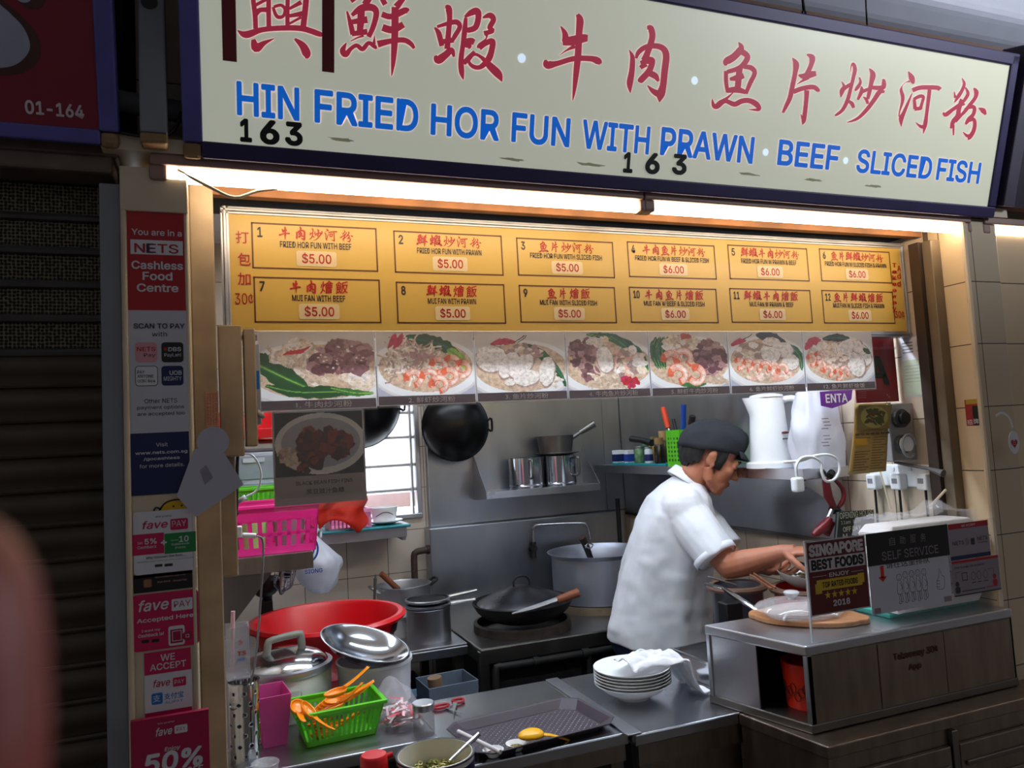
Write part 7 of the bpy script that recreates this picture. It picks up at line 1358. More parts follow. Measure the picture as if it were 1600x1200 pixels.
B().slab(XF, ua, ub, vm, vt_, 0, 0.001).build('white_sheet', whitep, lic); B().slab(XF, ua, ub, vb_, vm + 0.01, 0.001, 0.002).build('green_sheet', mat('pale_green_sheet', (178, 196, 150), 0.6), lic)
b = B(); W_ = ub - ua; H_ = vt_ - vb_
for k in range(4): b.rect(XF, ua + .05 * W_, ua + .35 * W_, vt_ - H_ * (0.10 + 0.055 * k), vt_ - H_ * (0.075 + 0.055 * k), 0.0026)
b.text(XF, 'Licence Number', ua + .45 * W_, ua + .9 * W_, vt_ - .09 * H_, vt_ - .05 * H_, 0.0026).text(XF, 'GA201163001', ua + .45 * W_, ua + .98 * W_, vt_ - .17 * H_, vt_ - .11 * H_, 0.0026, 0.008).text(XF, 'Date of Expiry', ua + .45 * W_, ua + .8 * W_, vt_ - .27 * H_, vt_ - .23 * H_, 0.0026)
for k in range(6): b.rect(XF, ua + .05 * W_, ua + (.95 - .1 * (k % 3)) * W_, vm - .05 * H_ - .055 * H_ * k, vm - .045 * H_ - .055 * H_ * k, 0.0026)
b.build('lettering', s_gry, lic); B().slab(XF, ua - 0.004, ub + 0.002, vb_ - 0.006, vt_ + 0.006, 0.004, 0.005).build('clear_film', film, lic)
NF = Fr((0, 1.80, 0))
ns = T('newspaper_clipping', 'yellowed food article clipping hanging in front of the white bag', 'paper', (1.86, 1.80, 1.425))
tan = mat('tan_newsprint', (172, 142, 84), 0.6, 0, 0.08); qs = [NF.uv(*p) for p in ((1325, 742), (1382, 736), (1394, 629), (1335, 631))]
b = B(); b.grid(lambda u, v: (lambda p: (p[0], p[1] - 0.006 * math.sin(3 * v + 2 * u), p[2]))(Vector(NF.p(*qs[0], 0)).lerp(NF.p(*qs[1], 0), u).lerp(Vector(NF.p(*qs[3], 0)).lerp(NF.p(*qs[2], 0), u), v)), 8, 12); b.build('sheet', tan, ns, smooth=True, solid=0.001)
def nq(x, y): p = Vector(NF.p(*qs[0], 0)).lerp(NF.p(*qs[1], 0), x).lerp(Vector(NF.p(*qs[3], 0)).lerp(NF.p(*qs[2], 0), x), y); u, v_ = p.x, p.z; return u, v_
b = B(); KH = 0.0085
b.k = 0; b.poly(NF, [nq(.06, .62), nq(.94, .62), nq(.94, .97), nq(.06, .97)], KH); b.k = 1; b.poly(NF, [(lambda c2, t2: (c2[0] + .055 * math.cos(t2), c2[1] + .034 * math.sin(t2)))(nq(.5, .8), 2 * PI * k / 24) for k in range(24)], KH + .0004)
rn = random.Random(4)
for k in range(40): b.k = rn.choice((2, 3, 4)); uu, vv = nq(.3 + .45 * rn.random(), .7 + .2 * rn.random()); b.blob(NF, uu, vv, .011, .005, KH + .0006 + k * 1e-5, 8, .3, rn.uniform(-1, 1), rn)
b.k = 4; 
for col in (.07, .53):
    for k in range(13): p0, p1 = nq(col, .50 - .037 * k - (.08 if k > 2 and col < .5 else 0)), nq(col + .38 - .06 * (k % 3), .50 - .037 * k); b.rect(NF, p0[0], p1[0], p0[1], p0[1] + 0.002, KH) if p0[1] > nq(0, .03)[1] else None
p0, p1 = nq(.05, .545), nq(.95, .59); b.text(NF, 'Seafood served here for sure', p0[0], p1[0], p0[1], p0[1] + 0.009, KH + .0003, 0.01) if False else [b.rect(NF, p0[0] + .02 * k, p0[0] + .02 * k + .016, p0[1], p0[1] + .006, KH) for k in range(7)]
b.k = 5; p0 = nq(.06, .40); b.rect(NF, p0[0], p0[0] + .05, p0[1], p0[1] + .022, KH + .0006)
b.build('printed_article', [mat('print_olive_photo', (120, 104, 58), 0.6), mat('print_green_plate', (150, 140, 80), 0.6), mat('print_food_brown', (70, 52, 30), 0.6), mat('print_food_green', (60, 74, 34), 0.6), mat('print_text_brown', (84, 66, 38), 0.6), mat('print_article_gold', (196, 150, 40), 0.6)], ns)
pb_ = T('isolator_box', 'grey switch box with two round sockets on the right wall', 'switch box', (2.0, 1.84, 1.455))
a = WY(1388, 640, 1.80); c_ = WY(1417, 718, 1.80)
B().box(1.945, XW, 1.80, 1.87, 1.452, 1.632).build('box', mat('grey_switch_steel', (160, 160, 164), 0.35, 0.5), pb_, bevel=0.004)
for z_, k in ((1.585, 0), (1.505, 1)):
    e = B().tube([(1.985, 1.802, z_), (1.985, 1.785, z_)], 0.029, 24).build('round_socket', mat('dark_grey_socket', (64, 66, 72), 0.4), pb_, smooth=40)
    B().tube([(1.985, 1.79, z_), (1.985, 1.772, z_)], 0.023 if k else 0.02, 20).build('socket_face', white if k else black, e, smooth=40)
B().tube([(1.985 + 0.030 * math.cos(t_), 1.770, 1.50 + 0.034 * math.sin(t_)) for t_ in [2 * PI * k / 20 for k in range(18)]], 0.004, 6).build('grey_loop', mat('grey_lead', (150, 150, 156), 0.5), pb_, smooth=True)
sk = T('socket_strip', 'white four gang power socket strip on the right wall', 'socket', (XW, 1.82, 1.39))
B().slab(XF, -1.985, -1.70, 1.368, 1.438, 0, 0.012).build('plate', white, sk, bevel=0.004)
for k in range(4): B().slab(XF, -1.955 + .065 * k, -1.945 + .065 * k, 1.418, 1.428, 0.012, 0.016).build('rocker_switch', whitep, sk)
cordb = mat('black_lead', (18, 18, 20), 0.5)
for i, (px, lab) in enumerate(((1366, 'white plug with black lead, leftmost in the socket strip'), (1404, 'white plug with black lead, middle one in the socket strip'), (1445, 'white plug with black lead, rightmost in the socket strip'))):
    c = WX(px, 752, XW - 0.03); t = T('plug', lab, 'plug', (XW - 0.03, c.y, c.z), 0)
    B().box(XW - 0.048, XW - 0.0125, c.y - 0.019, c.y + 0.019, c.z - 0.026, c.z + 0.024).build('body', white, t, bevel=0.006, bseg=3); B().box(XW - 0.049, XW - 0.047, c.y - 0.010, c.y + 0.010, c.z - 0.006, c.z + 0.010).build('fuse_label', mat('grey_fuse_label', (130, 130, 138), 0.5), t)
    B().tube([(XW - 0.03, c.y, c.z - 0.026), (XW - 0.03, c.y, c.z - 0.16)], 0.004, 6).build('lead', cordb, t, smooth=40)
tag(B().tube([WX(1398, 722, 2.0), WX(1420, 727, 2.0), WX(1450, 732, 2.0), WX(1474, 740, 2.0)], [0.005, 0.005, 0.005, 0.012], 8).build('lead', mat('dull_grey_lead', (90, 88, 88), 0.5), smooth=40), 'grey lead with dark end sagging above the socket strip', 'cord')
tag(B().tube([WX(1375, 736, 2.01), WX(1383, 765, 2.01), WX(1392, 795, 2.01)], 0.003, 6).tube([WX(1478, 765, 2.02), WX(1464, 780, 2.01), WX(1452, 792, 2.0)], 0.004, 6).build('lead', cream, smooth=40), 'pale leads hanging below the socket strip', 'cord')
# hanging plug on its looped white flex
hp_ = T('plug', 'white three pin plug hanging by looped flex from the shelf end', 'plug', (1.85, 2.02, 1.36))
c = WY(1247, 757, 2.02); b = B(); b.tube([WY(1245, 745, 2.02), WY(1244, 728, 2.015), WY(1252, 716, 2.015), WY(1268, 714, 2.015), WY(1282, 722, 2.015), WY(1284, 738, 2.015), WY(1290, 751, 2.015), WY(1302, 750, 2.015), WY(1311, 737, 2.015), WY(1309, 720, 2.015), WY(1296, 711, 2.015), WY(1275, 712, 2.02), WY(1250, 720, 2.02), WY(1225, 722, 2.03)], 0.0048, 8, sm=4); b.build('flex', white, hp_, smooth=True)
B().box(c.x - 0.021, c.x + 0.017, c.y - 0.014, c.y + 0.014, c.z - 0.024, c.z + 0.024).build('body', white, hp_, bevel=0.008, bseg=3); b = B()
for dz in (-0.013, 0.012): b.box(c.x + 0.017, c.x + 0.032, c.y - 0.003, c.y + 0.003, c.z + dz - 0.003, c.z + dz + 0.003)
b.build('pins', steel_dark, hp_)
# hanging red scissors and gloved knife
drd = mat('maroon_grip', (110, 12, 28), 0.4)
hs = T('kitchen_scissors', 'large maroon handled scissors hanging below the shelf end', 'scissors', (1.9, 2.03, 1.3))
b = B(); b.tube([WY(1290, 748, 2.03), WY(1294, 775, 2.03), WY(1304, 795, 2.03)], [0.012, 0.015, 0.010], 10); b.build('handle', drd, hs, smooth=40); b = B(); b.tube([WY(1302, 748, 2.02), WY(1316, 762, 2.02), WY(1318, 780, 2.02), WY(1306, 798, 2.03)], [0.006, 0.008, 0.008, 0.006], 8, sm=3); b.build('handle', drd, hs, smooth=True)
B().tube([WY(1296, 744, 2.04), WY(1300, 738, 2.05)], 0.012, 10).tube([WY(1299, 797, 2.03), WY(1309, 797, 2.03)], 0.014, 10).build('pivot', soot, hs, smooth=40)
B().tube([WY(1300, 797, 2.03), WY(1293, 812, 2.03)], 0.008, 8).build('blade', steel, hs)
tag(B().tube([WY(1297, 810, 2.02), WY(1288, 822, 2.02), WY(1275, 833, 2.02), WY(1271, 836, 2.02)], [0.010, 0.017, 0.014, 0.007], 12).tube([WY(1300, 816, 2.03), WY(1290, 834, 2.03)], [0.012, 0.015], 10).build('knife', drd, smooth=40), 'maroon knife handles pointing down left under the hanging scissors', 'knife')
BFm = Fr((0, 2.0, 0)); bo_ = T('chalkboard', 'small black opening hours board behind the award poster', 'board', (1.96, 2.0, 1.2)); P = [BFm.uv(*p) for p in ((1302, 852), (1362, 848), (1364, 796), (1306, 800))]
B().prism([BFm.p(u, v_, 0) for u, v_ in P], BFm.N * 0.006).build('board', black, bo_); B().poly(BFm, [P[0], (P[0][0] + 0.006, P[0][1]), (P[3][0] + 0.008, P[3][1]), P[3]], 0.0066).build('grey_edge', greyp, bo_)
b = B().ptext(BFm, 'OPENING HOURS', (1310, 810), (1362, 806), 10, 0.007, 0.012).ptext(BFm, '11am  8pm', (1312, 820), (1342, 818), 7, 0.007).ptext(BFm, 'OFF DAY', (1315, 831), (1343, 828), 8, 0.007, 0.02).ptext(BFm, 'M', (1315, 842), (1322, 841), 8, 0.007, 0.01); b.build('chalk_lettering', mat('chalk', (190, 186, 168), 0.8), bo_)

# ================================================================== right pillar things and the next stall
PX = Fr((2.0695, 0, 0), (0, -1, 0), (0, 0, 1)); q = [PX.uv(*p) for p in ((1507, 626), (1527, 622), (1530, 664), (1511, 666))]; ua, ub = q[0][0], q[1][0]; va, vb_ = (q[2][1] + q[3][1]) / 2, (q[0][1] + q[1][1]) / 2
sd = T('queue_sticker', 'small red, black and yellow sticker with white characters on the right pillar', 'sticker', (2.0695, 1.6, va)); B().slab(PX, ua, ub, va, vb_, -0.001, 0.0005).build('label', mat('red_label', (150, 24, 20), 0.5, 0, 0.2, 60), sd)
B().rect(PX, ua + (ub - ua) * .55, ub, va, va + (vb_ - va) * .75, 0.0008).build('black_patch', s_blk, sd); B().rect(PX, ua + (ub - ua) * .1, ub, va + (vb_ - va) * .82, vb_, 0.0008).build('yellow_patch', mat('dull_yellow_print', (170, 140, 30), 0.5), sd)
B().text(PX, '招', ua + .003, ua + (ub - ua) * .46, va + .003, va + .018, 0.0013).text(PX, '牌', ua + (ub - ua) * .56, ub - .002, va + .004, va + .020, 0.0013).build('white_characters', s_lt, sd)
PWF = Fr((0, 1.545, 0)); wv = T('shelf_talker', 'white oval tag with a red heart on a curved white strip at right pillar', 'tag', (2.1, 1.545, 1.5))
c = PWF.uv(1584, 691); b = B(); b.prism([PWF.p(c[0] + .021 * math.cos(2 * PI * k / 30), c[1] + .033 * math.sin(2 * PI * k / 30), 0) for k in range(30)], PWF.N * 0.0012); b.build('oval', s_lt, wv)
hh = [(0.0135 * 16 * math.sin(t_) ** 3 / 16, 0.0135 * (13 * math.cos(t_) - 5 * math.cos(2 * t_) - 2 * math.cos(3 * t_) - math.cos(4 * t_)) / 15) for t_ in [2 * PI * k / 28 for k in range(28)]]
e = B().poly(PWF, [(c[0] + x, c[1] - .003 + y) for x, y in hh][::-1], 0.0016).build('heart', mat('heart_red', (176, 20, 40), 0.5), wv); b = B()
for k in range(3): b.rect(PWF, c[0] - .006, c[0] + .006, c[1] + .003 - .005 * k, c[1] + .0045 - .005 * k, 0.002)
b.build('small_print', s_pink, e)
B().strip(PWF, [PWF.uv(*p) for p in ((1556, 650), (1566, 645), (1577, 653), (1582, 668))], 0.006, 0.0005).build('strip', s_lt, wv, solid=0.001)
nb = T('neighbour_menu', 'reddish brown wooden menu frame of the next stall at right edge', 'menu board', (2.5, 1.80, 1.9))
NFr = Fr((0, 1.80, 0)); wd = mat('red_brown_frame', (140, 62, 30), 0.4, 0, 0.25, 8); a, t_ = NFr.uv(1560, 372); _, d_ = NFr.uv(1580, 513)
B().slab(NFr, a, 3.4, d_, t_, -0.03, 0).build('board', mat('dark_red_brown', (92, 36, 18), 0.4, 0, 0.2), nb); B().border(NFr, a, 3.4, d_, t_, 0.02, 0.006).build('frame', wd, nb, solid=0.012); x_ = NFr.uv(1570, 450)[0]
B().slab(NFr, x_ - .012, x_ + 0.004, d_ + .02, t_ - .02, 0, 0.012).build('stile', wd, nb)
p0 = NFr.uv(1577, 495); p1 = NFr.uv(1600, 416); B().slab(NFr, p0[0], p0[0] + 0.22, p0[1], p1[1], 0, 0.003).build('picture', whitep, nb)
b = B().slab(NFr, p0[0] + .008, p0[0] + 0.21, p0[1] + .02, p1[1] - .012, 0.003, 0.0036); b.build('picture_print', mat('print_pale_dish', (196, 176, 160), 0.5), nb); B().disc(NFr, p0[0] + .05, p0[1] + .075, .034, 0.0045, .026).build('dish_print', mat('print_brick', (150, 60, 44), 0.5, 0, 0.4, 60), nb)
B().text(NFr, '2 BRAI', p0[0] + .006, p0[0] + .06, p0[1] + .004, p0[1] + .016, 0.0042, 0.015).build('lettering', s_gry, nb)
tag(B().box(2.36, 3.4, 1.80, 1.84, 1.82, 1.865).build('wooden_rail', wd, bevel=0.004), 'brown wooden rail below the next stall menu frame', 'rail')
p0 = WY(1576, 545, 1.82); p1 = WY(1580, 627, 1.82); nt_ = T('screen', 'dark screen under the wooden rail of the next stall', 'screen', (2.7, 1.82, p1.z)); B().box(p0.x, 3.4, 1.80, 1.84, p1.z, p0.z).build('panel', mat('dark_screen_glass', (10, 14, 30), 0.15), nt_); B().box(p0.x - .004, 3.4, 1.795, 1.84, p0.z, p0.z + .012).build('frame_edge', alu, nt_)
p0 = WY(1592, 640, 1.84); p1 = WY(1594, 690, 1.84); tag(B().box(p0.x, 3.4, 1.835, 1.85, p1.z - .05, p0.z + .01).build('lit_panel', mat('lime_lit_panel', (190, 210, 60), 0.5, emit=(190, 214, 60), es=0.8)), 'yellow green lit panel behind the oval tag at right edge', 'panel')
# ================================================================== the cook
def PC(px, py, d): return CAM + (RIGHT * ((px - 800) / FPX) + DOWN * ((py - 600) / FPX) + FWD) * d
Hf = Vector((RIGHT.x, RIGHT.y, 0)).normalized(); Hl = Vector((0, 0, 1)).cross(Hf); HZ = Vector((0, 0, 1))
skin = mat('tanned_skin', (176, 112, 86), 0.5, 0, 0.10, 16, sub=0.08); shirtm = mat('white_cotton_shirt', (222, 224, 232), 0.8, 0, 0.04, 20, bump=0.15); jean = mat('blue_denim', (28, 44, 82), 0.85, 0, 0.25, 30, bump=0.3)
hairm = mat('greying_black_hair', (26, 25, 27), 0.55, 0, 0.6, 70, stretch=(1, 1, 0.3)); capm = mat('dark_denim_cap', (34, 37, 46), 0.85, 0, 0.2, 24, bump=0.3)
def remeshed(b, vox, smooth_it, name):
    """one continuous skin grown over the overlapping forms"""
    me = bpy.data.meshes.new(name); me.from_pydata([tuple(q) for q in b.v], [], b.f); me.update(); ob = bpy.data.objects.new(name, me); COL.objects.link(ob)
    md = ob.modifiers.new('r', 'REMESH'); md.mode = 'VOXEL'; md.voxel_size = vox; md.use_smooth_shade = True
    if smooth_it: sm_ = ob.modifiers.new('s', 'SMOOTH'); sm_.iterations = smooth_it; sm_.factor = 0.5
    dg = bpy.context.evaluated_depsgraph_get(); out = bpy.data.meshes.new_from_object(ob.evaluated_get(dg)); bpy.data.objects.remove(ob); bpy.data.meshes.remove(me)
    r = B(); r.v = [v.co.copy() for v in out.vertices]; r.f = [list(p.vertices) for p in out.polygons]; r.mi = [0] * len(r.f); bpy.data.meshes.remove(out); return r
hip = PC(1028, 1000, 2.95)
man = T('person', 'man in white short sleeved shirt and dark flat cap plating food, facing right', 'person', (hip.x, hip.y, 0))
# head frame: forward, left, up
pit = math.radians(28); hf = Hf * math.cos(pit) - HZ * math.sin(pit); hl = Hl.copy(); hu = hf.cross(hl); hu = hu if hu.z > 0 else -hu
HC = PC(1110, 717, 2.90); HR = Matrix((hf, hl, hu)).transposed()
def hp(f, l, u): return HC + hf * f + hl * l + hu * u
b = B()
def he(f, l, u, r, rot=None): b.ell(hp(f, l, u), r, 20, 14, HR @ rot if rot else HR)
he(-0.012, 0, 0.040, (0.098, 0.075, 0.086)); he(0.040, 0, -0.018, (0.058, 0.062, 0.086)); he(0.068, 0, -0.098, (0.024, 0.028, 0.020)); he(0.05, 0, -0.07, (0.045, 0.046, 0.040))
for s_ in (-1, 1):
    b.tube([hp(-0.012, s_ * 0.060, -0.035), hp(0.008, s_ * 0.056, -0.072), hp(0.060, s_ * 0.022, -0.102)], [0.018, 0.018, 0.016], 10); he(0.066, s_ * 0.040, -0.018, (0.022, 0.022, 0.018)); he(0.082, s_ * 0.031, 0.004, (0.014, 0.017, 0.011)); he(0.105, s_ * 0.012, -0.032, (0.010, 0.008, 0.008))
    he(-0.014, s_ * 0.078, 0.0, (0.019, 0.008, 0.033), rotm('Y', 14)); he(-0.018, s_ * 0.082, 0.010, (0.014, 0.008, 0.022), rotm('Y', 14)); he(-0.004, s_ * 0.078, -0.024, (0.009, 0.007, 0.011)); b.tube([hp(0.092, s_ * 0.012, 0.022), hp(0.084, s_ * 0.044, 0.024)], 0.010, 8)
b.tube([hp(0.092, 0, 0.020), hp(0.104, 0, -0.008), hp(0.114, 0, -0.028)], [0.008, 0.009, 0.012], 10); he(0.114, 0, -0.030, (0.012, 0.011, 0.010)); he(0.094, 0, -0.058, (0.010, 0.022, 0.006)); he(0.091, 0, -0.071, (0.010, 0.019, 0.007))
nb_ = PC(1074, 760, 2.94); b.tube([hp(-0.025, 0, -0.02), hp(-0.035, 0, -0.07), nb_], [0.052, 0.054, 0.064], 18)
# trunk, arms, legs
sh_c = PC(1062, 800, 2.94); wst = PC(1040, 930, 2.96)
b.tube([nb_, PC(1064, 785, 2.94), PC(1052, 840, 2.95), wst, hip], [0.07, 0.11, 0.125, 0.12, 0.125], 20)
RS, RE, RW = PC(1078, 802, 2.80), PC(1139, 886, 2.68), PC(1224, 863, 2.54); LS, LE, LW = PC(1088, 796, 3.06), PC(1146, 878, 2.88), PC(1190, 885, 2.65)
for S_, E_, W_ in ((RS, RE, RW), (LS, LE, LW)):
    b.tube([sh_c, S_], [0.08, 0.062], 14); b.tube([S_, S_.lerp(E_, 0.5), E_], [0.060, 0.052, 0.043], 14); b.ell(E_, (0.042, 0.042, 0.042), 14, 10)
    b.tube([E_, E_.lerp(W_, 0.3), E_.lerp(W_, 0.7), W_], [0.042, 0.046, 0.034, 0.027], 14)
def hand(W_, d, pn, s_, curls, thumb, sc=1.0):
    """palm along d with normal pn; four unequal fingers bent at three joints and a thumb from the palm's side"""
    d = d.normalized(); pn = (pn - d * pn.dot(d)).normalized(); sd = d.cross(pn).normalized() * s_
    M_ = Matrix((d, sd, pn)).transposed(); b.ell(W_ + d * 0.045 * sc, (0.052 * sc, 0.040 * sc, 0.016 * sc), 16, 10, M_); b.tube([W_ - d * 0.01, W_ + d * 0.04], [0.026, 0.024], 12)
    for k, (off_, ln) in enumerate(((0.030, 0.072), (0.010, 0.080), (-0.010, 0.074), (-0.029, 0.058))):
        p = W_ + d * (0.082 - 0.006 * abs(k - 1)) * sc + sd * off_ * sc; P = [W_ + d * 0.05 * sc + sd * off_ * 0.9 * sc, p]; ang = 0
        for seg, fr_ in enumerate((0.45, 0.32, 0.23)):
            ang += curls[k] * (0.8, 1.0, 0.7)[seg]; q_ = P[-1] + (d * math.cos(ang) + pn * math.sin(ang) + sd * (0.06 - 0.05 * k)) * ln * fr_ * sc; P.append(q_)
        b.tube(P, [0.0095, 0.0095, 0.0085, 0.008, 0.0068], 10); b.ell(P[-1], (0.0068, 0.0068, 0.0068), 8, 6)
    t0 = W_ + d * 0.022 * sc + sd * 0.028 * sc; t1 = t0 + (d * 0.6 + sd * 0.75 + pn * thumb * 0.4).normalized() * 0.040; t2 = t1 + (d * 0.85 + sd * 0.30 + pn * thumb).normalized() * 0.032; t3 = t2 + (d * 0.9 - sd * 0.05 + pn * thumb * 1.2).normalized() * 0.024
    b.tube([t0, t1, t2, t3], [0.014, 0.0115, 0.0105, 0.008], 10); b.ell(t3, (0.008, 0.008, 0.008), 8, 6)
hand(RW, PC(1264, 861, 2.49) - RW, Vector((-0.1, 0.35, -1)), -1, (0.55, 0.6, 0.65, 0.7), 0.8)
BC = PC(1252, 904, 2.52)
hand(LW, PC(1224, 897, 2.56) - LW, Vector((0.3, -0.3, 1)), -1, (0.35, 0.35, 0.4, 0.45), 1.3, 0.95)
feet = []
for s_, off_ in ((-1, 0.02), (1, -0.02)):
    h0 = hip + Hl * 0.075 * s_; kn = Vector((h0.x, h0.y, 0.50)) + Hf * (0.05 + off_); an = Vector((h0.x, h0.y, 0.09)) + Hf * off_; feet.append(an)
    b.tube([hip, h0], [0.11, 0.10], 14); b.tube([h0, h0.lerp(kn, 0.5), kn, kn.lerp(an, 0.35), an], [0.092, 0.076, 0.055, 0.054, 0.036], 14); b.tube([an, Vector((an.x, an.y, 0.045)) + Hf * 0.04, Vector((an.x, an.y, 0.03)) + Hf * 0.15], [0.036, 0.036, 0.026], 10)
bodyb = remeshed(b, 0.0034, 4, 'body'); bodyb.build('body', skin, man, smooth=True)
# face marks
b = B(); 
for s_ in (-1, 1): b.tube([hp(0.0955, s_ * 0.022, -0.002), hp(0.0965, s_ * 0.031, -0.004), hp(0.0925, s_ * 0.042, -0.002)], 0.0022, 6)
b.build('eyes', blackp, man, smooth=True)
b = B()
for s_ in (-1, 1): b.tube([hp(0.103, s_ * 0.014, 0.026), hp(0.101, s_ * 0.030, 0.032), hp(0.088, s_ * 0.047, 0.028)], [0.003, 0.004, 0.002], 6)
b.build('eyebrows', hairm, man, smooth=True)
b = B(); b.tube([hp(0.098, -0.020, -0.066), hp(0.1025, 0, -0.0645), hp(0.098, 0.020, -0.066)], [0.002, 0.003, 0.002], 6); b.build('mouth_line', mat('lip_brown', (120, 62, 56), 0.5), man, smooth=True)
# hair below the cap: back of the head, sideburns
b = B()
def hairf(u, v):
    a = PI + (u - 0.5) * 2 * 2.05                     # around the back, from sideburn to sideburn
    ca, sa = math.cos(a), math.sin(a); back = max(0, -ca)
    low = -0.068 * back - 0.012 * (1 - back) - 0.022 * max(0, ca) + 0.006 * math.sin(a * 23)
    if ca > 0.12: low = -0.030
    elif ca > -0.32: low = 0.034 + 0.004 * math.sin(a * 9)           # clear of the ear
    top = 0.062; uu = low + (top - low) * v
    k = math.sqrt(max(0.05, 1 - ((uu - 0.03) / 0.118) ** 2)); j = 1 + 0.05 * noise.noise(Vector((a * 7, v * 3, 1)))
    return hp(-0.016 + 0.113 * k * ca * j, 0.083 * k * sa * j, uu)
b.grid(hairf, 72, 14); b.build('hair', hairm, man, smooth=True, solid=0.008)
# flat cap
b = B()
def capf(u, v):
    a = 2 * PI * u; ca, sa = math.cos(a), math.sin(a); base = 0.030 + (1 - v) * (0.022 * ca - 0.012 * max(0, -ca)); rx = 0.118 if ca < 0 else 0.112
    t_ = v * PI / 2; rr = math.cos(t_) ** 0.6; puff = 1 + 0.10 * math.sin(PI * min(1, v * 1.6)); z = base + 0.130 * math.sin(t_) ** 0.8 * (0.92 + 0.04 * ca * (1 - v))
    n_ = 0.004 * (1 - v) * noise.noise(Vector((ca * 4, sa * 4, v * 5))) + 0.003 * math.sin(9 * v + 3 * ca) * (v < 0.6)
    return hp(-0.012 + (rx * ca) * rr * puff + n_ + 0.01 * v, 0.090 * sa * rr * puff + n_, z + n_)
b.grid(capf, 56, 18, cu=True); e = b.build('cap', capm, man, smooth=True, solid=0.004)
b = B(); b.grid(lambda u, v: hp(0.048 + 0.084 * math.cos((u - 0.5) * 2.3) * (0.55 + 0.45 * v) - 0.0, 0.088 * math.sin((u - 0.5) * 2.3) * (0.92 + 0.08 * v), 0.056 + 0.014 * math.cos((u - 0.5) * 2.3) - 0.020 * v ** 1.5), 24, 6); b.build('peak', capm, e, smooth=True, solid=0.005)
# shirt: trunk rings with the sleeves grown in, then folds
b = B(); RG = [(744, 1052, 1090, 2.935, 0.060), (758, 1034, 1098, 2.94, 0.10), (776, 1014, 1106, 2.94, 0.165), (800, 1001, 1112, 2.945, 0.190), (850, 982, 1114, 2.955, 0.185), (900, 967, 1110, 2.965, 0.178), (950, 956, 1107, 2.97, 0.178), (978, 950, 1106, 2.958, 0.168), (996, 949, 1106, 2.955, 0.166)]
V = []; F = []; n = 36
for y, xl, xr, d_, lw in RG:
    a_, c_ = PC(xl, y, d_), PC(xr, y, d_); m_ = (a_ + c_) / 2; fx = (c_ - a_) / 2
    for k in range(n):
        t_ = 2 * PI * k / n; cs, sn = math.cos(t_), math.sin(t_); p = m_ + fx * math.copysign(abs(cs) ** 0.85, cs) + Hl * lw * math.copysign(abs(sn) ** 0.85, sn)
        if y >= 996: p.z -= 0.026 * (1 + cs)
        V.append(p)
for i in range(len(RG) - 1):
    for k in range(n): F.append((i * n + k, (i + 1) * n + k, (i + 1) * n + (k + 1) % n, i * n + (k + 1) % n))
F.append(tuple(range(n))[::-1]); F.append(tuple(range((len(RG) - 1) * n, len(RG) * n)))
b.add(V, F)
for S_, C0 in ((PC(1066, 794, 2.82), PC(1120, 872, 2.705)), (PC(1078, 792, 3.04), PC(1130, 862, 2.92))):
    b.tube([sh_c, S_, S_.lerp(C0, 0.55), C0], [0.10, 0.082, 0.082, 0.076], 18); b.ell(S_, (0.084, 0.084, 0.084), 16, 10)
sb_ = remeshed(b, 0.006, 3, 'shirt')
for i, p in enumerate(sb_.v):
    q = p - hip; f_ = q.dot(Hf); l_ = q.dot(Hl); w_ = max(0, min(1, (1.30 - p.z) / 0.25)); 
    fold = 0.006 * math.sin(f_ * 38 + l_ * 30 + 2.2 * noise.noise(p * 5) + p.z * 4) * w_ + 0.009 * noise.noise(Vector((p.x * 12, p.y * 12, p.z * 3))) + 0.003 * noise.noise(p * 20) + 0.006 * max(0, noise.noise(Vector((f_ * 10 + p.z * 9, l_ * 6, p.z * 14 - f_ * 5))))
    o_ = Vector((q.x, q.y, 0)); o_ = o_.normalized() if o_.length > 1e-4 else Hf; sb_.v[i] = p + o_ * fold
shirt = sb_.build('shirt', shirtm, man, smooth=True)
b = B(); cc = PC(1073, 748, 2.93); cn = (Hf * 0.60 + HZ * 0.80).normalized(); e1 = (Hf - cn * Hf.dot(cn)).normalized(); e2 = cn.cross(e1)
b.grid(lambda u, v: cc + (e1 * math.cos(2 * PI * u) * (0.062 + 0.012 * v) + e2 * math.sin(2 * PI * u) * (0.066 + 0.014 * v)) + cn * (0.022 - 0.040 * v), 40, 6, cu=True); b.build('collar', shirtm, shirt, smooth=True, solid=0.005)
b = B(); C0 = PC(1120, 872, 2.705); S_ = PC(1066, 794, 2.82); ax_ = (C0 - S_).normalized(); e1 = ax_.cross(HZ).normalized(); e2 = ax_.cross(e1)
b.grid(lambda u, v: C0 + (e1 * math.cos(2 * PI * u) + e2 * math.sin(2 * PI * u)) * 0.079 + ax_ * (-0.022 + 0.024 * v), 36, 2, cu=True); b.build('cuff_hem', shirtm, shirt, smooth=True, solid=0.004)
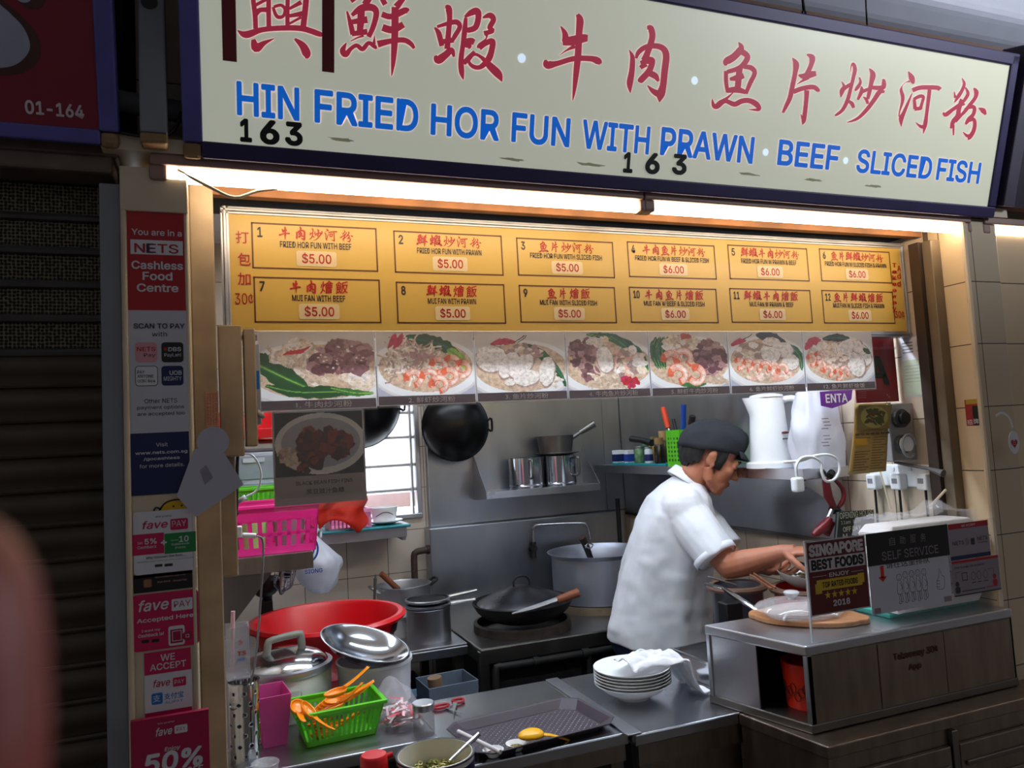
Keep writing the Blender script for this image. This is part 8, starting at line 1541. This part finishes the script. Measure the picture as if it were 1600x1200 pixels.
# jeans and shoes
b = B(); h0 = hip + HZ * 0.03; b.ell(h0, (0.165, 0.150, 0.13), 24, 14, Matrix((Hf, Hl, HZ)).transposed()); b.ell(h0 - Hf * 0.07, (0.12, 0.14, 0.12), 20, 12, Matrix((Hf, Hl, HZ)).transposed())
for an in feet:
    s_ = 1 if (an - hip).dot(Hl) > 0 else -1; h1 = hip + Hl * 0.075 * s_; kn = Vector((h1.x, h1.y, 0.50)) + Hf * 0.05; b.tube([h1, h1.lerp(kn, 0.5), kn, Vector((an.x, an.y, 0.06))], [0.098, 0.090, 0.074, 0.066], 18)
jb = remeshed(b, 0.008, 3, 'jeans')
for i, p in enumerate(jb.v): jb.v[i] = p + (p - Vector((hip.x, hip.y, p.z))).normalized() * 0.006 * noise.noise(p * 14)
jb.build('jeans', jean, man, smooth=True)
for an in feet: b = B(); b.ell(Vector((an.x, an.y, 0.04)) + Hf * 0.06, (0.135, 0.05, 0.04), 18, 10, Matrix((Hf, Hl, HZ)).transposed()); b.build('shoe', black, man, smooth=True)
# bowl of food in his left hand
hb = T('bowl', 'white bowl of meat and greens held in the man\'s left hand', 'bowl', BC); tl = Matrix.Rotation(math.radians(9), 4, 'Y') @ Matrix.Rotation(math.radians(6), 4, 'X'); hb.matrix_basis = Matrix.Translation(BC) @ tl
B().lathe([(0.0001, -0.026), (0.03, -0.026), (0.058, -0.010), (0.078, 0.012), (0.080, 0.014), (0.077, 0.014), (0.056, -0.007), (0.028, -0.022), (0.0001, -0.022)], 40).build('body', melamine, hb, smooth=50, local=True)
b = B(); rn = random.Random(6)
for k in range(46):
    a = rn.uniform(0, 2 * PI); d = 0.045 * math.sqrt(rn.random()); b.k = rn.choice((0, 0, 1)) if math.cos(a) < 0.3 else rn.choice((2, 2, 1)); b.ell((0.012 + d * math.cos(a), d * math.sin(a), -0.004 + rn.uniform(0, 0.016)), (rn.uniform(.005, .011), .006, .004), 8, 6, rotm('Z', rn.uniform(0, 180)))
e = b.build('food', [mat('grey_brown_meat', (118, 92, 76), 0.4, 0, 0.3, 60), mat('pale_meat', (176, 150, 130), 0.4), mat('leafy_green', (66, 130, 30), 0.4, 0, 0.3, 40)], hb, smooth=40, local=True); e['kind'] = 'stuff'
tag(B().tube([PC(1236, 876, 2.50), PC(1262, 884, 2.47)], 0.006, 8).build('spatula', soot, smooth=40), 'dark serving utensil end held in the man\'s right hand', 'utensil')

# ================================================================== the photographer's own fingertip by the lens
b = B(); DF = 0.058
P = [PC(-135 + dx, y, DF) for dx, y in ((0, 782), (0, 792), (-1, 812), (-1, 850), (0, 910), (2, 1000), (4, 1150), (0, 1330), (0, 1560))]; k_ = DF / FPX
b.tube(P, [k_ * r_ for r_ in (14, 52, 96, 136, 164, 178, 182, 178, 186)], 24, sm=0)
fg = T('fingertip', 'blurred reddish fingertip of the photographer at the lower left edge', 'finger', P[5]); fb = remeshed(b, 0.0007, 8, 'finger'); fb.build('finger', mat('reddish_finger_skin', (128, 44, 36), 0.5, 0, 0.1, 200, sub=0.1), fg, smooth=True)
nc = PC(-135, 880, DF) - FWD * 0.0074; b = B(); M_ = Matrix((RIGHT, -DOWN, -FWD)).transposed(); b.ell(nc, (0.0052, 0.0062, 0.0012), 16, 8, M_); b.build('nail', mat('finger_nail', (190, 120, 104), 0.35), fg, smooth=True)
